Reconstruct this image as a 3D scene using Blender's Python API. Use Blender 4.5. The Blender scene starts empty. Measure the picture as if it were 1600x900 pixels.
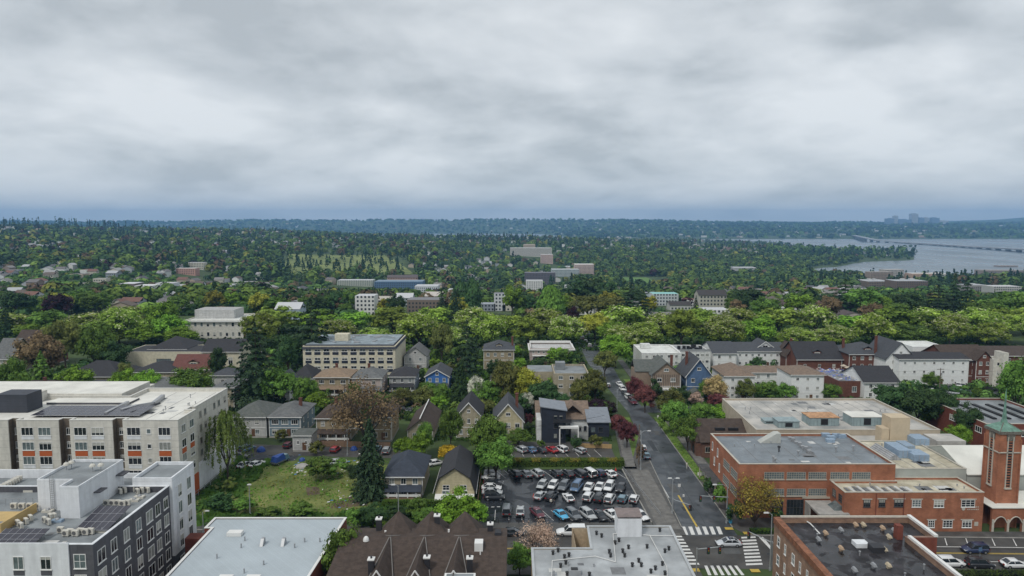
import bpy, bmesh, math, random
import numpy as np
from mathutils import Vector, Matrix
SC = bpy.context.scene
COL = SC.collection
random.seed(7)
NR = np.random.RandomState(11)

# ---------------------------------------------------------------- camera
F, PT, H = 1067.0, math.radians(5.46), 61.0
cd = bpy.data.cameras.new('camera'); cd.sensor_width = 36; cd.lens = 36 * F / 1600; cd.clip_start = 1; cd.clip_end = 60000
cam = bpy.data.objects.new('camera', cd); COL.objects.link(cam)
cam.location = (0, 0, H); cam.rotation_euler = (math.pi / 2 - PT, 0, 0); SC.camera = cam
SC.view_settings.view_transform = 'Standard'; SC.view_settings.look = 'None'
SC.view_settings.exposure = 0.36; SC.view_settings.gamma = 1.0
SC.cycles.max_bounces = 5; SC.cycles.diffuse_bounces = 3; SC.cycles.glossy_bounces = 2
SC.cycles.transmission_bounces = 2; SC.cycles.volume_bounces = 0; SC.cycles.transparent_max_bounces = 4
SC.cycles.volume_step_rate = 10; SC.cycles.volume_max_steps = 8
SC.cycles.caustics_reflective = False; SC.cycles.caustics_refractive = False

# ---------------------------------------------------------------- sky and light
W = bpy.data.worlds.new('World'); SC.world = W; W.use_nodes = True
nt = W.node_tree; nt.nodes.clear()
def nn(t, **k):
    n = nt.nodes.new(t)
    for a, b in k.items(): setattr(n, a, b)
    return n
def math_(op, a, b=None, clamp=False):
    n = nn('ShaderNodeMath', operation=op); n.use_clamp = clamp
    for i, v in enumerate((a, b)):
        if v is None: continue
        if isinstance(v, (int, float)): n.inputs[i].default_value = v
        else: nt.links.new(v, n.inputs[i])
    return n.outputs[0]
SUN_EL, SUN_AZ = math.radians(52), math.radians(215)
sky = nn('ShaderNodeTexSky', sky_type='NISHITA', sun_disc=False); sky.sun_elevation = SUN_EL; sky.sun_rotation = SUN_AZ
tc = nn('ShaderNodeTexCoord'); sp = nn('ShaderNodeSeparateXYZ'); nt.links.new(tc.outputs['Generated'], sp.inputs[0])
zc = math_('MAXIMUM', sp.outputs[2], 0.0); zz = math_('ADD', zc, 0.26)
cb = nn('ShaderNodeCombineXYZ')
nt.links.new(math_('DIVIDE', sp.outputs[0], zz), cb.inputs[0]); nt.links.new(math_('DIVIDE', sp.outputs[1], zz), cb.inputs[1])
def noise(scale, det, rough, dist=0.0, off=0.0):
    n = nn('ShaderNodeTexNoise'); n.inputs['Scale'].default_value = scale; n.inputs['Detail'].default_value = det
    n.inputs['Roughness'].default_value = rough; n.inputs['Distortion'].default_value = dist
    m = nn('ShaderNodeMapping'); m.inputs['Location'].default_value = (off, off * .7, off * .3)
    nt.links.new(cb.outputs[0], m.inputs[0]); nt.links.new(m.outputs[0], n.inputs[0]); return n.outputs[0]
n1 = noise(1.35, 8, 0.52, 0.3, 9.7); n2 = noise(4.2, 7, 0.5, 0.2, 8.0)
mx = math_('ADD', math_('MULTIPLY', n1, 0.74), math_('MULTIPLY', n2, 0.26))
cr = nn('ShaderNodeValToRGB'); nt.links.new(mx, cr.inputs[0]); e = cr.color_ramp.elements
e[0].position = 0.38; e[0].color = (3.9, 4.2, 4.4, 1); e[1].position = 0.60; e[1].color = (6.5, 6.75, 6.9, 1)
m_ = cr.color_ramp.elements.new(0.48); m_.color = (5.2, 5.5, 5.7, 1)
hz = math_('SUBTRACT', 1.0, math_('MULTIPLY', zc, 7.5), True); hz = math_('POWER', hz, 1.6); hz = math_('MULTIPLY', hz, 0.6)
m1 = nn('ShaderNodeMixRGB'); nt.links.new(hz, m1.inputs[0]); nt.links.new(cr.outputs[0], m1.inputs[1]); m1.inputs[2].default_value = (4.3, 4.7, 4.95, 1)
m2 = nn('ShaderNodeMixRGB'); m2.inputs[0].default_value = 0.93; nt.links.new(sky.outputs[0], m2.inputs[1]); nt.links.new(m1.outputs[0], m2.inputs[2])
bg = nn('ShaderNodeBackground'); bg.inputs[1].default_value = 0.1; nt.links.new(m2.outputs[0], bg.inputs[0])
wo = nn('ShaderNodeOutputWorld'); nt.links.new(bg.outputs[0], wo.inputs[0])
sd = bpy.data.lights.new('sun', 'SUN'); sd.energy = 1.4; sd.angle = math.radians(10); sd.color = (1, .96, .9)
sun = bpy.data.objects.new('sun', sd); COL.objects.link(sun)
sun.rotation_euler = (math.pi / 2 - SUN_EL, 0, math.pi - SUN_AZ)
# ---------------------------------------------------------------- picture <-> world
def at(px, py, h=0.0):
    x = (px - 800) / F; y = (450 - py) / F
    dy = math.cos(PT) + y * math.sin(PT); dz = -math.sin(PT) + y * math.cos(PT)
    t = (h - H) / dz
    return x * t, dy * t
def xat(px, Y, Z=0.0):
    return (px - 800) / F * (Y * math.cos(PT) - (Z - H) * math.sin(PT))
def zat(py, Y):
    k = (450 - py) / F
    return H + Y * (k * math.cos(PT) - math.sin(PT)) / (math.cos(PT) + k * math.sin(PT))
TC = [-700, 0, 200, 400, 600, 800, 1000, 1200, 1300, 1400, 1500, 1700, 2300]
TR = [
 (-400, [0] * 13), (440, [0] * 13),
 (600, [-5, -5, -6, -10, -13, -13, -12, -10, -8, -7, -7, -8, -8]),
 (900, [-6, -6, -10, -26, -33, -38, -38, -34, -30, -26, -26, -28, -28]),
 (1200, [2, 2, -4, -20, -31, -47, -49, -50, -48, -47, -47, -48, -48]),
 (1500, [12, 12, 5, -8, -17, -44, -51, -55, -57, -60, -60, -62, -62]),
 (1750, [21, 20, 12, -2, -12, -30, -46, -55, -60, -75, -75, -75, -75]),
 (2000, [30, 28, 18, 2, -5, -22, -38, -46, -54, -68, -75, -75, -75]),
 (2200, [36, 34, 24, 6, 0, -18, -32, -42, -48, -53, -74, -75, -75]),
 (2600, [42, 41, 32, 14, 4, -10, -24, -38, -46, -55, -75, -75, -75]),
 (3200, [42, 38, 32, 18, 0, -14, -26, -48, -75, -75, -75, -75, -75]),
 (4000, [30, 25, 18, 3, -20, -45, -46, -57, -75, -75, -75, -75, -75]),
 (4800, [10, 0, -20, -75, -75, -75, -56, -75, -75, -75, -75, -75, -75]),
 (5100, [0, -10, -40, -75, -75, -75, -50, -52, -52, -52, -52, -52, -52]),
 (6200, [0, -10, -40, -75, -75, -75, -20, -10, -5, 0, 0, 0, 0]),
 (7300, [20, 20, 0, -72, -75, -70, 30, 28, 30, 22, 25, 25, 25]),
 (9000, [72, 76, 70, 84, 92, 98, 88, 62, 62, 45, 45, 55, 60]),
 (12000, [60, 60, 60, 60, 60, 60, 60, 60, 68, 70, 90, 215, 300]),
 (14500, [70, 70, 70, 70, 70, 70, 70, 70, 75, 80, 100, 220, 300])]
TY = np.array([r[0] for r in TR], float); TT = np.array([r[1] for r in TR], float); TCx = np.array(TC, float)
def terr(x, y):
    x = np.asarray(x, float); y = np.asarray(y, float)
    px = 800 + 1067 * x / np.maximum(y, 400)
    c = np.clip(np.searchsorted(TCx, px) - 1, 0, len(TC) - 2); r = np.clip(np.searchsorted(TY, y) - 1, 0, len(TY) - 2)
    u = np.clip((px - TCx[c]) / (TCx[c + 1] - TCx[c]), 0, 1); v = np.clip((y - TY[r]) / (TY[r + 1] - TY[r]), 0, 1)
    u = u * u * (3 - 2 * u)
    z = (TT[r, c] * (1 - u) + TT[r, c + 1] * u) * (1 - v) + (TT[r + 1, c] * (1 - u) + TT[r + 1, c + 1] * u) * v
    k = np.clip((y - 500) / 1500, 0, 1) * np.where(z > -50, 1, .15)
    z = z + k * (3 * np.sin(x / 190 + y / 410) + 2.5 * np.sin(y / 150 - x / 330) + 1.5 * np.sin(x / 61 + 1) * np.sin(y / 83))
    far = np.clip((y - 6000) / 2500, 0, 1)
    return z + far * (4 * np.sin(x / 700) + 3 * np.sin(x / 260 + 2) + 1.5 * np.sin(x / 97))
LAKE = -58.0
def hit(px, py):
    "where the sight line through a pixel first meets the terrain"
    y = 300.0
    while y < 14000:
        x = xat(px, y, zat(py, y))
        if float(terr(x, y)) >= zat(py, y): return x, y
        y += 6 + y * .004
    return x, y

# ---------------------------------------------------------------- materials
MATS = {}
def mat(name, col, rough=.85, var=.12, sc=.6, bump=0.0, spec=.35, metal=0.0, mode=None, col2=None, p=None, wet=0.0, coord='Object'):
    if name in MATS: return MATS[name]
    m = bpy.data.materials.new(name); m.use_nodes = True; t = m.node_tree; N = t.nodes; L = t.links
    b = N['Principled BSDF']; b.inputs['Roughness'].default_value = rough; b.inputs['Metallic'].default_value = metal
    b.inputs['Specular IOR Level'].default_value = spec
    c = N.new('ShaderNodeTexCoord'); src = c.outputs['Object']
    if coord == 'World':
        g = N.new('ShaderNodeNewGeometry'); src = g.outputs['Position']
    n = N.new('ShaderNodeTexNoise'); n.inputs['Scale'].default_value = sc; n.inputs['Detail'].default_value = 7; n.inputs['Roughness'].default_value = .6
    L.new(src, n.inputs[0])
    r = N.new('ShaderNodeValToRGB'); L.new(n.outputs[0], r.inputs[0])
    a = r.color_ramp.elements; a[0].position = .33; a[1].position = .67
    a[0].color = [x * (1 - var) for x in col] + [1]; a[1].color = [min(1, x * (1 + var)) for x in (col2 or col)] + [1]
    out = r.outputs[0]
    if mode in ('brick', 'siding', 'panel', 'shingle', 'seam'):
        s = N.new('ShaderNodeSeparateXYZ'); L.new(src, s.inputs[0])
        ad = N.new('ShaderNodeMath'); ad.operation = 'ADD'; L.new(s.outputs[0], ad.inputs[0]); L.new(s.outputs[1], ad.inputs[1])
        k = N.new('ShaderNodeCombineXYZ'); L.new(ad.outputs[0], k.inputs[0]); L.new(s.outputs[2], k.inputs[1])
        if mode == 'shingle': L.new(s.outputs[0], k.inputs[0]); a2 = N.new('ShaderNodeMath'); L.new(s.outputs[1], a2.inputs[0]); L.new(s.outputs[2], a2.inputs[1]); L.new(a2.outputs[0], k.inputs[1])
        w = N.new('ShaderNodeTexBrick'); L.new(k.outputs[0], w.inputs[0]); w.inputs['Scale'].default_value = 1
        bw, bh, mo, dk = p or {'brick': (.45, .16, .012, .72), 'siding': (4, .2, .015, .75), 'panel': (3.0, 1.5, .03, .8), 'shingle': (.9, .35, .03, .75), 'seam': (.5, 60, .04, .8)}[mode]
        w.inputs['Brick Width'].default_value = bw; w.inputs['Row Height'].default_value = bh; w.inputs['Mortar Size'].default_value = mo
        w.inputs['Color1'].default_value = (1, 1, 1, 1); w.inputs['Color2'].default_value = (.82, .82, .82, 1); w.inputs['Mortar'].default_value = (dk, dk, dk, 1)
        if mode in ('seam', 'panel'): w.offset = 0; w.inputs['Color2'].default_value = (.95, .95, .95, 1)
        q = N.new('ShaderNodeMixRGB'); q.blend_type = 'MULTIPLY'; q.inputs[0].default_value = 1; L.new(out, q.inputs[1]); L.new(w.outputs[0], q.inputs[2]); out = q.outputs[0]
    if mode == 'leaf':
        at_ = N.new('ShaderNodeAttribute'); at_.attribute_name = 'tint'
        oi = N.new('ShaderNodeObjectInfo'); hs = N.new('ShaderNodeHueSaturation')
        mr = N.new('ShaderNodeMapRange'); L.new(oi.outputs['Random'], mr.inputs[0]); mr.inputs[3].default_value = .68; mr.inputs[4].default_value = 1.28; L.new(mr.outputs[0], hs.inputs['Value'])
        mh = N.new('ShaderNodeMapRange'); L.new(oi.outputs['Random'], mh.inputs[0]); mh.inputs[3].default_value = .485; mh.inputs[4].default_value = .512; L.new(mh.outputs[0], hs.inputs['Hue'])
        q = N.new('ShaderNodeMixRGB'); q.blend_type = 'MULTIPLY'; q.inputs[0].default_value = 1; L.new(out, q.inputs[1]); L.new(at_.outputs['Color'], q.inputs[2])
        L.new(q.outputs[0], hs.inputs['Color']); out = hs.outputs[0]
        tr = N.new('ShaderNodeBsdfTranslucent'); L.new(out, tr.inputs[0]); ms = N.new('ShaderNodeMixShader'); ms.inputs[0].default_value = .12
        L.new(b.outputs[0], ms.inputs[1]); L.new(tr.outputs[0], ms.inputs[2]); L.new(ms.outputs[0], N['Material Output'].inputs[0])
    if mode in ('brick', 'siding', 'panel') :
        mp_ = N.new('ShaderNodeMapping'); mp_.inputs['Scale'].default_value = (.9, .9, .12); L.new(src, mp_.inputs[0]); n6 = N.new('ShaderNodeTexNoise'); n6.inputs['Scale'].default_value = 1.1; n6.inputs['Detail'].default_value = 6; L.new(mp_.outputs[0], n6.inputs[0])
        r6 = N.new('ShaderNodeMapRange'); L.new(n6.outputs[0], r6.inputs[0]); r6.inputs[1].default_value = .35; r6.inputs[2].default_value = .65; r6.inputs[3].default_value = .88; r6.inputs[4].default_value = 1.04
        q = N.new('ShaderNodeMixRGB'); q.blend_type = 'MULTIPLY'; q.inputs[0].default_value = 1; L.new(out, q.inputs[1]); L.new(r6.outputs[0], q.inputs[2]); out = q.outputs[0]
    if wet:
        n3 = N.new('ShaderNodeTexNoise'); n3.inputs['Scale'].default_value = max(.16, sc * .7); n3.inputs['Detail'].default_value = 6; n3.inputs['Distortion'].default_value = .6; L.new(src, n3.inputs[0])
        mp = N.new('ShaderNodeMapRange'); L.new(n3.outputs[0], mp.inputs[0]); mp.inputs[1].default_value = .46; mp.inputs[2].default_value = .53
        mp.inputs[3].default_value = rough; mp.inputs[4].default_value = max(.08, rough - wet); L.new(mp.outputs[0], b.inputs['Roughness'])
        m3 = N.new('ShaderNodeMapRange'); L.new(n3.outputs[0], m3.inputs[0]); m3.inputs[1].default_value = .42; m3.inputs[2].default_value = .6; m3.inputs[3].default_value = 1; m3.inputs[4].default_value = .72
        q = N.new('ShaderNodeMixRGB'); q.blend_type = 'MULTIPLY'; q.inputs[0].default_value = 1; L.new(out, q.inputs[1]); L.new(m3.outputs[0], q.inputs[2]); out = q.outputs[0]
    L.new(out, b.inputs['Base Color'])
    if bump:
        n4 = N.new('ShaderNodeTexNoise'); n4.inputs['Scale'].default_value = sc * 5; n4.inputs['Detail'].default_value = 4; L.new(src, n4.inputs[0])
        bp = N.new('ShaderNodeBump'); bp.inputs['Strength'].default_value = bump; bp.inputs['Distance'].default_value = .1; L.new(n4.outputs[0], bp.inputs['Height']); L.new(bp.outputs[0], b.inputs['Normal'])
    MATS[name] = m; return m

# ---------------------------------------------------------------- mesh building
class MB:
    def __init__(s): s.v = []; s.f = []; s.m = []
    def poly(s, pts, mi=0):
        n = len(s.v); s.v += [tuple(p) for p in pts]; s.f.append(tuple(range(n, n + len(pts)))); s.m.append(mi); return s
    def box(s, x0, x1, y0, y1, z0, z1, mi=0, top=None, nobot=False):
        n = len(s.v)
        s.v += [(x0, y0, z0), (x1, y0, z0), (x1, y1, z0), (x0, y1, z0), (x0, y0, z1), (x1, y0, z1), (x1, y1, z1), (x0, y1, z1)]
        fs = [(0, 1, 5, 4), (1, 2, 6, 5), (2, 3, 7, 6), (3, 0, 4, 7), (4, 5, 6, 7)] + ([] if nobot else [(3, 2, 1, 0)])
        for i, q in enumerate(fs): s.f.append(tuple(n + a for a in q)); s.m.append(top if (i == 4 and top is not None) else mi)
        return s
    def prism(s, pts, z0, z1, mi=0, top=None):
        "polygon in plan (counter-clockwise) pulled up"
        n = len(s.v); k = len(pts)
        s.v += [(x, y, z0) for x, y in pts] + [(x, y, z1) for x, y in pts]
        for i in range(k):
            j = (i + 1) % k; s.f.append((n + i, n + j, n + k + j, n + k + i)); s.m.append(mi)
        s.f.append(tuple(range(n + k, n + 2 * k))); s.m.append(mi if top is None else top)
        s.f.append(tuple(range(n + k - 1, n - 1, -1))); s.m.append(mi); return s
    def solid(s, bot, top, mi=0, mt=None):
        "bottom ring and top ring of equal length (any shape), closed"
        n = len(s.v); k = len(bot); s.v += [tuple(p) for p in bot] + [tuple(p) for p in top]
        for i in range(k):
            j = (i + 1) % k; s.f.append((n + i, n + j, n + k + j, n + k + i)); s.m.append(mi)
        s.f.append(tuple(range(n + k, n + 2 * k))); s.m.append(mi if mt is None else mt)
        s.f.append(tuple(range(n + k - 1, n - 1, -1))); s.m.append(mi); return s
    def tube(s, p0, p1, r0, r1=None, n=8, mi=0, cap=True):
        r1 = r0 if r1 is None else r1; a = Vector(p0); b = Vector(p1); d = (b - a)
        if d.length < 1e-6: return s
        d.normalize(); u = d.orthogonal().normalized(); w = d.cross(u); k = len(s.v)
        for c, r in ((a, r0), (b, r1)):
            for i in range(n):
                t = 2 * math.pi * i / n; s.v.append(tuple(c + u * (r * math.cos(t)) + w * (r * math.sin(t))))
        for i in range(n):
            j = (i + 1) % n; s.f.append((k + i, k + j, k + n + j, k + n + i)); s.m.append(mi)
        if cap: s.f.append(tuple(k + i for i in reversed(range(n)))); s.m.append(mi); s.f.append(tuple(k + n + i for i in range(n))); s.m.append(mi)
        return s
    def path(s, pts, r, n=6, mi=0):
        for a, b in zip(pts, pts[1:]): s.tube(a, b, r, r, n, mi)
        return s
    def dome(s, c, r, h, n=10, k=4, mi=0):
        b = len(s.v)
        for j in range(k):
            t = j / k * math.pi / 2
            for i in range(n): a = 2 * math.pi * i / n; s.v.append((c[0] + r * math.cos(t) * math.cos(a), c[1] + r * math.cos(t) * math.sin(a), c[2] + h * math.sin(t)))
        s.v.append((c[0], c[1], c[2] + h))
        for j in range(k - 1):
            for i in range(n): q = (i + 1) % n; s.f.append((b + j * n + i, b + j * n + q, b + (j + 1) * n + q, b + (j + 1) * n + i)); s.m.append(mi)
        for i in range(n): s.f.append((b + (k - 1) * n + i, b + (k - 1) * n + (i + 1) % n, b + k * n)); s.m.append(mi)
        return s
    def mesh(s, name, mats, smooth=False):
        me = bpy.data.meshes.new(name); me.from_pydata(s.v, [], s.f)
        for m in (mats if isinstance(mats, (list, tuple)) else [mats]): me.materials.append(m)
        if any(s.m): me.polygons.foreach_set('material_index', s.m)
        if smooth: me.polygons.foreach_set('use_smooth', [True] * len(s.f))
        me.update(); return me
def link(name, me, parent=None, loc=None, rz=None):
    o = bpy.data.objects.new(name, me); COL.objects.link(o)
    if parent is not None: o.parent = parent
    if loc is not None: o.location = loc
    if rz: o.rotation_euler = (0, 0, rz)
    return o
def part(name, mb, mats, parent, smooth=False, loc=None, rz=None, label=None):
    o = link(name, mb.mesh(name, mats, smooth), parent, loc, rz)
    if label: o['label'] = label
    return o
def tag(o, label, cat, group=None, kind=None):
    o['label'] = label
    if cat: o['category'] = cat
    if group: o['group'] = group
    if kind: o['kind'] = kind
    return o
def thing(name, label, cat, loc=(0, 0, 0), rz=0, group=None):
    return tag(link(name, None, None, loc, rz), label, cat, group)
def struct(name, mb, mats):
    o = link(name, mb.mesh(name, mats)); o['kind'] = 'structure'; return o
def copy_tree(src, loc=None, rz=None, label=None, scale=None, mats=None, parent=None):
    c = src.copy(); COL.objects.link(c); c.parent = parent
    if loc is not None: c.location = loc
    if rz is not None: c.rotation_euler = (0, 0, rz)
    if label: c['label'] = label
    if scale is not None: c.scale = scale
    for ch in KIDS.get(src.name, []):
        copy_tree(ch, parent=c, mats=mats)
    KIDS[c.name] = [o for o in []]
    return c
KIDS = {}
def proto(root):
    "remember the children of a thing so that it can be copied fast"
    ch = [o for o in COL.objects if o.parent == root]; KIDS[root.name] = ch
    for c in ch: KIDS[c.name] = [o for o in COL.objects if o.parent == c]
    return root
HAZE = 8.5e-5
# ================================================================ ground, water, haze
M_GROUND = mat('ground_soil', (.035, .06, .02), .95, .35, .05, coord='World', col2=(.055, .085, .025))
def grid_ground():
    ys = [-400, -150, 60, 113] + list(np.arange(150, 640, 40)) + list(np.geomspace(640, 4000, 60)) + list(np.geomspace(4150, 14500, 44))
    us = np.concatenate([np.linspace(-1.5, -.85, 6)[:-1], np.linspace(-.85, .9, 120), np.linspace(.9, 1.6, 6)[1:]])
    V = []
    for y in ys:
        w = max(y, 420); x = us * w; z = terr(x, np.full_like(x, y)); V += list(zip(x, np.full_like(x, y), z))
    n = len(us); Fs = [(j * n + i, j * n + i + 1, (j + 1) * n + i + 1, (j + 1) * n + i) for j in range(len(ys) - 1) for i in range(n - 1)]
    me = bpy.data.meshes.new('ground'); me.from_pydata(V, [], Fs); me.materials.append(M_GROUND)
    me.polygons.foreach_set('use_smooth', [True] * len(Fs)); o = link('ground', me); o['kind'] = 'structure'
grid_ground()
M_WATER = mat('lake_water', (.09, .12, .135), .28, .1, .02, bump=0, spec=.5, coord='World')
def water_bump():
    t = M_WATER.node_tree; N = t.nodes; L = t.links; g = N.new('ShaderNodeNewGeometry'); mp = N.new('ShaderNodeMapping'); mp.inputs['Scale'].default_value = (.006, .0016, 1)
    n = N.new('ShaderNodeTexNoise'); n.inputs['Scale'].default_value = 1; n.inputs['Detail'].default_value = 5; L.new(g.outputs['Position'], mp.inputs[0]); L.new(mp.outputs[0], n.inputs[0])
    r = N.new('ShaderNodeMapRange'); L.new(n.outputs[0], r.inputs[0]); r.inputs[1].default_value = .35; r.inputs[2].default_value = .65; r.inputs[3].default_value = .2; r.inputs[4].default_value = .38
    L.new(r.outputs[0], N['Principled BSDF'].inputs['Roughness'])
water_bump()
struct('lake', MB().poly([(-9000, 1480, LAKE), (16000, 1480, LAKE), (16000, 9500, LAKE), (-9000, 9500, LAKE)]), M_WATER)
# ================================================================ trees
def quads_mesh(name, C, Nn, S, T, mats, asp=.75, mi=None):
    "a cloud of small leaf faces: centres, normals, sizes, tints"
    C = np.asarray(C, float); Nn = np.asarray(Nn, float); S = np.asarray(S, float)[:, None]; n = len(C)
    Nn = Nn / (np.linalg.norm(Nn, axis=1, keepdims=True) + 1e-9)
    R = NR.normal(size=(n, 3)); t = np.cross(Nn, R); t /= (np.linalg.norm(t, axis=1, keepdims=True) + 1e-9); b = np.cross(Nn, t)
    V = np.stack([C - t * S - b * S * asp, C + t * S - b * S * asp * .6, C + t * S * .7 + b * S * asp, C - t * S * .8 + b * S * asp * .8], 1).reshape(-1, 3)
    me = bpy.data.meshes.new(name); me.vertices.add(4 * n); me.vertices.foreach_set('co', V.ravel())
    me.loops.add(4 * n); me.loops.foreach_set('vertex_index', np.arange(4 * n)); me.polygons.add(n)
    me.polygons.foreach_set('loop_start', np.arange(0, 4 * n, 4)); me.polygons.foreach_set('loop_total', np.full(n, 4))
    for m in (mats if isinstance(mats, (list, tuple)) else [mats]): me.materials.append(m)
    if mi is not None: me.polygons.foreach_set('material_index', np.asarray(mi, np.int32))
    me.update(calc_edges=True)
    a = me.color_attributes.new('tint', 'FLOAT_COLOR', 'POINT'); T = np.asarray(T, float)
    if T.ndim == 1: T = np.stack([T, T, T], 1)
    a.data.foreach_set('color', np.repeat(np.concatenate([T, np.ones((n, 1))], 1), 4, axis=0).ravel().astype(np.float32))
    return me
def sph(n):
    v = NR.normal(size=(n, 3)); return v / np.linalg.norm(v, axis=1, keepdims=True)
LV = {}
def leafmat(name, col, col2=None, var=.22):
    LV[name] = mat('foliage_' + name, col, .75, var, 3.0, spec=.15, mode='leaf', col2=col2); return LV[name]
leafmat('green', (0.095, 0.185, 0.030), (0.123, 0.212, 0.038)); leafmat('bright', (.14, .27, .026), (.18, .31, .034)); leafmat('yellow', (0.268, 0.293, 0.034), (0.317, 0.305, 0.043))
leafmat('chestnut', (.18, .27, .038), (.24, .33, .05)); leafmat('dark', (0.042, 0.092, 0.03), (0.055, 0.105, 0.035)); leafmat('conifer', (0.026, 0.056, 0.026), (0.041, 0.069, 0.032))
leafmat('red', (.13, .04, .045), (.17, .06, .06)); leafmat('purple', (.035, .014, .022)); leafmat('rust', (.17, .12, .065), (.21, .15, .08))
leafmat('pink', (.40, .27, .22), (.46, .33, .26)); leafmat('white', (.5, .52, .42), (.6, .6, .5)); leafmat('cream', (.38, .38, .2), (.46, .44, .25)); leafmat('olive', (0.110, 0.134, 0.037), (0.159, 0.171, 0.043))
leafmat('gold', (.5, .36, .02)); leafmat('tan', (.33, .25, .12), (.38, .29, .13)); leafmat('willow', (0.110, 0.159, 0.037), (0.146, 0.183, 0.043)); leafmat('blossom', (.42, .45, .25), (.5, .5, .3)); leafmat('school', (.22, .19, .035), (.28, .22, .04))
BARK = mat('bark', (.07, .055, .045), .95, .3, 4)
def crown_round(nl, leaf, K=46, flat=.42, seed=0, pts=False, low=.12, holes=.0):
    "unit tree: radius .5, height 1; clumps on an uneven dome"
    cs = sph(K * 2); cs = cs[cs[:, 2] > -.55][:K]; K = len(cs)
    rr = NR.uniform(.78, 1.05, K)[:, None] * (1 + .12 * np.sin(3 * np.arctan2(cs[:, 1], cs[:, 0]) + seed))[:, None]
    rr[: K // 4] *= .55
    cc = cs * rr * [.37, .37, flat * .82] + [0, 0, low + flat]
    cr_ = NR.uniform(.085, .155, K); per = max(4, int(nl / K)); P_, N_, T_, S_ = [], [], [], []; core = not holes
    for c, r in zip(cc, cr_):
        d = sph(per); d[:, 2] = np.abs(d[:, 2]) * np.where(NR.rand(per) < .7, 1, -1); p = c + d * r * NR.uniform(.6, 1.3, per)[:, None] * [1, 1, .8]
        tt = NR.uniform(.72, 1.25)
        P_.append(p); N_.append(d + sph(per) * .5 + [0, 0, .35]); T_.append(np.full(per, tt) * NR.uniform(.75, 1.2, per)); S_.append(np.full(per, leaf) * NR.uniform(.7, 1.3, per))
        if core: d = sph(15); P_.append(c + d * r * .6 * [1, 1, .8]); N_.append(d + [0, 0, .2]); T_.append(np.full(15, tt)); S_.append(np.full(15, r * .34))
    P_ = np.concatenate(P_); N_ = np.concatenate(N_); T_ = np.concatenate(T_); S_ = np.concatenate(S_)
    if holes: k = NR.rand(len(P_)) > holes; P_, N_, T_, S_ = P_[k], N_[k], T_[k], S_[k]
    return P_, N_, S_, T_
def crown_conifer(nl, leaf, tiers=17, pw=.85, droop=.06):
    P_, N_, T_ = [], [], []; tot = 0
    for i in range(tiers):
        f = i / tiers; z = .06 + .92 * f; r = .5 * (1 - f) ** pw * NR.uniform(.82, 1.12); na = max(4, int(12 * (1 - f) + 3)); a0 = NR.uniform(0, 6.28)
        for j in range(na):
            a = a0 + j * 6.283 / na + NR.uniform(-.2, .2); L_ = r * NR.uniform(.75, 1.12); n = max(3, int(nl / tiers / na * (1.8 * (1 - f) + .25)))
            s_ = NR.uniform(.12, 1, n) ** .7; w = (1 - s_) * .35 * L_ + .012
            x = np.cos(a) * s_ * L_ - np.sin(a) * NR.uniform(-1, 1, n) * w; y = np.sin(a) * s_ * L_ + np.cos(a) * NR.uniform(-1, 1, n) * w
            zz_ = z - droop * s_ * L_ * 3 + NR.uniform(-.012, .012, n); P_.append(np.stack([x, y, zz_], 1))
            N_.append(np.stack([np.cos(a) * .5 + NR.normal(0, .3, n), np.sin(a) * .5 + NR.normal(0, .3, n), np.full(n, .9)], 1)); T_.append(NR.uniform(.65, 1.3) * NR.uniform(.8, 1.2, n))
    n = 14; P_.append(np.stack([NR.normal(0, .008, n), NR.normal(0, .008, n), NR.uniform(.93, 1.0, n)], 1)); N_.append(sph(n)); T_.append(np.ones(n))
    P_ = np.concatenate(P_); return P_, np.concatenate(N_), np.full(len(P_), leaf) * NR.uniform(.7, 1.3, len(P_)), np.concatenate(T_)
def crown_column(nl, leaf):
    z = NR.beta(1.6, 1.4, nl); r = .5 * np.sin(np.pi * np.clip(z * .9 + .08, 0, 1)) ** .6 * NR.uniform(.7, 1.05, nl); a = NR.uniform(0, 6.283, nl)
    r *= 1 + .14 * np.sin(a * 3 + z * 9) * np.sin(z * 17)
    P_ = np.stack([r * np.cos(a), r * np.sin(a), .05 + z * .95], 1); return P_, np.stack([np.cos(a), np.sin(a), np.full(nl, .5)], 1) + sph(nl) * .5, np.full(nl, leaf) * NR.uniform(.6, 1.3, nl), NR.uniform(.7, 1.25, nl)
def crown_weep(nl, leaf):
    P_, N_, T_ = [], [], []; K = 110
    for k in range(K):
        a = NR.uniform(0, 6.283); r = NR.uniform(.05, .45); z0 = .98 - r * .9 * NR.uniform(.4, 1.1); L_ = NR.uniform(.18, .5) * (0.6 + r); n = nl // K; s_ = NR.uniform(0, 1, n)
        P_.append(np.stack([(r + .05 * s_) * np.cos(a) + NR.normal(0, .012, n), (r + .05 * s_) * np.sin(a) + NR.normal(0, .012, n), z0 - s_ * L_], 1))
        N_.append(np.stack([np.full(n, np.cos(a)), np.full(n, np.sin(a)), np.full(n, .3)], 1) + sph(n) * .5); T_.append(NR.uniform(.65, 1.25) * NR.uniform(.8, 1.2, n))
    P_ = np.concatenate(P_); return P_, np.concatenate(N_), np.full(len(P_), leaf) * NR.uniform(.6, 1.3, len(P_)), np.concatenate(T_)
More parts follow.
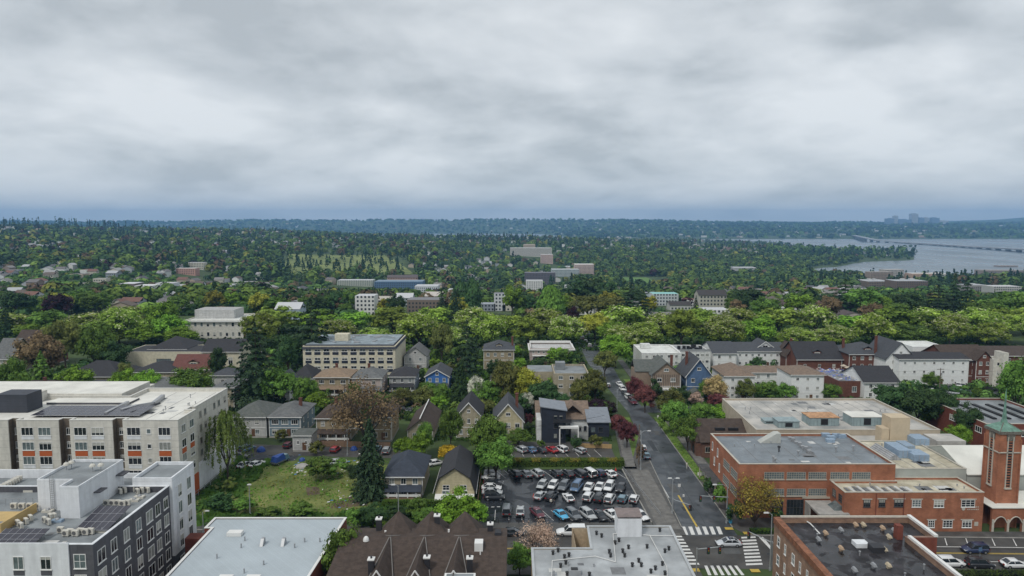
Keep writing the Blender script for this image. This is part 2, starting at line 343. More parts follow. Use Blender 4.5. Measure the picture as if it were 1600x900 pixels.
def limbs(n, z0, reach, r0, twigs=0, r=.022):
    mb = MB(); mb.tube((0, 0, 0), (0, 0, z0), r, r * .8, 7)
    for i in range(n):
        a = i * 2.399 + .4; k = .5 + .5 * random.random(); p1 = (reach * .5 * k * math.cos(a), reach * .5 * k * math.sin(a), z0 + .18 + .12 * random.random()); p2 = (reach * k * math.cos(a + .2), reach * k * math.sin(a + .2), min(.93, z0 + .38 + .2 * random.random()))
        mb.tube((0, 0, z0 * .85), p1, r * .6, r * .35, 5, cap=False); mb.tube(p1, p2, r * .35, r * .1, 4, cap=False)
        for _ in range(twigs):
            q = tuple(p2[j] + random.uniform(-.17, .17) for j in range(2)) + (min(1, p2[2] + random.uniform(-.1, .16)),); s = random.uniform(.3, 1); b = tuple(p1[j] + (p2[j] - p1[j]) * s for j in range(3)); mb.tube(b, q, r * .14, r * .05, 3, cap=False)
    return mb
TRUNK = {'round': limbs(7, .22, .34, .022).mesh('trunk', BARK), 'conifer': MB().tube((0, 0, 0), (0, 0, .97), .022, .004, 7).mesh('trunk', BARK),
         'twig': limbs(13, .16, .4, .022, 13, .02).mesh('trunk', BARK), 'shrub': limbs(5, .05, .3, .02, 0, .02).mesh('trunk', BARK)}
SPEC = {}   # kind, level -> list of crown meshes
def crown(kind, lod):
    "kind = form:colour ; lod 0 near, 1 mid, 2 far"
    if (kind, lod) in SPEC: return SPEC[kind, lod]
    form, colr = kind.split(':'); n = (5200, 2400, 800)[lod]; k = (1, 1.45, 2.4)[lod]; out = []
    for v in range((2, 3, 2)[lod]):
        if form == 'round': g = crown_round(int(n * (1, 1.5, 1.6)[lod]), .0165 * (1, 1.15, 1.7)[lod], 56 - 8 * lod, seed=v)
        elif form == 'chestnut': g = crown_round(int(n * (1.3, 2.2, 2.6)[lod]), .0145 * (1, 1.05, 1.5)[lod], 64 - 6 * lod, flat=.43, seed=v + 1, low=.1)
        elif form == 'conifer': g = crown_conifer(int(n * (1.9, 1.5, 1.2)[lod]), .015 * k, (24, 18, 12)[lod], pw=.78)
        elif form == 'wide': g = crown_conifer(n, .0155 * k, (13, 11, 9)[lod], pw=.5, droop=.02)
        elif form == 'column': g = crown_column(n, .02 * k)
        elif form == 'weep': g = crown_weep(int(n * 2), .0105 * k)
        elif form == 'twig': g = crown_round(n, .0082 * k, 60, seed=v, holes=.35)
        elif form == 'airy': g = crown_round(int(n * 1.3), .012 * k, 70, seed=v, holes=.45, flat=.46, low=.05)
        elif form == 'shrub': g = crown_round(n // 3, .03 * k, 26, flat=.46, seed=v, low=.04)
        P_, N_, S_, T_ = g; mats = [LV[colr]]; mi = None
        if form == 'chestnut':
            up = np.where(P_[:, 2] > .45)[0]; q = NR.choice(up, len(up) // (9 if v else 4), replace=False); mi = np.zeros(len(P_), int); mi[q] = 1; mats.append(LV['blossom']); P_[q] *= [1.03, 1.03, 1.015]; S_[q] *= .8
        out.append(quads_mesh('crown', P_, N_, S_, T_, mats, mi=mi))
    SPEC[kind, lod] = out; return out
NT = [0]
def tree(x, y, w, h, kind, label, group=None, lod=None, name=None, z=None, v=None):
    z = float(terr(x, y)) if z is None else z
    if lod is None: lod = 0 if y < 235 else 1 if y < 430 else 2
    form = kind.split(':')[0]; cm = crown(kind, lod); NT[0] += 1; v = NT[0] % len(cm) if v is None else v % len(cm)
    nm = name or {'conifer': 'conifer_tree', 'wide': 'conifer_tree', 'shrub': 'shrub', 'chestnut': 'chestnut_tree', 'weep': 'weeping_tree', 'column': 'poplar_tree'}.get(form, 'broadleaf_tree')
    r = thing(nm, label, 'shrub' if form == 'shrub' else 'tree', (x, y, z - .05), random.uniform(0, 6.28), group); r.scale = (w, w, h)
    link('crown', cm[v], r); tk = TRUNK['shrub' if form == 'shrub' else 'conifer' if form in ('conifer', 'wide', 'column') else 'twig' if form in ('twig', 'airy') else 'round']
    if form != 'shrub': link('trunk', tk, r)
    return r
def ptree(px, pyt, pyb, wpx, kind, label, group=None, **k):
    "place a tree by its foot (px, pyb) and its top pyt; sizes follow from the ground distance"
    x, y = at(px, pyb) if pyb > 475 else hit(px, pyb)
    z0 = float(terr(x, y)); h = zat(pyt, y) - z0; w = abs(xat(px + wpx / 2, y, z0 + h / 2) - xat(px - wpx / 2, y, z0 + h / 2)) * 1.06
    return tree(xat(px, y, z0 + h / 2), y, w, max(h, .8), kind, label, group, **k)
# ================================================================ far woods and far houses
def far_mesh(name, X, Y, Wd, Ht, conif, colr, mats):
    "many small trees as one mesh of leaf tufts"
    Z = terr(X, Y); n = len(X); P_, N_, S_, T_ = [], [], [], []
    tint = colr
    d = np.sqrt(X ** 2 + Y ** 2); K = np.clip(62000 / d, 10, 105).astype(int)
    idx = np.repeat(np.arange(n), K); m = len(idx); u = NR.rand(m); a = NR.uniform(0, 6.283, m); c = conif[idx]
    h = np.where(c, u ** .75, .18 + .8 * u); rad = np.where(c, (1 - h) ** .8 + .06, np.sqrt(np.clip(1 - ((h - .5) / .52) ** 2, .03, 1))) * .5 * NR.uniform(.55, 1.08, m)
    P_ = np.stack([X[idx] + np.cos(a) * rad * Wd[idx], Y[idx] + np.sin(a) * rad * Wd[idx], Z[idx] + h * Ht[idx]], 1)
    N_ = np.stack([np.cos(a) * .8, np.sin(a) * .8, np.where(c, .5, (h - .4) * 2.4)], 1) + sph(m) * .22
    S_ = Wd[idx] * np.where(c, .19, .21) * np.sqrt(26 / K[idx]) * NR.uniform(.6, 1.25, m)
    T_ = tint[idx] * (NR.uniform(.85, 1.13, m) * np.where(c, 1.05, .95 + .17 * np.sin(a * 3 + h * 6 + idx)))[:, None]
    o = link(name, quads_mesh(name, P_, N_, S_, T_, mats)); o['kind'] = 'stuff'; return o
M_FAR = mat('foliage_far', (1, 1, 1), .85, .12, .02, spec=.1, mode='leaf', coord='World')
PAL = {'con': (0.031, 0.067, 0.034), 'dk': (0.060, 0.119, 0.040), 'gr': (0.108, 0.195, 0.046), 'lt': (0.175, 0.282, 0.054), 'ye': (0.240, 0.270, 0.054), 'br': (0.156, 0.120, 0.066), 'pu': (0.054, 0.022, 0.026)}
CEM = [(415, 640, 392, 437)]                      # grassy cemetery slope, in picture terms of sight lines
def pxy(X, Y): 
    Z = terr(X, Y); a = np.cos(PT) * Y - np.sin(PT) * (Z - H); b = np.sin(PT) * Y + np.cos(PT) * (Z - H)
    return 800 + F * X / a, 450 - F * b / a
LM = []   # landmarks: sight-line column, row, short name
KEEP = []      # (x, y, r) kept clear of wood, e.g. buildings placed by hand
def clear(X, Y, extra=0):
    ok = np.ones(len(X), bool)
    for kx, ky, kr, kf in KEEP: ok &= ~((np.abs(X - kx * Y / ky) < kr + extra) & (Y > ky - kf - extra) & (Y < ky + kr))
    return ok
def scatter(n, y0, y1, pw=1.0):
    u = NR.rand(n); Y = (y0 ** (1 - pw) + u * (y1 ** (1 - pw) - y0 ** (1 - pw))) ** (1 / (1 - pw)) if pw != 1 else y0 * (y1 / y0) ** u
    X = NR.uniform(-.83, .86, n) * (Y + 40); return X, Y
def patch(name, pts, m, dz=.35, n=10, stuffy=False):
    "a sheet laid over the terrain between four sight-line corners (near left, near right, far right, far left)"
    c = [hit(*p) for p in pts]; V = []
    for j in range(n + 1):
        for i in range(n + 1):
            u, v = i / n, j / n; x = (c[0][0] * (1 - u) + c[1][0] * u) * (1 - v) + (c[3][0] * (1 - u) + c[2][0] * u) * v; y = (c[0][1] * (1 - u) + c[1][1] * u) * (1 - v) + (c[3][1] * (1 - u) + c[2][1] * u) * v
            V.append((x, y, float(terr(x, y)) + dz))
    mb = MB(); mb.v = V; mb.f = [(j * (n + 1) + i, j * (n + 1) + i + 1, (j + 1) * (n + 1) + i + 1, (j + 1) * (n + 1) + i) for j in range(n) for i in range(n)]; mb.m = [0] * len(mb.f)
    return struct(name, mb, m)
M_LAWN = mat('meadow_grass', (.11, .15, .04), .95, .25, .02, coord='World', col2=(.17, .2, .06))
M_PITCH = mat('playing_field_grass', (.10, .19, .04), .95, .1, .02, coord='World')
patch('cemetery_lawn', [(432, 434), (648, 431), (604, 400), (452, 398)], M_LAWN, 1.6, 26)
patch('playing_field', [(968, 448), (1042, 448), (1010, 434), (968, 434)], M_PITCH, .6, 8)
M_FH = mat('far_house_paint', (1, 1, 1), .8, .06, .3, coord='World', spec=.2)
def tintify(m, attr='tint'):
    t = m.node_tree; b = t.nodes['Principled BSDF']; l = b.inputs['Base Color'].links[0].from_socket; a = t.nodes.new('ShaderNodeAttribute'); a.attribute_name = attr
    q = t.nodes.new('ShaderNodeMixRGB'); q.blend_type = 'MULTIPLY'; q.inputs[0].default_value = 1; t.links.new(l, q.inputs[1]); t.links.new(a.outputs[0], q.inputs[2]); t.links.new(q.outputs[0], b.inputs['Base Color'])
tintify(M_FH)
WALLC = [(.62, .62, .6), (.5, .47, .4), (.38, .4, .42), (.7, .7, .68), (.3, .33, .36), (.45, .38, .3), (.25, .2, .17), (.55, .56, .58)]
ROOFC = [(.10, .10, .105), (.16, .15, .15), (.13, .105, .09), (.22, .21, .2), (.3, .3, .3), (.18, .1, .08), (.4, .41, .42)]
def house_geo(w, d, e, r, ax, flat=False):
    "walls and roof of a small house about the origin: returns quads with 0 wall / 1 roof"
    q = []; x, y = w / 2, d / 2
    for a, b in (((-x, -y), (x, -y)), ((x, -y), (x, y)), ((x, y), (-x, y)), ((-x, y), (-x, -y))): q.append((0, [(a[0], a[1], -4), (b[0], b[1], -4), (b[0], b[1], e), (a[0], a[1], e)]))
    o = .5; X, Y = x + o, y + o
    if flat: q.append((1, [(-x, -y, e), (x, -y, e), (x, y, e), (-x, y, e)])); return q
    if ax == 'x':
        q += [(1, [(-X, -Y, e - .2), (X, -Y, e - .2), (X, 0, e + r), (-X, 0, e + r)]), (1, [(X, Y, e - .2), (-X, Y, e - .2), (-X, 0, e + r), (X, 0, e + r)])]
        q += [(0, [(-x, -y, e), (-x, 0, e + r - .2), (-x, y, e), (-x, 0, e)]), (0, [(x, -y, e), (x, y, e), (x, 0, e + r - .2), (x, 0, e + .1)])]
    else:
        q += [(1, [(-X, -Y, e - .2), (0, -Y, e + r), (0, Y, e + r), (-X, Y, e - .2)]), (1, [(X, Y, e - .2), (0, Y, e + r), (0, -Y, e + r), (X, -Y, e - .2)])]
        q += [(0, [(-x, -y, e), (0, -y, e), (x, -y, e), (0, -y, e + r - .2)]), (0, [(-x, y, e), (0, y, e + r - .2), (x, y, e), (0, y, e)])]
    return q
def tint_mesh(name, polys, m):
    me = bpy.data.meshes.new(name); V = []; Fc = []; T = []
    for c, p in polys: Fc.append(tuple(range(len(V), len(V) + len(p)))); V += p; T += [c + (1,)] * len(p)
    me.from_pydata(V, [], Fc); me.materials.append(m); a = me.color_attributes.new('tint', 'FLOAT_COLOR', 'POINT'); a.data.foreach_set('color', np.array(T, np.float32).ravel()); return me
FHM = {}
def far_house(x, y, w, d, e, r, ax, wc, rc, rz, label, group, flat=False, cat='house', name='house', win=True, front=130):
    z = float(terr(x, y)); q = house_geo(w, d, e, r, ax, flat); t = thing(name, label, cat, (x, y, z), rz, group)
    wm = [(wc, p) for k, p in q if k == 0]; part_ = link('wall', tint_mesh('wall', wm, M_FH), t)
    link('roof', tint_mesh('roof', [(rc, p) for k, p in q if k == 1], M_FH), t)
    if win:
        P_ = []
        for zz in np.arange(1.0, e - 1.2, 2.8):
            for xx in np.arange(-w / 2 + 1.2, w / 2 - 1.4, 2.6): P_.append(((.04, .05, .06), [(xx, -d / 2 - .05, zz), (xx + 1.3, -d / 2 - .05, zz), (xx + 1.3, -d / 2 - .05, zz + 1.4), (xx, -d / 2 - .05, zz + 1.4)]))
        if P_: o = link('window_row', tint_mesh('window_row', P_, M_FH), t); o['kind'] = 'stuff'
    KEEP.append((x, y, max(w, d) * .6, front if group is None else max(w, d) * 1.5)); return t
# notable buildings further off: left px, right px, base py, top py, depth m, roof kind, wall, roof, label
def fb(l, r, pb, ptp, d, kind, wc, rc, label, cat='building', name='building', Y=None):
    if Y is None: x, y = hit((l + r) / 2, pb)
    else: y = Y; x = xat((l + r) / 2, y, 0)
    LM.append(((l + r) / 2, y, ' '.join(label.split()[:5]) if label.split()[4] not in ('with', 'the', 'a', 'and', 'in', 'of', 'at', 'on', 'below', 'beside', 'behind', 'left', 'right', 'above') else ' '.join(label.split()[:4])))
    z = float(terr(x, y)); x0, x1 = xat(l, y, z + 4), xat(r, y, z + 4); h = zat(ptp, y) - z
    if kind == 'flat': e, rr = h, 0
    else: rr = min(h * .35, 3.5); e = h - rr
    return far_house((x0 + x1) / 2, y + d / 2, x1 - x0, d, e, rr, kind if kind != 'flat' else 'x', wc, rc, 0, label, None, kind == 'flat', cat, name)
WH = (.68, .68, .66); CR = (.5, .46, .36); GY = (.32, .34, .36); BRK = (.22, .085, .05); DK = (.06, .055, .055); BL = (.08, .16, .42); LG = (.5, .51, .52); RF = (.42, .43, .44)
for a in [
 (555, 585, 492, 461, 14, 'flat', WH, LG, 'white box apartment block with dark balconies above the chestnut avenue', 'building'),
 (430, 468, 500, 474, 14, 'x', (.42, .5, .58), LG, 'pale blue house with a long low silver roof behind the avenue', 'house'),
 (586, 612, 478, 463, 14, 'x', BL, (.45, .42, .36), 'blue walled shed with a tan sloping roof left of the white hall', 'building'),
 (618, 644, 480, 458, 16, 'x', (.45, .5, .52), LG, 'grey hall with a pale pitched roof among trees', 'building'),
 (636, 690, 488, 467, 18, 'flat', (.2, .16, .13), (.2, .2, .21), 'low brown building with a dark flat roof beyond the avenue', 'building'),
 (648, 684, 462, 446, 26, 'flat', (.55, .57, .6), LG, 'long pale industrial shed with white roof in the valley', 'building'),
 (664, 706, 474, 456, 20, 'x', (.5, .46, .42), (.5, .46, .42), 'beige warehouse with a weathered light roof', 'building'),
 (585, 660, 451, 440, 30, 'flat', (.1, .17, .28), (.2, .27, .34), 'long low blue roofed shed below the cemetery slope', 'building'),
 (527, 582, 448, 438, 20, 'flat', (.42, .45, .4), LG, 'long pale green building at the foot of the cemetery', 'building'),
 (605, 652, 440, 430, 12, 'x', (.45, .3, .25), (.12, .1, .1), 'row of brown townhouses beside the blue shed', 'building'),
 (820, 868, 445, 426, 24, 'flat', (.13, .12, .14), (.16, .16, .18), 'long dark apartment block with orange brick bays', 'building'),
 (822, 848, 458, 438, 14, 'flat', WH, LG, 'white concrete block in front of the dark apartment block', 'building'),
 (862, 905, 433, 421, 30, 'flat', (.4, .45, .46), (.4, .42, .42), 'long grey green block in the valley', 'building'),
 (898, 928, 432, 413, 26, 'flat', (.5, .4, .36), WH, 'stepped white and pink office block in the valley', 'building'),
 (797, 862, 401, 388, 40, 'flat', (.52, .5, .46), (.5, .5, .48), 'wide white hospital block on the far wooded ridge', 'hospital'),
 (818, 836, 397, 382, 20, 'flat', (.5, .42, .34), (.4, .35, .3), 'brown tower wing rising over the white hospital', 'hospital'),
 (845, 864, 412, 398, 20, 'flat', (.55, .42, .38), WH, 'pink banded wing below the white hospital', 'hospital'),
 (883, 902, 455, 446, 14, 'flat', WH, LG, 'small white roofed store in front of a dark grove', 'building'),
 (918, 966, 462, 453, 16, 'flat', (.45, .44, .38), LG, 'low long grey roofed building beside the rust coloured trees', 'building'),
 (1003, 1022, 470, 457, 12, 'y', (.4, .46, .5), (.3, .32, .34), 'small pale blue house left of the turquoise roof', 'house'),
 (1020, 1060, 478, 458, 16, 'flat', (.52, .56, .58), (.25, .5, .48), 'light grey block with a turquoise roof deck', 'building'),
 (1047, 1080, 485, 471, 12, 'x', (.5, .5, .48), DK, 'white house with arched dormer and dark roof below the turquoise deck', 'house'),
 (1092, 1135, 484, 453, 14, 'x', (.45, .44, .38), DK, 'cream mansion with dark roof and two round windows', 'house'),
 (1098, 1112, 468, 458, 12, 'y', (.65, .65, .62), DK, 'white front gable attached to the cream mansion', 'house'),
 (1150, 1190, 474, 460, 14, 'x', (.25, .2, .18), DK, 'dark roofed fraternity house with two white chimneys', 'house'),
 (1188, 1250, 486, 469, 16, 'x', (.22, .14, .12), (.09, .06, .06), 'long reddish brown roofed house on the ridge of the slope', 'house'),
 (1215, 1250, 493, 482, 14, 'flat', WH, LG, 'white flat roofed annex among the brown roofs', 'building'),
 (1262, 1296, 498, 486, 14, 'flat', (.45, .5, .52), LG, 'light blue metal roofed building behind the avenue', 'building'),
 (1278, 1340, 490, 474, 16, 'x', (.16, .1, .09), (.075, .055, .055), 'dark brown tudor roof beyond the avenue', 'house'),
 (1318, 1352, 500, 488, 14, 'y', (.5, .45, .4), (.09, .07, .07), 'dark roofed house with a pale gable end beside the avenue', 'house'),
 (1100, 1140, 498, 484, 14, 'flat', WH, LG, 'low white flat roof beside a dark conifer', 'building'),
 (955, 1080, 505, 492, 14, 'flat', (.25, .22, .2), (.2, .19, .19), 'long dark flat roof with vents behind the avenue', 'building'),
 (1356, 1394, 449, 438, 40, 'flat', (.2, .16, .13), (.4, .41, .42), 'dark campus building with white rooftop units', 'building'),
 (1400, 1450, 451, 438, 30, 'flat', (.16, .12, .1), (.38, .4, .42), 'dark brown campus building with long window bands', 'building'),
 (1360, 1395, 441, 425, 22, 'flat', (.3, .24, .2), (.3, .27, .24), 'tan ribbed building in front of the lake', 'building'),
 (1382, 1412, 440, 421, 22, 'flat', (.42, .4, .38), (.42, .41, .4), 'pale rounded building among the lakeside blocks', 'building'),
 (1425, 1470, 440, 427, 26, 'flat', (.5, .36, .28), (.55, .53, .5), 'orange and cream building near the shore', 'building'),
 (1470, 1482, 440, 427, 26, 'flat', (.6, .6, .58), (.55, .55, .54), 'white end block beside the orange building', 'building'),
 (1536, 1600, 434, 422, 30, 'flat', (.28, .24, .21), (.3, .28, .26), 'brown hillside block at the right edge near the lake', 'building'),
 (1560, 1590, 427, 415, 20, 'flat', (.32, .27, .24), (.3, .28, .26), 'upper storey of brown block against the lake', 'building'),
 (1510, 1545, 455, 445, 20, 'flat', (.25, .24, .23), (.35, .36, .37), 'grey lab building with white penthouse behind firs', 'building'),
 (1552, 1596, 458, 447, 20, 'flat', (.42, .42, .4), (.5, .5, .5), 'white roofed building at the right edge among trees', 'building'),
 (700, 735, 470, 452, 16, 'flat', (.5, .5, .5), LG, 'pale block beside the green round tree', 'building'),
 (772, 790, 486, 458, 10, 'flat', (.6, .62, .64), (.2, .2, .22), 'tall white block with dark roof left of the yellow tree', 'building'),
 (750, 774, 486, 474, 10, 'flat', (.3, .33, .38), (.35, .38, .42), 'blue grey roofed house behind the avenue', 'building'),
 (785, 800, 486, 473, 10, 'y', (.6, .58, .5), (.2, .19, .18), 'cream gabled cottage peeking over the avenue', 'house'),
 (240, 268, 452, 442, 18, 'flat', (.55, .58, .6), (.5, .5, .5), 'white and grey shop block in the left valley', 'building'),
 (186, 210, 456, 443, 18, 'flat', (.2, .17, .17), (.6, .62, .64), 'dark fronted shop with white roof in the left valley', 'building'),
 (210, 238, 458, 446, 18, 'flat', (.6, .6, .6), (.6, .6, .6), 'long white roofed shop in the left valley', 'building'),
 (275, 305, 430, 419, 14, 'flat', (.5, .3, .25), (.5, .5, .48), 'red and white block on the left hillside', 'building'),
 (292, 318, 421, 410, 14, 'flat', (.58, .56, .48), (.5, .5, .5), 'cream block on the left hillside', 'building'),
 (1146, 1182, 425, 418, 30, 'flat', (.5, .5, .5), LG, 'long low white roof among the green valley trees', 'building'),
]: fb(*a[:8], a[8], a[9], a[9] if a[9] in ('house',) else 'building')
def near_lm(px_, y_):
    b = min(LM, key=lambda q: abs(q[0] - px_) + abs(q[1] - y_) * .12); d = px_ - b[0]; r_ = 'beyond' if y_ > b[1] + 120 else 'in front of' if y_ < b[1] - 90 else 'near'
    s_ = 'left' if d < -12 else 'right' if d > 12 else 'in line'; return '%s the %s, %s' % (r_, b[2], s_)
# far houses scattered over the slopes
def dense(X, Y): return np.sin(X / 170 + 2) * np.sin(Y / 210 + 1) + .7 * np.sin(X / 71 + Y / 160) * np.sin(Y / 93)
nh = 3800; X, Y = scatter(nh, 470, 3800); Z = terr(X, Y); px, py = pxy(X, Y)
ok = (Z > LAKE + 4) & (px > -80) & (px < 1680) & clear(X, Y, 6)
ok &= NR.rand(nh) < np.where(dense(X, Y) > .05, np.where((px < 420) & (Y < 900), .4, .8), .22); ok &= ~((px > 415) & (px < 640) & (py > 390) & (py < 437)); ok &= ~((px > 965) & (px < 1330) & (py > 405) & (py < 452)); ok &= ~((px > 1100) & (Y > 3300)) & ~((px > 1350) & (Y < 1500))
X, Y, Z, px = X[ok], Y[ok], Z[ok], px[ok]; o_ = np.argsort(Y); far_polys = []
DESC = ['white', 'cream', 'grey', 'white', 'slate grey', 'tan', 'brown', 'pale grey']
for k, i in enumerate(o_):
    wi = random.randrange(8); ri = random.randrange(7); big = random.random() < .12; w = random.uniform(9, 15) * (1.6 if big else 1); d = random.uniform(8, 12); e = random.uniform(4, 7.5); rz = random.uniform(-.25, .25) + (1.5708 if random.random() < .3 else 0)
    side = 'left' if px[i] < 520 else 'middle' if px[i] < 950 else 'right'
    if k < 290:
        far_house(X[i], Y[i], w, d, e, 2.6, 'xy'[k % 2], WALLC[wi], ROOFC[ri], rz, ('broad %s block' if big else 'small %s house') % DESC[wi] + ' ' + near_lm(px[i], Y[i]), ('%s houses ' % DESC[wi]) + near_lm(px[i], Y[i]), big, win=Y[i] < 1000)
    else:
        c, s = math.cos(rz), math.sin(rz)
        for kk, p in house_geo(w, d, e + 1, 2.6, 'xy'[k % 2], big): far_polys.append((WALLC[wi] if kk == 0 else ROOFC[ri], [(X[i] + a * c - b * s, Y[i] + a * s + b * c, float(Z[i]) + q) for a, b, q in p]))
# shore-side and hillside houses across the lake
X2 = NR.uniform(-.8, .85, 700); Y2 = NR.uniform(5000, 9000, 700); X2 = X2 * Y2; Z2 = terr(X2, Y2); ok = Z2 > LAKE + 2; ok &= NR.rand(700) < np.where(Y2 < 6800, 1, .5)
for x, y, z in zip(X2[ok], Y2[ok], Z2[ok]):
    w = random.uniform(14, 45); c = random.choice(WALLC)
    for kk, p in house_geo(w, 14, random.uniform(7, 13), 2, 'x', True): far_polys.append((c, [(x + a, y + b, float(z) + q) for a, b, q in p]))
o = link('distant_houses', tint_mesh('distant_houses', far_polys, M_FH)); o['kind'] = 'stuff'
# ---- woods
nt_ = 15500; X, Y = scatter(nt_, 450, 4100); px, py = pxy(X, Y); Z = terr(X, Y)
ok = (NR.rand(nt_) < np.clip(Y / 950, .4, 1) * np.where(dense(X, Y) > .05, .9, 1)) & (Z > LAKE + 1.5) & clear(X, Y, 3) & (px > -120) & (px < 1720)
cem = (px > 436) & (px < 642) & (py > 400) & (py < 433); ok &= ~(cem & (NR.rand(nt_) < .5)); ok &= ~((px > 965) & (px < 1045) & (py > 432) & (py < 450))
X, Y, Z, px, py, cem = X[ok], Y[ok], Z[ok], px[ok], py[ok], cem[ok]; n = len(X)
cl = np.sin(X / 83 + 1) * np.sin(Y / 140) + .6 * np.sin(X / 31) * np.sin(Y / 57 + 2)
right = (px > 1000) & (px < 1330) & (Y > 900)
con = NR.rand(n) < np.where(cem, .9, np.where(right & (Y < 1900), .08, np.clip(.17 + .2 * cl + (Y > 2100) * .14 - (Y < 800) * .08, .06, .7)))
con |= (px > 1280) & (px < 1600) & (NR.rand(n) < .25)
ht = np.where(con, NR.uniform(12, 25, n), NR.uniform(9, 18, n)) * np.where(cem, .85, 1); top_ = np.where(px > 1280, 459, np.where(px < 420, 440, 450)); lim = H - Y * (top_ - 348) / 1067 - Z; ht = np.where(Y < 950, np.minimum(ht, np.maximum(lim * NR.uniform(.75, 1.05, n), 5)), ht); wd = np.where(con, ht * np.where(cem, .55, NR.uniform(.36, .52, n)), ht * NR.uniform(.85, 1.25, n))
names = list(PAL); pal = np.array([PAL[k] for k in names]); ci = np.where(con, 0, NR.choice([1, 2, 3, 4, 5, 6], n, p=[.34, .36, .14, .06, .08, .02])); colr = pal[ci] * NR.uniform(.8, 1.25, n)[:, None]
order = np.argsort(Y); NI = 150; ind = order[:NI]; rest = order[NI:]
CN = {0: ('conifer:conifer', 'dark conifer'), 1: ('round:dark', 'dark green broadleaf tree'), 2: ('round:green', 'green broadleaf tree'), 3: ('round:bright', 'light green broadleaf tree'), 4: ('round:yellow', 'yellow green broadleaf tree'), 5: ('round:rust', 'brownish budding tree'), 6: ('round:purple', 'dark purple leaved tree')}
for i in ind:
    k, nm = CN[int(ci[i])]; side = 'left' if px[i] < 520 else 'middle' if px[i] < 950 else 'right'
    tree(X[i], Y[i], wd[i], ht[i], k, ('tall ' if ht[i] > 17 else 'low ' if ht[i] < 11 else '') + nm + ' ' + near_lm(px[i], Y[i]), nm + 's ' + near_lm(px[i], Y[i]), lod=2)
nb = 6500; XB, YB = scatter(nb, 450, 3000); pb_, qb_ = pxy(XB, YB); kb = (NR.rand(nb) < np.where(dense(XB, YB) > .05, .85, 1)) & (terr(XB, YB) > LAKE + 2) & clear(XB, YB, 2) & ~((pb_ > 425) & (pb_ < 650) & (qb_ > 390) & (qb_ < 437)) & ~((pb_ > 960) & (pb_ < 1045) & (qb_ > 430) & (qb_ < 452)); XB, YB = XB[kb], YB[kb]; nb = len(XB)
far_mesh('undergrowth', XB, YB, NR.uniform(8, 16, nb), NR.uniform(3, 7, nb), np.zeros(nb, bool), pal[NR.choice([1, 2, 3, 5], nb, p=[.4, .4, .1, .1])] * NR.uniform(.8, 1.2, nb)[:, None], M_FAR)
nv = 2600; PV = NR.uniform(900, 1345, nv); YV = NR.uniform(1150, 2150, nv); XV = (PV - 800) / 1067 * YV; pv_, qv_ = pxy(XV, YV); kv = (terr(XV, YV) > LAKE + 1.5) & clear(XV, YV, 3) & ~((pv_ > 965) & (pv_ < 1045) & (qv_ > 432) & (qv_ < 450)); XV, YV = XV[kv], YV[kv]; nv = len(XV)
far_mesh('valley_woods', XV, YV, NR.uniform(12, 20, nv), NR.uniform(10, 17, nv), NR.rand(nv) < .06, pal[NR.choice([1, 2, 3], nv, p=[.35, .5, .15])] * NR.uniform(.85, 1.2, nv)[:, None], M_FAR)
ox, oy = [], []
for j in range(150): x_, y_ = hit(random.uniform(1200, 1432), random.uniform(393, 402)); ox.append(x_); oy.append(y_)
ox, oy = np.array(ox), np.array(oy); cn_ = NR.rand(150) < .45; far_mesh('point_woods', ox, oy, NR.uniform(14, 24, 150), NR.uniform(16, 34, 150), cn_, np.where(cn_[:, None], [PAL['con']], [PAL['gr']]), M_FAR)
far_mesh('distant_woods', X[rest], Y[rest], wd[rest], ht[rest], con[rest], colr[rest], M_FAR)
n = 8000; Y = NR.uniform(5050, 9300, n) ** 1.0; X = NR.uniform(-.82, .85, n) * Y; Z = terr(X, Y); ok = Z > LAKE + 3; X, Y = X[ok], Y[ok]; n = len(X)
far_mesh('far_shore_woods', X, Y, NR.uniform(22, 50, n), NR.uniform(9, 20, n), NR.rand(n) < .5, pal[NR.choice([0, 1, 2], n)] * .8, M_FAR)
# conifer ridge lines that stand out: px range, py foot, count, height
for a, b, pf, k, hh in [(5, 65, 357, 30, 40), (85, 120, 357, 22, 46), (125, 190, 358, 30, 42), (195, 235, 359, 12, 36), (0, 400, 372, 60, 24), (715, 835, 378, 60, 34), (840, 960, 381, 26, 24), (1040, 1110, 383, 12, 26), (470, 560, 372, 14, 22), (350, 400, 372, 8, 26)]:
    xs, ys = [], []
    for j in range(k): x_, y_ = hit(random.uniform(a, b), pf + random.uniform(-2, 3)); xs.append(x_); ys.append(y_)
    xs, ys = np.array(xs), np.array(ys); far_mesh('ridge_conifers', xs, ys, NR.uniform(9, 14, k), hh * NR.uniform(.6, 1.15, k), np.ones(k, bool), np.array([PAL['con']] * k), M_FAR)
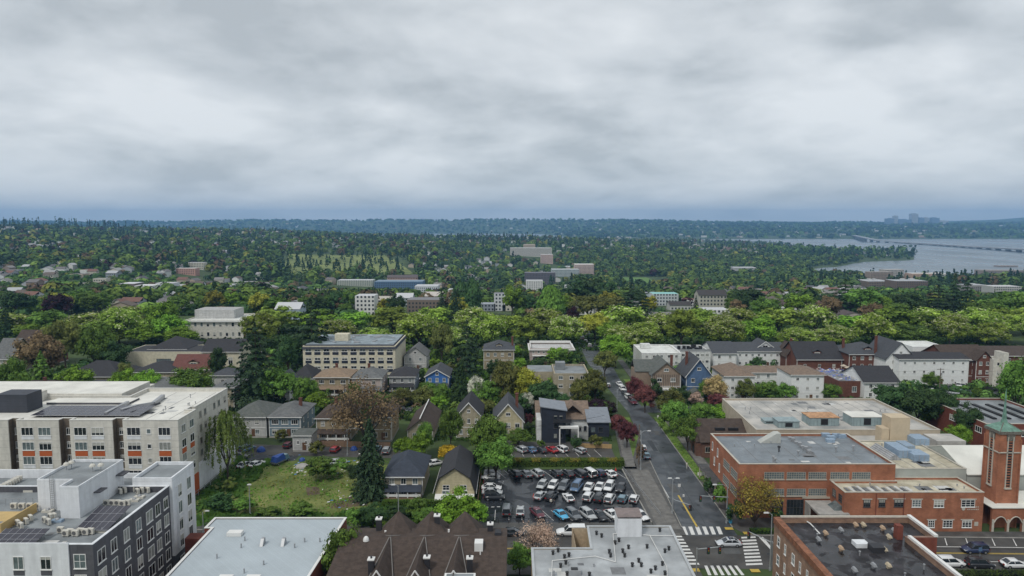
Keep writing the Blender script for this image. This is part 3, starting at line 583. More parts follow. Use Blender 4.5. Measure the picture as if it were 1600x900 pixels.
# ---- floating bridge over the lake
def bridge():
    t = thing('floating_bridge', 'long floating road bridge curving across the grey lake', 'bridge'); M = mat('bridge_concrete', (.27, .28, .29), .8, .1, .02)
    pts = [(1330, 366.5, -38), (1352, 371, -34), (1372, 375, -46), (1400, 377.5, -53), (1460, 381, -53), (1530, 385.5, -52), (1560, 387, -50), (1610, 389.5, -47), (1680, 393, -42)]
    P_ = []
    for px_, py_, z_ in pts:
        z_ += 3; y_ = (H - z_) / ((H - zat(py_, 1000)) / 1000); P_.append(Vector((xat(px_, y_, z_), y_, z_)))
    mb = MB()
    for a, b in zip(P_, P_[1:]):
        d = (b - a); s = Vector((-d.y, d.x, 0)).normalized() * 16
        mb.solid([a - s + Vector((0, 0, -5)), b - s + Vector((0, 0, -5)), b + s + Vector((0, 0, -5)), a + s + Vector((0, 0, -5))], [a - s, b - s, b + s, a + s])
    part('deck', mb, M, t)
    for k, (a, b) in enumerate(zip(P_, P_[1:])):
        n_ = max(2, int((b - a).length / (120 if k < 4 else 75)))
        for j in range(n_):
            p = a.lerp(b, j / n_)
            if p.z > LAKE + 6 or True: part('pier', MB().box(-5, 5, -11, 11, LAKE - 2 - p.z, -5.05), M, t, loc=p)
bridge()
# ---- the towers of the city across the lake
M_TW = mat('tower_glass', (.16, .22, .3), .3, .1, .01, spec=.6); M_TW2 = mat('tower_stone', (.36, .38, .4), .7, .1, .01)
for a, b, tp, mm, lab in [(1387, 1397, 341.5, M_TW, 'low dark tower at the left end of the far skyline'), (1397, 1403, 337.5, M_TW2, 'slim pale tower second from the left of the far skyline'), (1404, 1424, 343, M_TW, 'long low block between the far towers'),
        (1425, 1434.5, 334, M_TW2, 'tallest pale tower of the far skyline'), (1436, 1444, 340.5, M_TW, 'blue tower right of the tallest far tower'), (1444.5, 1452, 340, M_TW2, 'pale tower in the middle right of far skyline'), (1456, 1468, 340.5, M_TW, 'wide blue tower at the right of the far skyline'), (1468, 1482, 345, M_TW2, 'low pale block at the right end of far skyline')]:
    y = 8200; x0, x1 = xat(a, y, 60), xat(b, y, 60); z = float(terr(x0, y)) - 5; h = zat(tp, y) - z
    t = thing('skyscraper', lab, 'skyscraper', ((x0 + x1) / 2, y, z)); w = (x1 - x0) / 2; part('shaft', MB().box(-w, w, 0, 2 * w, 0, h), mm, t)
    part('roof_plant', MB().box(-w * .5, w * .5, w * .5, w * 1.5, h, h + 7), mm, t)
    for k in range(1, 5):
        if h > 60: part('floor_band', MB().box(-w - .6, w + .6, -.6, 2 * w + .6, h * k / 5, h * k / 5 + 3), M_TW, t)

for px_, py_, w_ in ((1358, 437, 8), (1366, 437, 6), (1378, 437, 9), (1388, 438, 5), (1410, 437, 7), (1424, 437, 10), (1440, 438, 6), (1520, 445, 8), (1572, 446, 9), (1584, 446, 6)):
    c = min((q for q in COL.objects if q.get('category') == 'building' and q.parent is None), key=lambda q: abs(800 + F * q.location.x / q.location.y - px_)); o = link('rooftop_unit', tint_mesh('rooftop_unit', [((.55, .56, .56), p) for k_, p in house_geo(w_ * .7, 5, 2.6, 0, 'x', True)], M_FH))
    y_ = c.location.y; zz = zat(py_, y_); o.location = (xat(px_, y_, zz), y_, zz - 1); tag(o, 'white rooftop plant box on the building ' + near_lm(px_, y_), 'rooftop unit', 'white rooftop boxes on the campus buildings')
# ================================================================ building helpers
def W_(name, mb, mats, root, **k):
    "a part whose geometry is given in world metres"
    L_ = root.location; mb.v = [(x - L_.x, y - L_.y, z - L_.z) for x, y, z in mb.v]; return part(name, mb, mats, root, **k)
def inset(poly, d):
    n = len(poly); out = []
    for i in range(n):
        p0, p1, p2 = Vector(poly[i - 1]), Vector(poly[i]), Vector(poly[(i + 1) % n]); a = (p1 - p0).normalized(); b = (p2 - p1).normalized()
        na, nb = Vector((-a.y, a.x)), Vector((-b.y, b.x)); k = (na + nb); k = k / max(.2, k.dot(na)); q = p1 + k * d; out.append((q.x, q.y))
    return out
M_FRAME = mat('window_frame_white', (.7, .7, .68), .5, .04); M_FRAMED = mat('window_frame_dark', (.06, .06, .065), .5, .05); M_FRAMEB = mat('window_frame_bronze', (.33, .31, .27), .5, .05)
GL = [mat('glass_dark', (.018, .022, .026), .12, .3, .8, spec=.7), mat('glass_grey', (.12, .15, .155), .15, .4, 1.2, spec=.7), mat('glass_curtain', (.24, .25, .23), .3, .3, 1.5, spec=.5)]
BLIND = mat('window_blind', (.42, .42, .38), .7, .1)
WM = {}
def win_mesh(w, h, nv, nh, fm):
    k = (round(w, 1), round(h, 1), nv, nh, fm.name)
    if k not in WM:
        w, h = k[0] / 2, k[1] / 2; t = .09; mb = MB(); mb.box(-w, w, -.07, 0, -h, -h + t).box(-w, w, -.07, 0, h - t, h).box(-w, -w + t, -.07, 0, -h + t, h - t).box(w - t, w, -.07, 0, -h + t, h - t)
        for i in range(1, nv): c = -w + 2 * w * i / nv; mb.box(c - .035, c + .035, -.06, 0, -h + t, h - t)
        for i in range(1, nh): c = -h + 2 * h * i / nh; mb.box(-w + t, w - t, -.055, 0, c - .03, c + .03)
        mb.box(-w - .08, w + .08, -.13, -.002, -h - .09, -h - .002)
        pq = lambda mb, a, b, mi=0: mb.poly([(-w + t, -.02, a), (w - t, -.02, a), (w - t, -.02, b), (-w + t, -.02, b)], mi)
        pm = [pq(MB(), -h + t, h - t).mesh('pane', g) for g in GL] + [pq(pq(MB(), -h + t, h * q), h * q, h - t, 1).mesh('pane', [GL[0], BLIND]) for q in (.1, -.4, .5)]
        WM[k] = (mb.mesh('window', fm), pm)
    return WM[k]
ROT = {'S': 0, 'E': math.pi / 2, 'W': -math.pi / 2, 'N': math.pi}
def win(root, face, u, z, w, h, pl, nv=2, nh=1, fm=None, g=None):
    fm = fm or M_FRAME; me, pm = win_mesh(w, h, nv, nh, fm); L_ = root.location; p = (u, pl, z) if face in 'SN' else (pl, u, z)
    o = link('window', me, root, (p[0] - L_.x, p[1] - L_.y, p[2] - L_.z), ROT[face])
    link('pane', pm[random.choice((0, 0, 0, 1, 1, 2, 3, 4, 5)) if g is None else g], o); return o
def wins(root, face, us, zs, w, h, pl, **k):
    for u in us:
        for z in zs: win(root, face, u, z, w, h, pl, **k)
def lin(a, b, n): return [a + (b - a) * (i + .5) / n for i in range(n)]
def block(name, label, cat, poly, h, wm, rm, par=.7, cm=None, z0=0, group=None, plinth=None):
    "flat roofed building on a plan polygon (counter-clockwise, metres)"
    cx = sum(p[0] for p in poly) / len(poly); cy = sum(p[1] for p in poly) / len(poly); t = thing(name, label, cat, (cx, cy, z0), 0, group); n = len(poly)
    ins = inset(poly, .3); o2 = inset(poly, -.06); i2 = inset(poly, .36); mb = MB(); cm = cm or wm
    for i in range(n):
        j = (i + 1) % n; a, b, c, d = poly[i], poly[j], ins[i], ins[j]
        mb.poly([(*a, z0), (*b, z0), (*b, h), (*a, h)]); mb.poly([(*d, h - par), (*c, h - par), (*c, h), (*d, h)]); mb.poly([(*a, h), (*b, h), (*d, h), (*c, h)])
    W_('wall', mb, wm, t); W_('roof', MB().poly([(x, y, h - par) for x, y in inset(poly, .29)]), rm, t)
    mb = MB()
    for i in range(n):
        j = (i + 1) % n; mb.solid([(*o2[i], h + .005), (*o2[j], h + .005), (*i2[j], h + .005), (*i2[i], h + .005)], [(*o2[i], h + .09), (*o2[j], h + .09), (*i2[j], h + .09), (*i2[i], h + .09)])
    W_('coping', mb, cm, t)
    if plinth:
        mb = MB(); o3 = inset(poly, -.05)
        for i in range(n): j = (i + 1) % n; mb.poly([(*o3[i], z0), (*o3[j], z0), (*o3[j], plinth[0]), (*o3[i], plinth[0])]); mb.poly([(*o3[i], plinth[0]), (*o3[j], plinth[0]), (*poly[j], plinth[0]), (*poly[i], plinth[0])])
        W_('plinth', mb, plinth[1], t)
    return t
def rect(x0, x1, y0, y1): return [(x0, y0), (x1, y0), (x1, y1), (x0, y1)]
def gable_roof(mb, x0, x1, y0, y1, e, r, ax, o=.45, th=.18):
    if ax == 'x':
        c = (y0 + y1) / 2; s = r / ((y1 - y0) / 2); yo0, yo1 = y0 - o, y1 + o; ez = e - o * s
        for ya, sg in ((yo0, 1), (yo1, -1)):
            b = [(x0 - o, ya, ez), (x1 + o, ya, ez), (x1 + o, c, e + r), (x0 - o, c, e + r)]
            if sg < 0: b = b[::-1]
            mb.solid(b, [(p[0], p[1], p[2] + th) for p in b])
    else:
        c = (x0 + x1) / 2; s = r / ((x1 - x0) / 2); ez = e - o * s
        for xa, sg in ((x0 - o, -1), (x1 + o, 1)):
            b = [(xa, y0 - o, ez), (c, y0 - o, e + r), (c, y1 + o, e + r), (xa, y1 + o, ez)]
            if sg > 0: b = b[::-1]
            mb.solid(b, [(p[0], p[1], p[2] + th) for p in b])
def hip_roof(mb, x0, x1, y0, y1, e, r, o=.5, th=.2):
    x0, x1, y0, y1 = x0 - o, x1 + o, y0 - o, y1 + o; w, d = x1 - x0, y1 - y0; a = min(w, d) / 2
    r0, r1 = ((x0 + a, (y0 + y1) / 2), (x1 - a, (y0 + y1) / 2)) if w >= d else (((x0 + x1) / 2, y0 + a), ((x0 + x1) / 2, y1 - a)); R0, R1 = (*r0, e + r), (*r1, e + r)
    z = e + th; A, B, C, D = (x0, y0, z), (x1, y0, z), (x1, y1, z), (x0, y1, z)
    if w >= d: mb.poly([A, B, R1, R0]); mb.poly([B, C, R1]); mb.poly([C, D, R0, R1]); mb.poly([D, A, R0])
    else: mb.poly([A, B, R0]); mb.poly([B, C, R1, R0]); mb.poly([C, D, R1]); mb.poly([D, A, R0, R1])
    mb.poly([(x0, y0, e - .02), (x1, y0, e - .02), B, A]); mb.poly([(x1, y0, e - .02), (x1, y1, e - .02), C, B]); mb.poly([(x1, y1, e - .02), (x0, y1, e - .02), D, C]); mb.poly([(x0, y1, e - .02), (x0, y0, e - .02), A, D])
    mb.poly([(x0, y1, e - .02), (x1, y1, e - .02), (x1, y0, e - .02), (x0, y0, e - .02)])
def walls(mb, x0, x1, y0, y1, e, r=0, ax=None, z0=0):
    mb.box(x0, x1, y0, y1, z0, e)
    if ax == 'y': c = (x0 + x1) / 2; mb.solid([(x0, y0, e), (x1, y0, e), (x1, y1, e), (x0, y1, e)], [(c - .01, y0, e + r), (c + .01, y0, e + r), (c + .01, y1, e + r), (c - .01, y1, e + r)])
    if ax == 'x': c = (y0 + y1) / 2; mb.solid([(x0, y0, e), (x1, y0, e), (x1, y1, e), (x0, y1, e)], [(x0, c - .01, e + r), (x1, c - .01, e + r), (x1, c + .01, e + r), (x0, c + .01, e + r)])
def S_(name, c, **k):
    k = {**dict(rough=.85, var=.14, sc=1.2), **k}; return mat(name, c, **k)
MR = {'slate': S_('roof_slate', (.07, .075, .085), mode='shingle'), 'navy': S_('roof_navy', (.045, .055, .075), mode='shingle'), 'grey': S_('roof_grey_shingle', (.13, .135, .135), mode='shingle', col2=(.15, .155, .155)), 'green': S_('roof_mossy_grey', (.10, .115, .10), mode='shingle', col2=(.12, .125, .12)),
      'brown': S_('roof_brown', (.062, .045, .036), mode='shingle', col2=(.075, .055, .045)), 'tan': S_('roof_tan', (.26, .19, .13), mode='shingle'), 'red': S_('roof_red_brown', (.15, .06, .05), mode='shingle'), 'dk': S_('roof_black', (.04, .04, .045), mode='shingle'),
      'tile': S_('roof_tan_tile', (.19, .145, .11), mode='shingle', col2=(.22, .16, .12)), 'metal': S_('roof_metal', (.2, .22, .25), mode='seam', rough=.45), 'whitem': S_('roof_white_membrane', (.62, .63, .6), sc=.3, var=.16)}
MW = {'cream': S_('siding_cream', (.52, .46, .30), mode='siding'), 'beige': S_('siding_beige', (.42, .37, .27), mode='siding'), 'grey': S_('siding_grey', (.38, .39, .38), mode='siding'), 'lgrey': S_('siding_light_grey', (.5, .5, .49), mode='siding'), 'bluegrey': S_('siding_blue_grey', (.2, .27, .32), mode='siding'),
      'blue': S_('siding_bright_blue', (.06, .18, .48), mode='siding'), 'dblue': S_('siding_slate_blue', (.10, .17, .30), mode='siding'), 'white': S_('siding_white', (.68, .69, .67), mode='siding'), 'tan': S_('siding_tan', (.36, .30, .2), mode='siding'), 'pinkgrey': S_('stucco_pink_grey', (.42, .35, .32)),
      'brick': S_('brick_dark', (.16, .065, .045), mode='brick'), 'navy': S_('siding_navy_black', (.028, .034, .05), mode='siding'), 'stucco': S_('stucco_pale', (.58, .56, .5)), 'plaster': S_('plaster_cream', (.56, .52, .4)), 'timber': S_('timber_brown', (.26, .2, .15)), 'whitew': S_('wall_white_paint', (.72, .73, .72), var=.07)}
M_TRIM = mat('trim_white', (.68, .68, .66), .6, .06); M_DARK = mat('dark_opening', (.015, .015, .017), .6, .2); M_DOOR = mat('door_brown', (.13, .07, .04), .5, .15); M_WOOD = mat('wood_weathered', (.2, .13, .085), .85, .25, 2); M_CONC = mat('concrete', (.33, .32, .3), .9, .18, .8, bump=.2)
def house(l, r, pe, pb, depth, kind, wm, rm, label, rise=None, pr=None, cols=3, rows=2, porch=None, dormer=None, chim=None, side=None, name='house', trim=True, wmat2=None, lw=1.1, lh=1.35, nv=2, roofo=.5):
    """house from its front wall in the picture: left, right, eave and base rows; depth in metres; roof kind x/y (ridge direction) or hip;
    side 'E'/'W' side wall seen"""
    y0 = at((l + r) / 2, pb)[1]; x0 = xat(l, y0, 2); x1 = xat(r, y0, 2); e = zat(pe, y0); y1 = y0 + depth
    span = depth if kind == 'x' else (x1 - x0) if kind == 'y' else min(depth, x1 - x0)
    if rise is None: rise = (zat(pr, y0 + (depth / 2 if kind != 'y' else 0)) - e - .2) if pr else span * .3
    t = thing(name, label, 'house', ((x0 + x1) / 2, y0, 0)); t['_'] = 0; del t['_']
    mb = MB(); walls(mb, x0, x1, y0, y1, e, rise, kind if kind in 'xy' else None); W_('wall', mb, wm, t)
    W_('foundation', MB().box(x0 - .06, x1 + .06, y0 - .06, y1 + .06, 0, .5), M_CONC, t)
    mb = MB()
    if kind in 'xy': gable_roof(mb, x0, x1, y0, y1, e, rise, kind, roofo)
    else: hip_roof(mb, x0, x1, y0, y1, e, rise, roofo)
    ro = W_('roof', mb, rm, t)
    fh = e / rows
    for i in range(rows):
        z = fh * i + fh * .55 + (.15 if i == 0 else 0)
        if i == 0 and porch: continue
        wins(t, 'S', lin(x0 + .3, x1 - .3, cols), [z], lw, lh, y0, nv=nv)
        if side: wins(t, side, lin(y0 + .5, y1 - .5, max(2, int(depth / 3.6))), [z], .9, lh, x1 if side == 'E' else x0)
    if kind == 'y' and rise > 2: win(t, 'S', (x0 + x1) / 2, e + rise * .38, lw, 1.0, y0)
    if kind == 'y' and trim:
        c = (x0 + x1) / 2; s = rise / ((x1 - x0) / 2)
        for xa in (x0 - roofo, x1 + roofo): mb = MB(); za = e - roofo * s; b = [(xa, y0 - roofo - .06, za - .12), (c, y0 - roofo - .06, e + rise - .12), (c, y0 - roofo - .002, e + rise - .12), (xa, y0 - roofo - .002, za - .12)]; b = b if xa < c else b[::-1]; mb.solid(b, [(p[0], p[1], p[2] + .34) for p in b]); W_('bargeboard', mb, M_TRIM, t)
    for xa in (x0, x1): W_('corner_board', MB().box(xa - .08, xa + .08, y0 - .04, y0 + .08, .5, e - .02), M_TRIM, t)
    if porch:
        ph = porch if isinstance(porch, float) else fh * .92; d = 2.2; mb = MB(); b = [(x0 + .1, y0 - d, ph - .25), (x1 - .1, y0 - d, ph - .25), (x1 - .1, y0 - .002, ph + .55), (x0 + .1, y0 - .002, ph + .55)]; mb.solid(b, [(p[0], p[1], p[2] + .15) for p in b]); W_('porch_roof', mb, rm, t)
        W_('porch_floor', MB().box(x0 + .1, x1 - .1, y0 - d, y0 - .062, 0, .55), M_WOOD, t)
        for xx in lin(x0 + .1, x1 - .1, 4)[::3] + [(x0 + x1) / 2 - 1.2, (x0 + x1) / 2 + 1.2]: W_('porch_post', MB().box(xx - .11, xx + .11, y0 - d + .1, y0 - d + .32, .55, ph - .26), M_TRIM, t)
        wins(t, 'S', lin(x0 + .3, x1 - .3, cols), [ph * .55], lw, 1.2, y0); W_('railing', MB().box(x0 + .1, x1 - .1, y0 - d + .16, y0 - d + .22, .8, 1.35), M_TRIM, t)
    if kind != 'y': W_('gutter', MB().box(x0 - roofo - .1, x1 + roofo + .1, y0 - roofo - .14, y0 - roofo - .01, e - (roofo * rise / (depth / 2) if kind == 'x' else 0) - .02, e - (roofo * rise / (depth / 2) if kind == 'x' else 0) + .16), M_TRIM, t)
    if rows > 1: W_('belt_trim', MB().box(x0 - .03, x1 + .03, y0 - .05, y0 - .002, fh - .1, fh + .08), M_TRIM, t)
    W_('downspout', MB().tube((x1 - .25, y0 - .1, .5), (x1 - .25, y0 - .1, e - .05), .05, n=5), M_TRIM, t)
    c = x0 + (x1 - x0) * .62; W_('door', MB().box(c - .5, c + .5, y0 - .09, y0 - .002, .5, 2.55), M_DOOR, t)
    if dormer:
        w = dormer; c = (x0 + x1) / 2; zb = e + rise * .25; ry = y0 + depth / 2 * .3; mb = MB(); mb.box(c - w, c + w, ry, ry + depth * .3, zb - .6, zb + 1.1); dm = W_('dormer', mb, wm, t)
        mb = MB(); gable_roof(mb, c - w, c + w, ry, ry + depth * .35, zb + 1.1, w * .5, 'y', .25, .12); q = W_('dormer_roof', mb, rm, t); wins(t, 'S', [c], [zb + .45], w * 1.3, .9, ry)
    for cf in (chim or []):
        cx_ = x0 + (x1 - x0) * cf; cy_ = y0 + depth * .55; W_('chimney', MB().box(cx_ - .4, cx_ + .4, cy_ - .4, cy_ + .4, e, e + rise + 1.1).box(cx_ - .5, cx_ + .5, cy_ - .5, cy_ + .5, e + rise + 1.105, e + rise + 1.25), MW['brick'], t)
    KEEP.append(((x0 + x1) / 2, (y0 + y1) / 2, 1, 1)); FOOT.append((x0, x1, y0, y1)); return t, x0, x1, y0, y1, e
FOOT = []
# ================================================================ the large foreground buildings
M_GRAVEL = S_('roof_grey_membrane', (.24, .26, .27), sc=.25, var=.22, wet=.35, bump=.15, coord='World'); M_PALE = S_('roof_pale_gravel', (.33, .335, .325), sc=.15, var=.25, col2=(.42, .40, .365), coord='World'); M_WROOF = S_('roof_light_beige', (.64, .63, .58), sc=.2, var=.14, coord='World')
M_GREYP = S_('panel_dark_grey', (.095, .095, .105), mode='panel', p=(2.4, 2.9, .03, .7)); M_WHP = S_('panel_white', (.7, .72, .74), mode='panel', p=(2.4, 2.9, .02, .88), var=.05)
M_CRM = S_('panel_cream', (.6, .58, .52), mode='panel', p=(60, 1.45, .05, .8), var=.08); M_BRN = S_('panel_brown', (.15, .12, .09), mode='panel', p=(60, 1.45, .05, .7)); M_ORG = mat('panel_orange', (.42, .10, .03), .7, .08)
M_BRK = S_('brick_orange', (.34, .136, .075), mode='brick', col2=(.38, .156, .088), sc=.35, var=.2, bump=.1, coord='World'); M_SILL = mat('stone_trim', (.45, .42, .36), .85, .12, 2); M_BRKD = S_('brick_red', (.20, .06, .04), mode='brick', coord='World')
# grey and white apartment block, lower left
g = block('apartment_building', 'modern grey and white apartment block with rooftop solar panels, lower left corner', 'apartment building', [(-98, 90.8), (-58.1, 90.8), (-58.1, 112), (-98, 112)], 16.6, M_GREYP, M_GRAVEL, 1.0, M_WHP)
W_('white_facade', MB().box(-98, -61.4, 90.6, 90.79, 0, 16.9), M_WHP, g)
W_('corner_tower', MB().box(-64.3, -57.6, 112.01, 120, 4.2, 17.4, top=1).box(-64.0, -57.9, 112.3, 119.7, 17.4, 17.41, 1), [M_WHP, M_GRAVEL], g)
W_('tower_base', MB().box(-64, -57.9, 112.01, 119.8, 0, 4.19), M_GREYP, g)
W_('tower_parapet', MB().box(-64.3, -57.6, 112.0, 112.25, 17.42, 18).box(-64.3, -57.6, 119.75, 120, 17.42, 18).box(-64.3, -64.0, 112.26, 119.74, 17.42, 18).box(-57.9, -57.6, 112.26, 119.74, 17.42, 18), M_WHP, g)
W_('rear_wing', MB().box(-98, -64.31, 112.02, 119, 0, 15.4, 0, 1), [M_WHP, M_GRAVEL], g)
W_('rear_parapet', MB().box(-98, -76, 118.7, 119.02, 15.41, 16.9).box(-76, -64.32, 118.6, 118.9, 15.41, 16.3), M_WHP, g)
ZF = [14.2, 11.2, 8.2, 5.2, 2.2]
for i, y in enumerate([92.6, 95.6, 98.9, 102.2, 105.4, 108.0, 110.6]): wins(g, 'E', [y], ZF, 1.9 if i in (0, 4) else 1.5, 2.0, -58.1, nv=2, nh=1)
wins(g, 'E', [114.4, 117.8], [z + .7 for z in ZF[:4]] + [2.2], 1.5, 2.2, -57.6, nv=2, nh=1); W_('ac_shelf', MB().box(-57.6, -57.2, 113.2, 113.25, 5, 16), M_WHP, g)
wins(g, 'S', [-60.0], ZF, 1.7, 2.1, 90.8, nv=2, nh=2); wins(g, 'S', [-64.6, -68.4, -72.2, -76, -80, -84, -88], [z - .15 for z in ZF], 1.5, 1.9, 90.6, nv=2)
for x in [-64.6, -68.4, -72.2, -76, -80, -84, -88]: W_('spandrel', MB().box(x - .75, x + .75, 90.54, 90.598, 12.25, 12.95), M_GREYP, g)
W_('penthouse', MB().prism([(-69.6, 101.5), (-66.6, 101.5), (-66.6, 113.6), (-75, 113.6), (-75, 104.4), (-69.6, 104.4)], 15.55, 20.3, 0, 1), [M_WHP, M_GRAVEL], g)
pp = [(-69.6, 101.5), (-66.6, 101.5), (-66.6, 113.6), (-75, 113.6), (-75, 104.4), (-69.6, 104.4)]; pi_ = inset(pp, .2); mb = MB()
for i in range(6): j = (i + 1) % 6; mb.solid([(*pp[i], 20.31), (*pp[j], 20.31), (*pi_[j], 20.31), (*pi_[i], 20.31)], [(*pp[i], 20.7), (*pp[j], 20.7), (*pi_[j], 20.7), (*pi_[i], 20.7)])
W_('penthouse_parapet', mb, M_WHP, g)
mb = MB()
for x in (-72.9, -72.3): mb.box(x - .03, x + .03, 104.2, 104.26, 15.7, 21.3)
for z in np.arange(16, 21.2, .35): mb.box(-72.87, -72.33, 104.2, 104.25, z, z + .05)
W_('ladder', mb, mat('galvanised', (.35, .36, .37), .5, .1, metal=.4), g); M_GALV = MATS['galvanised']
W_('canopy', MB().box(-66.55, -65.5, 105, 107, 18.2, 18.35).box(-66.55, -65.4, 111.2, 113.4, 18.6, 18.8), M_GREYP, g)
W_('courtyard_wall', MB().box(-84, -74.9, 100.4, 104, 15.6, 15.62, 0).box(-75.2, -75, 96.4, 104, 15.62, 17.0).box(-84, -75.21, 96.4, 96.6, 15.62, 17), mat('stucco_ochre', (.5, .36, .16), .85, .1), g)
W_('rail_posts', MB().path([(-84, 106.5, 16.7), (-75.1, 106.5, 16.7)], .03, 4).path([(-84, 106.5, 16.1), (-75.1, 106.5, 16.1)], .02, 4), M_GALV, g)
for i in range(9): W_('rail_post', MB().box(-84 + i * 1.1, -83.95 + i * 1.1, 106.45, 106.5, 15.6, 16.7), M_GALV, g)
# salmon and cream apartment block behind it
ys = 142.5; X = lambda p: xat(p, ys, 17)
rc = [(X(13), X(26)), (X(92), X(109)), (X(176), X(192))]; poly = [(-150, 163), (-150, ys)]
for a, b in rc: poly += [(a, ys), (a, ys + 1.6), (b, ys + 1.6), (b, ys)]
poly += [(-71.4, ys), (-71.4, 151), (-73.6, 151), (-73.6, 153.2), (-72.6, 153.2), (-72.6, 171), (-93, 171), (-93, 163)]
s = block('apartment_building', 'cream apartment block with orange panels between its windows and a white roof', 'apartment building', poly, 19, M_CRM, M_WROOF, .8, mat('coping_pale', (.6, .59, .55), .7, .05))
for a, b in rc:
    W_('recess_wall', MB().box(a + .02, b - .02, ys + 1.4, ys + 1.59, 0, 18.9).box(a + .003, a + .06, ys + .2, ys + 1.39, 0, 18.9).box(b - .06, b - .003, ys + .2, ys + 1.39, 0, 18.9), M_BRN, s); wins(s, 'S', [(a + b) / 2], [16.2, 13.2, 10.2, 7.2], 1.0, 1.5, ys + 1.4, fm=M_FRAME, nv=2)
zs4 = [zat(p, ys) for p in (674, 697, 719.5, 741)]
for l, r in [(34, 53), (60.5, 80), (116.5, 136), (143.5, 163), (199, 220), (248, 267)]:
    x0, x1 = xat(l, ys, 15), xat(r, ys, 15); c = (x0 + x1) / 2; wins(s, 'S', [c], zs4 + [2.5], x1 - x0, 1.75, ys, nv=3); W_('orange_panel', MB().box(x0, x1, ys - .06, ys - .002, (zs4[1] + zs4[2]) / 2 - .62, (zs4[1] + zs4[2]) / 2 + .58), M_ORG, s); W_('orange_panel', MB().box(x0, x1, ys - .06, ys - .002, 3.6, 4.8), M_ORG, s)
    for z in (zs4[0], zs4[2]): W_('white_panel', MB().box(x0, x1, ys - .05, ys - .002, z - 1.75, z - 1.0), M_WHP, s)
wins(s, 'S', [xat(233, ys, 15)], zs4, .9, 1.1, ys, nv=1)
wins(s, 'E', [144.8, 148.6], zs4 + [2.5], 1.9, 1.75, -71.4, nv=2)
for y in (144.8, 148.6): W_('orange_panel', MB().box(-71.39, -71.33, y - .95, y + .95, (zs4[1] + zs4[2]) / 2 - .62, (zs4[1] + zs4[2]) / 2 + .58), M_ORG, s)
W_('orange_base', MB().box(-71.39, -71.2, 146.8, 150.6, 0, 4.6), M_ORG, s)
wins(s, 'E', [155.5, 158, 163, 165.6, 169], [16.6, 13.5, 10.4, 7.6], 1.1, 1.5, -72.6, nv=2, fm=M_FRAMEB); W_('white_plinth', MB().box(-73.4, -71.6, 151.6, 172, 0, 5.6), M_WHP, s)
W_('rear_block', MB().box(-150, -95, 163.01, 176, 0, 19.6, 0, 1).box(-121, -113, 160, 162.9, 18.3, 20.6), [M_CRM, M_WROOF], s)
W_('plant_room', MB().box(-116.5, -109.5, 151, 156, 18.25, 22.4), mat('louvre_dark', (.05, .055, .07), .6, .1, mode='siding', p=(9, .25, .04, .6)), s)
W_('side_wing', MB().box(-94.9, -84, 171.01, 182, 0, 15.5, 0, 1).box(-105, -98, 176.01, 184, 0, 17), [M_CRM, M_GRAVEL], s)
W_('lower_deck', MB().box(-110, -90.5, 158, 162.6, 18.22, 18.7, 0, 1), [M_GREYP, M_WROOF], s)
# long white-roofed brick commercial building
b = block('commercial_building', 'single storey brick building with a broad pale blue-white metal roof', 'commercial building', [(-50.5, 62), (-31, 62), (-29.3, 116.5), (-52.6, 116.5), (-52.6, 112.3), (-51.4, 112.3)], 9, M_BRKD, S_('roof_blue_white_metal', (.39, .44, .47), mode='seam', p=(.6, 80, .03, .9), var=.06, sc=.2, coord='World'), .12, M_TRIM)
wins(b, 'E', [98, 101.5, 105, 108.5, 112], [6.2, 2.4], 1.1, 1.7, -29.9 + 0, nv=1, nh=2)
W_('roof_hatch', MB().box(-47.6, -45.2, 109.4, 110.7, 8.9, 9.5).box(-43, -41, 95.2, 96.2, 8.9, 9.4).box(-39, -37, 95.2, 96.2, 8.9, 9.4), M_TRIM, b)
for x in (-40.8, -37.4): W_('roof_vent', MB().solid([(x, 105.8, 8.9), (x + .5, 105.8, 8.9), (x + .5, 107.3, 8.9), (x, 107.3, 8.9)], [(x, 106.6, 9.9), (x + .5, 106.6, 9.9), (x + .5, 107.2, 9.9), (x, 107.2, 9.9)]), M_GALV, b)
for x, y in ((-43.6, 105.5), (-44, 108), (-34, 107.5), (-35, 105.5), (-38, 100), (-31.5, 107.5), (-46, 102), (-40, 97.5)): W_('roof_pipe', MB().tube((x, y, 8.9), (x, y, 9.6), .12), M_GALV, b)
W_('brick_pier', MB().box(-56.0, -53.1, 112.2, 114.4, 0, 7.2), M_BRKD, b)
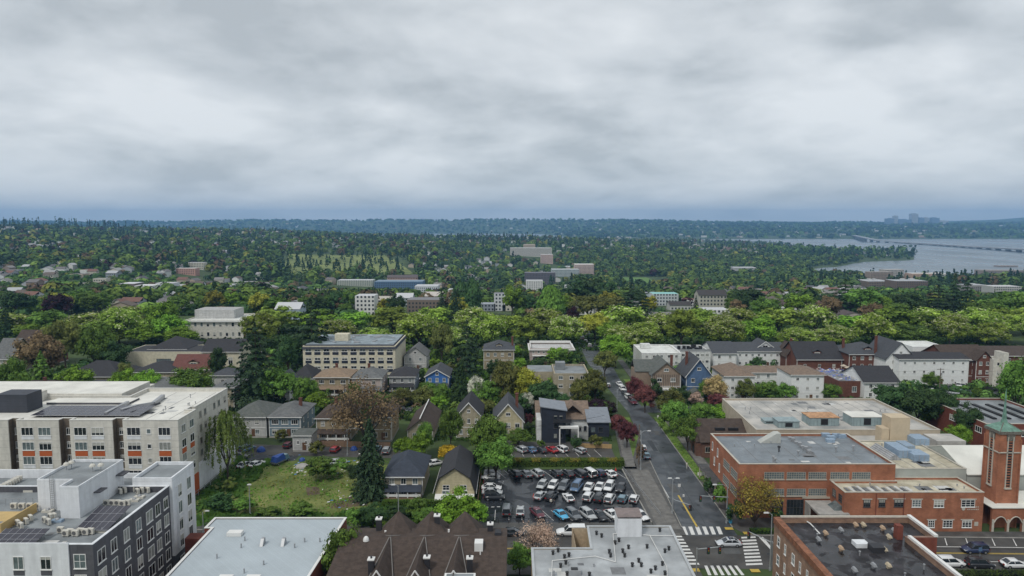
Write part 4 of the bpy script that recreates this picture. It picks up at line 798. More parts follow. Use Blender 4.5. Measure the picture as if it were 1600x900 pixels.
# brown shingled apartments with pyramid dormers
def brown():
    t = thing('apartment_building', 'brown shingled apartment house with three pyramid roofs and valley flashings', 'apartment building', (-13, 105, 0)); rm = MR['brown']
    xr = -0.8; xl = -27; W_('wall', MB().box(xl + .6, xr - .6, 80, 108.8, 0, 8.2), MW['brick'], t)
    yr, zr = 104.6, 11.2; mb = MB(); mb.solid([(xl, yr, 8), (xr, yr, 8), (xr, 112, 8), (xl, 112, 8)], [(xl, yr, zr), (xr, yr, zr), (xr, 108.4, zr - .35), (xl, 108.4, zr - .35)])
    mb.solid([(xl - 1.5, 88, 5.0), (xr, 88, 5.0), (xr, yr - .01, zr - .5), (xl, yr - .01, zr - .5)], [(xl - 1.5, 88, 5.5), (xr, 88, 5.5), (xr, yr - .01, zr), (xl, yr - .01, zr)]); W_('roof', mb, rm, t)
    fl = mat('valley_flashing', (.17, .16, .15), .6, .1)
    for px_, ppx in ((610, 622), (664, 676), (718, 725)):
        cx = xat(px_, yr, zr); mb = MB(); hw = 3.1; z0 = zr - (yr - 88) * .3
        # long cross gable running to the front
        A = (cx, yr - .3, zr + .1); mb.poly([(cx - hw, 90, zr - 4.4), (cx, 90, zr + .05), A]); mb.poly([(cx, 90, zr + .05), (cx + hw, 90, zr - 4.4), A]); mb.poly([(cx + hw, 90, zr - 4.4), (cx, 90, zr + .05), (cx - hw, 90, zr - 4.4)]); W_('cross_gable', mb, rm, t)
        for s_ in (-1, 1): W_('flashing', MB().tube((cx + s_ * .1, yr - .3, zr + .05), (cx + s_ * (hw + .02), 90, zr - 4.35), .1, n=4), fl, t)
        # pyramid behind the ridge
        px3 = cx + .5; hw = 3.0; mb = MB(); q = [(px3 - hw, 106.0, zr - .6), (px3 + hw, 106.0, zr - .6), (px3 + hw, 112, zr - 1.6), (px3 - hw, 112, zr - 1.6)]; ap = (px3 + .1, 109.3, zr + 2.2)
        f0 = (cx + .1, 104.7, zr + .1)
        for k in range(4): mb.poly([q[k], q[(k + 1) % 4], ap]) if k else (mb.poly([q[0], f0, ap]), mb.poly([f0, q[1], ap]))
        mb.poly([(p[0], p[1], p[2]) for p in q[::-1]]); W_('pyramid_roof', mb, rm, t)
        for s_ in (-1, 1): W_('flashing', MB().tube(f0, (px3 + s_ * hw, 106.05, zr - .45), .09, n=4), fl, t)
        W_('gable_trim', MB().path([(cx - .7, 93.2, zr - .75), (cx, 93.2, zr + .35), (cx + .7, 93.2, zr - .75)], .12, 4), M_TRIM, t)
    for px_, pt, y in ((592, 808, 107.5), (683, 803, 107.8), (766, 816, 107.2), (580, 871, 97.6), (667, 868, 98.2), (734, 869, 98)):
        z1 = zat(pt, y); x = xat(px_, y, z1); c = W_('chimney', MB().box(x - .42, x + .42, y - .42, y + .42, z1 - 3.4, z1 - .3), mat('chimney_black', (.03, .03, .034), .6, .1), t)
        W_('chimney_cap', MB().box(x - .52, x + .52, y - .52, y + .52, z1 - .3, z1 - .12), M_TRIM, t); W_('flue', MB().tube((x, y, z1 - .12), (x, y, z1 + .25), .14), MATS['chimney_black'], t)
    W_('skylight_box', MB().box(xat(742, 103, 11), xat(755, 103, 11), 101.6, 103.2, 10.2, 11.5), M_TRIM, t); W_('roof_box', MB().box(xat(773, 105.5, 11), xat(783, 105.5, 11), 105, 106.5, 10.6, 11.6), MATS['chimney_black'], t)
    x = xat(572, 103.8, 11.3); W_('roof_dome', MB().dome((x, 103.8, 10.9), .5, .75), M_TRIM, t); W_('roof_vents', MB().box(-20.6, -20.3, 106, 106.2, 10.9, 11.5).box(-10.4, -10.1, 106.4, 106.6, 10.9, 11.5).box(-5, -4.8, 101, 101.2, 9.8, 10.6), M_TRIM, t)
    W_('roof_deck', MB().box(-9.6, -5.2, 91, 93.4, 6.6, 11.1).box(-9.3, -5.5, 91.3, 93.1, 11.1, 11.15, 1), [M_TRIM, M_GRAVEL], t)
    wins(t, 'S', [-6], [4], 1, 1, 80)
brown()
# grey membrane roof, bottom centre
m = block('apartment_building', 'L shaped apartment building with stained grey membrane roof and white stair box', 'apartment building', [(3.1, 60), (26.6, 60), (27.3, 113.2), (12.9, 113.2), (12.6, 105.2), (3.1, 105.2)], 9, mat('stucco_tan', (.4, .32, .2), .85, .1, 1), S_('roof_stained_grey', (.40, .42, .43), sc=.22, var=.2, wet=.4, coord='World'), .1, mat('edge_metal', (.4, .42, .43), .6, .1))
y0 = 109.3; W_('stair_box', MB().solid([(17.6, y0, 8.9), (21.6, y0, 8.9), (21.6, 112.8, 8.9), (17.6, 112.8, 8.9)], [(17.6, y0, 12.0), (21.6, y0, 12.0), (21.6, 112.8, 12.3), (17.6, 112.8, 12.3)]), M_WHP, m); W_('stair_box_roof', MB().box(17.5, 21.7, y0 - .1, 112.9, 12.31, 12.4), mat('roof_rust_grey', (.2, .16, .15), .6, .2, 1), m)
cb_ = mat('conduit_white', (.62, .62, .6), .6, .05)
for pts in ([(862, 900), (863, 876), (930, 869), (962, 878), (958, 834), (974, 833)], [(1000, 835), (1018, 837), (1052, 837)], [(1015, 836), (1042, 886), (1043, 900)]): W_('conduit', MB().path([(*at(a, c, 9.05), 9.05) for a, c in pts], .07, 5), cb_, m)
vb = mat('vent_black', (.03, .03, .03), .6, .1); VP = [(932, 834), (940, 838), (961, 849), (967, 845), (952, 863), (954, 869), (973, 862), (976, 869), (872, 861), (864, 865), (889, 868), (882, 871), (884, 880), (876, 885), (1039, 862), (1045, 858), (998, 877), (988, 884), (1002, 884), (1024, 889), (1017, 894), (1035, 882), (1039, 897), (886, 898), (921, 899), (982, 856), (1011, 855), (1031, 829)]
me = MB().tube((0, 0, 0), (0, 0, .55), .2, n=8).tube((0, 0, .5), (0, 0, .62), .27, n=8).mesh('roof_vent', vb)
for a, c in VP: x, y = at(a, c + 1.5, 8.9); link('roof_vent', me, m, (x - m.location.x, y - m.location.y, 8.9))
x, y = at(898, 899, 9); W_('roof_unit', MB().box(x - .9, x + .9, y, y + 1.1, 8.9, 9.7).box(x - .5, x + .5, y + .2, y + .9, 9.7, 9.8, 1), [M_GALV, vb], m)
# black wet roof, bottom right
M_BWET = S_('roof_black_wet', (.032, .03, .033), sc=.5, var=.6, wet=.62, rough=.75, coord='World', bump=.2); M_TANB = S_('brick_tan', (.30, .19, .13), mode='brick', sc=.8, var=.2, coord='World'); M_TERR = mat('terracotta_coping', (.2, .085, .045), .75, .4, 1.5)
r_ = block('apartment_building', 'brick apartment building with wet black roof and terracotta parapet, bottom right', 'apartment building', [(42, 60), (59.4, 60), (59.4, 98.4), (63.6, 98.4), (63.6, 105.3), (42, 105.3)], 14, M_TANB, M_BWET, .75, mat('coping_brown', (.2, .13, .1), .8, .3, 1))
W_('terracotta_edge', MB().box(41.7, 42.7, 60, 105.0, 14.12, 14.3).box(41.72, 41.98, 60, 105, 13.3, 14.11), M_TERR, r_)
for a, b2, c, d in [(59.2, 59.7, 60, 98.2), (63.3, 63.85, 98.3, 105.5)]: W_('white_balustrade', MB().box(a, b2, c, d, 14.1, 14.45), M_TRIM, r_)
W_('white_balustrade', MB().box(43, 63.2, 105.1, 105.5, 14.1, 14.3), M_SILL, r_)
for y in (103.2, 100.6, 97.6, 95.2, 92.8): wins(r_, 'W', [y], [11, 8, 5, 2], 1.0 if y > 102 or 96 < y < 99 else .6, 1.6, 42, nv=1, nh=2)
W_('red_wall', MB().box(59.5, 63.7, 98.25, 98.38, 0, 14), M_BRKD, r_); wins(r_, 'S', [61.5], [10.5, 7, 4], 1.1, 1.6, 98.25, nv=1, nh=2)
def puddle_vents():
    for i, (a, c, k) in enumerate([(1290, 834, 0), (1314, 829, 1), (1279, 844, 1), (1314, 858, 0), (1337, 821, 0), (1349, 821, 2), (1379, 826, 0), (1397, 830, 1), (1389, 840, 2), (1382, 860, 2), (1365, 885, 1), (1388, 885, 2), (1335, 892, 1)]):
        x, y = at(a, c + 2, 13.3); mt = [mat('vent_rust', (.42, .3, .2), .7, .2, 3), M_GALV, mat('vent_tan', (.45, .38, .27), .7, .15, 3)][k]; t = 13.25
        W_('roof_ventilator', MB().box(x - .2, x + .2, y - .2, y + .2, t, t + .35).solid([(x - .25, y - .5, t + .35), (x + .3, y - .5, t + .35), (x + .3, y + .5, t + .35), (x - .25, y + .5, t + .35)], [(x - .1, y - .4, t + .7), (x + .15, y - .4, t + .7), (x + .15, y + .4, t + .7), (x - .1, y + .4, t + .7)]), mt, r_)
puddle_vents()
x, y = at(1349, 847, 13.9); W_('skylight', MB().box(x - 1.3, x + .6, y - .6, y + .9, 13.25, 13.9), M_WHP, r_); W_('roof_hatch', MB().box(x + .3, x + 2.1, y - 2.2, y - .61, 13.25, 14.1), MATS['chimney_black'], r_)
W_('roof_pipe', MB().path([(*at(a, c, 13.5), 13.5) for a, c in ((1222, 812), (1258, 813), (1266, 818), (1281, 834))], .1, 6), M_TRIM, r_); W_('chimney', MB().box(58.2, 59.1, 99.2, 100.2, 13.2, 15.4), M_BRKD, r_)
# the orange brick church school
k = block('school_building', 'orange brick school building with strip windows and wet grey roof beside the street', 'school', rect(46.8, 79, 136.5, 157), 11.5, M_BRK, S_('roof_grey_wet', (.2, .225, .245), sc=.2, var=.22, wet=.45, coord='World'), .5, M_SILL)
sf = M_FRAMEB
for px_ in (1214, 1248, 1282, 1317, 1351, 1375): pass
M_STRIP = mat('stone_band', (.40, .36, .3), .85, .1)
for row, zz in ((0, zat(743, 136.5)), (1, zat(769, 136.5))):
    for l, r in ((1193, 1226), (1228, 1260), (1262, 1292), (1296, 1328), (1330, 1361)):
        if row and l > 1290: continue
        x0, x1 = xat(l, 136.5, zz), xat(r, 136.5, zz); wins(k, 'S', [(x0 + x1) / 2], [zz], x1 - x0 - .3, 1.5, 136.5, nv=8, nh=3, fm=M_FRAMEB, g=1)
        W_('sill', MB().box(x0, x1, 136.3, 136.5, zz - .95, zz - .78), M_STRIP, k)
for l, r in ((1205, 1224), (1228, 1256)): x0, x1 = xat(l, 136.5, 2), xat(r, 136.5, 2); wins(k, 'S', [(x0 + x1) / 2], [2.3], x1 - x0 - .2, 3.4, 136.5, nv=5, nh=2, fm=M_FRAMED, g=0)
W_('stone_band', MB().box(60, 66, 136.3, 136.49, 4.25, 4.6), M_STRIP, k)
for y in (139.5, 144.5): wins(k, 'W', [y], [8.4, 4.9], 4.2, 1.7, 46.8, nv=7, nh=3, fm=M_FRAMEB, g=1)
for y, z in ((149.5, 6.0), (151, 9), (153.3, 6.2), (155, 9.2)): wins(k, 'W', [y], [z], .8, 1.9, 46.8, nv=1, fm=M_FRAME)
W_('entry_canopy', MB().box(44.8, 46.75, 146, 159, 3.0, 3.35).box(44.6, 46.75, 145.8, 159.2, 3.36, 3.43, 1), [M_STRIP, mat('canopy_roof_dark', (.07, .07, .07), .8, .3, 1)], k)
for y in (146.2, 150, 154, 158.6): W_('canopy_post', MB().box(44.9, 45.1, y, y + .25, 0, 2.99), M_STRIP, k)
W_('low_canopy', MB().box(60.5, 66.5, 129.5, 136.28, 3.5, 3.9).box(60.5, 60.9, 129.5, 129.9, 0, 3.49).box(60.5, 60.8, 134, 136.2, 0, 3.49), M_CONC, k)
y = 131.2; W_('glass_gable', MB().solid([(64.2, y, 3.9), (68.5, y, 3.9), (68.5, y + 3, 3.9), (64.2, y + 3, 3.9)], [(66.3, y, 5.2), (66.4, y, 5.2), (66.4, y + 3, 5.2), (66.3, y + 3, 5.2)]), GL[1], k)
W_('stair_hut', MB().solid([(56.6, 151.5, 11), (61.2, 151.5, 11), (61.2, 153.6, 11), (56.6, 153.6, 11)], [(60.2, 151.5, 13.2), (61.2, 151.5, 13.2), (61.2, 153.6, 13.2), (60.2, 153.6, 13.2)]), mat('hut_grey', (.42, .43, .4), .8, .1), k)
for a, c in ((1211, 725), (1217, 706), (1208, 722), (1247, 713), (1306, 707), (1333, 705)): x, y = at(a, c, 11); W_('roof_vent', MB().tube((x, y, 11), (x, y, 12.1), .16).tube((x, y, 12), (x, y, 12.3), .34), vb if a == 1217 else M_GALV, k)
mb = MB()
for i in range(7): x, y = at(1234 + i * 5, 686 + i * 3.4, 11); mb.box(x - .4, x + .4, y - .4, y + .4, 11, 11.5 + .3 * (i % 2))
W_('duct_run', mb, M_GALV, k)
mb = MB()
for i, (a, c) in enumerate(((1290, 682), (1298, 686), (1307, 683), (1315, 684), (1297, 691))): x, y = at(a, c, 11); mb.box(x - .9, x + .9, y - .5, y + .5, 11, 11.8)
W_('roof_units', mb, mat('unit_blue_grey', (.25, .33, .42), .6, .15, 2), k)
# lower two storey wing
w = block('school_wing', 'two storey orange brick wing with small paned windows and patchy beige roof', 'school', [(65.7, 130.3), (93.2, 130.3), (93.2, 138.4), (79.01, 138.4), (79.01, 136.45), (65.7, 136.45)], 8, M_BRK, S_('roof_beige_mossy', (.42, .37, .26), sc=.25, var=.35, col2=(.45, .42, .33), coord='World'), .4, M_SILL)
for l, r, t_, b_ in ((1349, 1360, 781, 792), (1373, 1383, 780, 792), (1397, 1412, 780, 792), (1425, 1439, 781, 792), (1459, 1475, 782, 792), (1502, 1523, 781, 792), (1450, 1460, 813, 824), (1473, 1488, 813, 824), (1503, 1518, 813, 824)):
    z = zat((t_ + b_) / 2, 130.3); x0, x1 = xat(l, 130.3, z), xat(r, 130.3, z); wins(w, 'S', [(x0 + x1) / 2], [z], x1 - x0, 1.5, 130.3, nv=3, nh=3, fm=M_FRAME if l > 1420 else M_FRAMED)
    W_('lintel', MB().box(x0 - .3, x1 + .3, 130.2, 130.29, z + .78, z + .98), M_SILL, w)
for x in (71.9, 77.4): W_('downpipe', MB().tube((x, 130.2, 0), (x, 130.2, 7.8), .08), M_BRKD, w)
wins(w, 'W', [132, 134.6], [6.2], 1.4, 1.5, 65.7, nv=2, nh=3, fm=M_FRAMED); wins(w, 'W', [132, 134.6], [2.4], 1.4, 1.5, 65.7, nv=2, nh=3, fm=M_FRAMED)
x = xat(1505, 130.3, 4.6); W_('round_emblem', MB().tube((x, 130.29, 4.7), (x, 130.2, 4.7), .35, n=14), M_SILL, w); mb = MB()
for i, (dx, zz) in enumerate([(q * .34, zq) for zq in (4.95, 4.45) for q in range(7)]): mb.box(x + .8 + dx, x + 1.0 + dx, 130.24, 130.29, zz, zz + .22)
W_('wall_lettering', mb, M_SILL, w); W_('plaque', MB().box(xat(1522, 130.3, 1.6), xat(1528, 130.3, 1.6), 130.2, 130.29, 1.2, 2), M_SILL, w)
w2 = block('hall', 'beige roofed church hall with blue grey air handlers behind the brick wing', 'hall', rect(79.02, 95, 138.45, 157), 9.8, mat('stucco_grey_green', (.36, .38, .35), .85, .1, .5), MATS['roof_beige_mossy'], .15, M_SILL)
W_('vent_hood', MB().solid([(81.5, 144, 9.6), (84.8, 144, 9.6), (84.8, 152, 9.6), (81.5, 152, 9.6)], [(83.1, 144.1, 10.9), (83.3, 144.1, 10.9), (83.3, 151.9, 10.9), (83.1, 151.9, 10.9)]), S_('louvre_grey', (.36, .37, .38), mode='panel', p=(.8, .3, .05, .5)), w2)
hall = thing('church_hall', 'long church hall with a low white gabled roof right of the brick tower', 'church', (108, 145, 0)); mb = MB(); walls(mb, 95.2, 135, 138.5, 156, 8.6, 3.2, 'x'); W_('wall', mb, MATS['stucco_grey_green'], hall); mb = MB(); gable_roof(mb, 95.4, 135, 138.5, 156, 8.6, 3.2, 'x', .3); W_('roof', mb, S_('roof_white_old', (.62, .62, .57), sc=.15, var=.14, coord='World'), hall)
# tower with copper pyramid and spire
tw = thing('church_tower', 'tall orange brick church tower with green copper cap and spire', 'church tower', (98.7, 134.6, 0)); x0, x1, y0, y1, ht = 96.9, 101.1, 132.1, 136.3, 19.7
M_COP = mat('copper_green', (.13, .24, .19), .6, .35, 1.2); W_('shaft', MB().box(x0, x1, y0, y1, 0, ht - .5), M_BRK, tw)
for xa, ya in ((x0, y0), (x1, y0), (x0, y1), (x1, y1)): W_('buttress', MB().box(xa - .15, xa + .15, ya - .15, ya + .15, 0, ht - 1.6), M_BRK, tw)
W_('cornice', MB().box(x0 - .25, x1 + .25, y0 - .25, y1 + .25, ht - .49, ht + .1), mat('stone_dark', (.14, .13, .11), .9, .4, 3), tw); W_('stone_course', MB().box(x0 - .2, x1 + .2, y0 - .2, y1 + .2, ht - 4.3, ht - 4.1), M_SILL, tw)
for face, u, pl in (('S', (x0 + x1) / 2, y0), ('W', (y0 + y1) / 2, x0)):
    a = 1.3
    def bx(u0, u1, z0, z1, o0, o1): return MB().box(u0, u1, pl - o1, pl - o0, z0, z1) if face == 'S' else MB().box(pl - o1, pl - o0, u0, u1, z0, z1)
    W_('belfry_slot', bx(u - .45, u + .45, 8.5, ht - 1.2, .002, .03), M_DARK, tw)
    for q in (-.62, .45): W_('slot_jamb', bx(u + q, u + q + .17, 8.3, ht - 1.0, .002, .2), M_SILL, tw)
    for z in np.arange(8.8, ht - 1.4, .55): W_('louvre', bx(u - .44, u + .44, z, z + .2, .031, .12), M_BRK, tw)
    W_('slot_head', bx(u - .8, u + .8, ht - 1.8, ht - .6, .03, .16), MATS['stone_dark'], tw); W_('slot_sill', bx(u - .7, u + .7, 8.0, 8.3, .002, .25), M_SILL, tw)
cx, cy = 99.0, 134.2; mb = MB(); q = 2.25; base = [(cx - q, cy - q, ht + .1), (cx + q, cy - q, ht + .1), (cx + q, cy + q, ht + .1), (cx - q, cy + q, ht + .1)]
mb.solid(base, [(cx + (p[0] - cx) * .2, cy + (p[1] - cy) * .24, ht + 1.35) for p in base]); W_('copper_cap', mb, M_COP, tw); W_('ribs', MB().tube(base[0], (cx - .5, cy - .5, ht + 1.4), .1, n=5).tube(base[1], (cx + .5, cy - .5, ht + 1.4), .1, n=5), MATS['stone_dark'], tw)
zt = zat(608, cy); W_('spire', MB().tube((cx, cy, ht + 1.3), (cx, cy, ht + 1.9), .62, .5, 8).tube((cx, cy, ht + 1.9), (cx, cy, ht + 4.6), .42, .2, 8).tube((cx, cy, ht + 4.6), (cx, cy, zt), .2, .06, 8), M_COP, tw)
# arcade
ar = thing('arcade', 'brick church arcade with pointed arches under a white flat roof', 'church', (104, 131, 0)); W_('roof', MB().box(94.7, 118, 129.9, 136.2, 4.9, 5.05).box(98, 118, 132.5, 137, 5.06, 5.7), MATS['roof_white_old'], ar); mb = MB(); AX = [94.9 + i * 3.02 for i in range(8)]
for i in range(7):
    a = AX[i] + .45; b_ = AX[i + 1]; n = 8; pts = [(a + (b_ - a) * j / n, 1.9 + 1.25 * math.sin(math.pi * j / n) ** .7) for j in range(n + 1)]
    for (p, pz), (q_, qz) in zip(pts, pts[1:]): mb.solid([(p, 130.1, pz), (q_, 130.1, qz), (q_, 130.6, qz), (p, 130.6, pz)], [(p, 130.1, 4.89), (q_, 130.1, 4.89), (q_, 130.6, 4.89), (p, 130.6, 4.89)])
    W_('arch_ring', MB().path([(p, 130.08, z) for p, z in pts], .12, 5), M_SILL, ar)
for x in AX: mb.box(x, x + .45, 130.1, 130.6, 0, 4.89)
W_('arcade_wall', mb, M_BRK, ar)
for x in AX: W_('pillar', MB().box(x + .03, x + .42, 129.95, 130.09, 0, 2.6), M_SILL, ar)
W_('back_wall', MB().box(93.3, 118, 134, 134.3, 0, 4.8), MW['brick'], ar)
# big gymnasium with pale gravel roof
gy = block('gymnasium', 'large flat roofed hall with worn pale gravel roof and rooftop machinery sheds', 'building', [(61.6, 168), (108, 168), (108, 172), (107.5, 199), (62.5, 199)], 9, mat('stucco_tan_wall', (.42, .36, .28), .85, .12, .6), M_PALE, .5, M_SILL)
M_SHED = S_('shed_corrugated', (.26, .33, .34), mode='panel', p=(.9, 9, .08, .75), rough=.5); M_RUST = mat('rusty_sheet', (.42, .24, .13), .8, .4, 1)
def shed(l, r, pt, pb, d, rm, label):
    x0, y0 = at(l, pb, 8.6); x1 = at(r, pb, 8.6)[0]; h = zat(pt, y0); t = thing('rooftop_unit', label, 'rooftop unit', ((x0 + x1) / 2, y0, 8.5)); W_('casing', MB().box(x0, x1, y0, y0 + d, 8.5, h), M_SHED, t); W_('lid', MB().box(x0 - .15, x1 + .15, y0 - .15, y0 + d + .1, h, h + .15), rm, t); c = (x0 + x1) / 2; W_('louvre_panel', MB().box(c - .9, c + .9, y0 - .06, y0 - .002, 8.8, h - .3), M_DARK, t)
shed(1265, 1311, 653, 665, 5, M_RUST, 'long corrugated rooftop shed with a rusty lid'); shed(1331, 1379, 652, 665, 5, M_WROOF, 'long corrugated rooftop shed with a pale lid'); shed(1216, 1249, 659, 668, 4, M_SHED, 'low green grey rooftop cooling unit left of the rusty shed'); shed(1382, 1398, 656, 668, 4, M_SHED, 'square grey rooftop cooler beside the beige stair block'); shed(1195, 1210, 658, 662, 3, M_SHED, 'small light rooftop unit at the left end')
M_STB = mat('stucco_beige', (.5, .41, .29), .85, .08, .6)
W_('link_block', MB().box(79.1, 107.9, 157.1, 167.9, 0, 7.6, 0, 1), [M_CONC, M_PALE], gy); W_('beige_tower', MB().box(*[at(1401, 700, 9)[0], at(1432, 700, 9)[0]], 157.1, 161, 0, zat(653, 157)).box(at(1388, 700, 9)[0], at(1400, 700, 9)[0], 157.2, 160, 0, zat(670, 157)), M_STB, gy); W_('grey_block', MB().box(100.6, 107.4, 157.3, 163, 0, 9.6, 0, 1), [M_CONC, M_PALE], gy)
def hvac(l, r, pt, pb, d, zr, lab):
    x0, y0 = at(l, pb, zr); x1 = at(r, pb, zr)[0]; h = zat(pt, y0); t = thing('rooftop_unit', lab, 'rooftop unit', ((x0 + x1) / 2, y0, zr)); W_('casing', MB().box(x0, x1, y0, y0 + d, zr, h), MATS['unit_blue_grey'], t)
    for i in range(1, 3): xx = x0 + (x1 - x0) * i / 3; W_('seam', MB().box(xx - .05, xx + .05, y0 - .04, y0 - .002, zr + .1, h - .1), M_GALV, t)
hvac(1404, 1424, 704, 716, 6, 9.7, 'big blue grey rooftop air handler, left of the pair'); hvac(1428, 1452, 711, 721, 4, 9.7, 'low blue grey rooftop duct box nearest the front wall'); hvac(1430, 1452, 686, 696, 4, 9.7, 'blue grey rooftop unit beside the concrete block'); hvac(1415, 1430, 697, 702, 4, 9.7, 'small blue grey rooftop unit between the larger ones')
# tudor church house beside the school
def tudor():
    t = thing('parish_house', 'tudor style brick and timber house with long dark shingle roof beside the school', 'house', (56, 170, 0)); x0, x1, y0, y1, e = 49.4, 61.4, 173, 187, 4.4; mb = MB(); mb.box(x0, x1, y0, y1, 0, e); W_('wall', mb, S_('brick_brown', (.17, .09, .065), mode='brick'), t); c = (y0 + y1) / 2; r = 3.9
    W_('gable_wall', MB().solid([(x0, y0 + 1, e), (x0 + .3, y0 + 1, e), (x0 + .3, y1 - 1, e), (x0, y1 - 1, e)], [(x0, c - .05, e + r - .6), (x0 + .3, c - .05, e + r - .6), (x0 + .3, c + .05, e + r - .6), (x0, c + .05, e + r - .6)]), MW['plaster'], t)
    mb = MB(); gable_roof(mb, x0, x1, y0, y1, e, r, 'x', .5); W_('roof', mb, MR['brown'], t); mb = MB(); gable_roof(mb, x0 - 1.2, x0 + 3, y0 + 1, y0 + 6, e - .3, 3, 'x', .2); W_('porch_roof', mb, MR['brown'], t)
    W_('porch', MB().box(x0 - 1.2, x0 - .01, y0 + 1, y0 + 6, 0, e - .3), MATS['brick_brown'], t)
    W_('porch_gable', MB().solid([(x0 - 1.22, y0 + 1.2, e - .3), (x0 - 1.0, y0 + 1.2, e - .3), (x0 - 1.0, y0 + 5.8, e - .3), (x0 - 1.22, y0 + 5.8, e - .3)], [(x0 - 1.22, y0 + 3.4, e + 2.2), (x0 - 1.0, y0 + 3.4, e + 2.2), (x0 - 1.0, y0 + 3.5, e + 2.2), (x0 - 1.22, y0 + 3.5, e + 2.2)]), MW['plaster'], t)
    for y in (y0 + 8, y0 + 11, y0 + 14): wins(t, 'W', [y], [2], 1.1, 1.4, x0, nv=2, fm=M_FRAMEB)
    for y in (y0 + 7.5, y0 + 10): wins(t, 'W', [y], [5.3], .7, 1.2, x0, nv=1, fm=M_FRAMEB)
    W_('door', MB().box(x0 - 1.28, x0 - 1.21, y0 + 2.6, y0 + 4.2, 0, 2.4), M_DARK, t); wins(t, 'S', [51, 54], [2.2], 1.4, 1.5, y0, fm=M_FRAMEB)
    for x in (55, 58.5): W_('skylight_strip', MB().box(x - 1.3, x + 1.3, y0 + 3, y0 + 3.6, e + 1.9, e + 2.6), M_DARK, t)
tudor()
ra = block('brick_hall', 'low dark red brick hall with grey roof and black skylight strips, right edge', 'building', rect(at(1534, 668, 6)[0], 150, 178, 205), 7.5, M_BRKD, M_GRAVEL, .5, M_SILL); xx = at(1534, 668, 6)[0]
wins(ra, 'W', [181, 186, 192], [5.2], 2.6, 1.6, xx, nv=3, fm=M_FRAME); wins(ra, 'S', [xx + 3, xx + 10, xx + 17], [5], 3, 1.8, 178, nv=3)
for i in range(4): W_('skylight_strip', MB().box(xx + 6 + i * 4, xx + 7 + i * 4, 184, 199, 7.0, 7.4), M_DARK, ra)

# seams, patches and small pipes on the broad roofs
M_SEAM = mat('roof_seam', (.2, .2, .2), .8, .2, 2); M_RP = [S_('roof_patch_dark', (.16, .165, .17), sc=.6, var=.3, coord='World'), S_('roof_patch_pale', (.5, .5, .48), sc=.6, var=.2, coord='World')]
def roof_detail(t, x0, x1, y0, y1, z, step, npatch, npipe, sx=True, seed=1):
    rr = random.Random(seed); k = step
    while sx and x0 + k < x1: W_('roof_seam', MB().box(x0 + k - .04, x0 + k + .04, y0 + .4, y1 - .4, z, z + .03), M_SEAM, t); k += step
    for i in range(npatch): w, d = rr.uniform(.6, 3), rr.uniform(.5, 2.2); x, y = rr.uniform(x0 + .5, x1 - 3.5), rr.uniform(y0 + .5, y1 - 3); W_('roof_patch', MB().box(x, x + w, y, y + d, z, z + .018), M_RP[i % 2], t)
    for i in range(npipe): x, y, h = rr.uniform(x0 + 1, x1 - 1), rr.uniform(y0 + 1, y1 - 1), rr.uniform(.4, .9); W_('roof_pipe', MB().tube((x, y, z), (x, y, z + h), .09, n=7).tube((x, y, z + h - .1), (x, y, z + h + .06), .16, n=7), M_GALV, t)
roof_detail(gy, 64, 106, 174, 198, 8.5, 3.1, 26, 14, seed=3); roof_detail(k, 47.5, 78.5, 137.2, 156.5, 11.0, 4.4, 12, 6, seed=4); 
roof_detail(s, -90, -73.5, 143.5, 170, 18.2, 5, 8, 8, seed=6); roof_detail(m, 4, 26, 94, 104, 8.9, 7.2, 7, 3, False, 7); roof_detail(r_, 43.2, 58, 86, 104, 13.25, 6, 0, 5, False, 8); roof_detail(g, -80, -59, 91.6, 100, 15.6, 99, 7, 4, False, 9); roof_detail(w2, 80, 94, 139, 156, 9.66, 2.4, 8, 6, seed=10); roof_detail(w, 67, 92.6, 131, 136, 7.6, 3.2, 12, 4, seed=11)
for i in range(14): W_('weathered_batten', MB().box(67 + i * .95, 67.6 + i * .95, 131 + (i % 3) * .35, 133.6 + (i % 4) * .3, 7.62, 7.74), M_RP[i % 2], w)
# ================================================================ roads, pavements, lots
M_ASPH = mat('asphalt_wet', (.062, .072, .082), .7, .22, .25, wet=.4, bump=.1, coord='World', col2=(.078, .086, .095)); M_ASPD = mat('asphalt_lot_wet', (.026, .03, .036), .6, .3, .2, wet=.42, coord='World', bump=.1); M_ASPB = mat('asphalt_brownish', (.075, .072, .068), .85, .2, .3, wet=.2, coord='World')
M_WALK = mat('pavement_concrete', (.095, .093, .088), .85, .25, .5, wet=.3, coord='World'); M_SLAB = mat('pavement_slab', (.15, .145, .135), .85, .25, .7, coord='World'); M_KERB = mat('kerb_concrete', (.3, .29, .27), .9, .15, 1, coord='World'); M_PW = mat('road_paint_white', (.62, .62, .6), .7, .12, 3, coord='World'); M_PY = mat('road_paint_yellow', (.5, .36, .07), .7, .15, 3, coord='World')
M_GRS = mat('grass_lawn', (.085, .15, .022), .95, .3, .4, coord='World', col2=(.11, .17, .03), bump=.3); M_ROUGH = mat('grass_rough', (.10, .155, .03), .95, .35, .12, coord='World', col2=(.15, .16, .05), bump=.4); M_DIRT = mat('bare_dirt', (.10, .075, .05), .95, .3, .3, coord='World')
def sheet(name, pts, m, z): return struct(name, MB().poly([(x, y, z) for x, y in pts]), m)
def cy(x): return 121.3 - .022 * (x - 80)          # centre line of the cross street
def strip_x(x0, x1, a, b): return [(x0, cy(x0) + a), (x1, cy(x1) + a), (x1, cy(x1) + b), (x0, cy(x0) + b)]
sheet('cross_street', strip_x(-220, 220, -6.6, 6.6), M_ASPB, .02)
sheet('avenue', [(34.2, 128.5), (44.2, 128.5), (44.3, 205), (43.3, 222), (42.2, 262), (43.3, 300), (44, 430), (34.8, 430), (33.2, 292), (36, 240), (37.6, 215), (36.3, 190)], M_ASPH, .024)
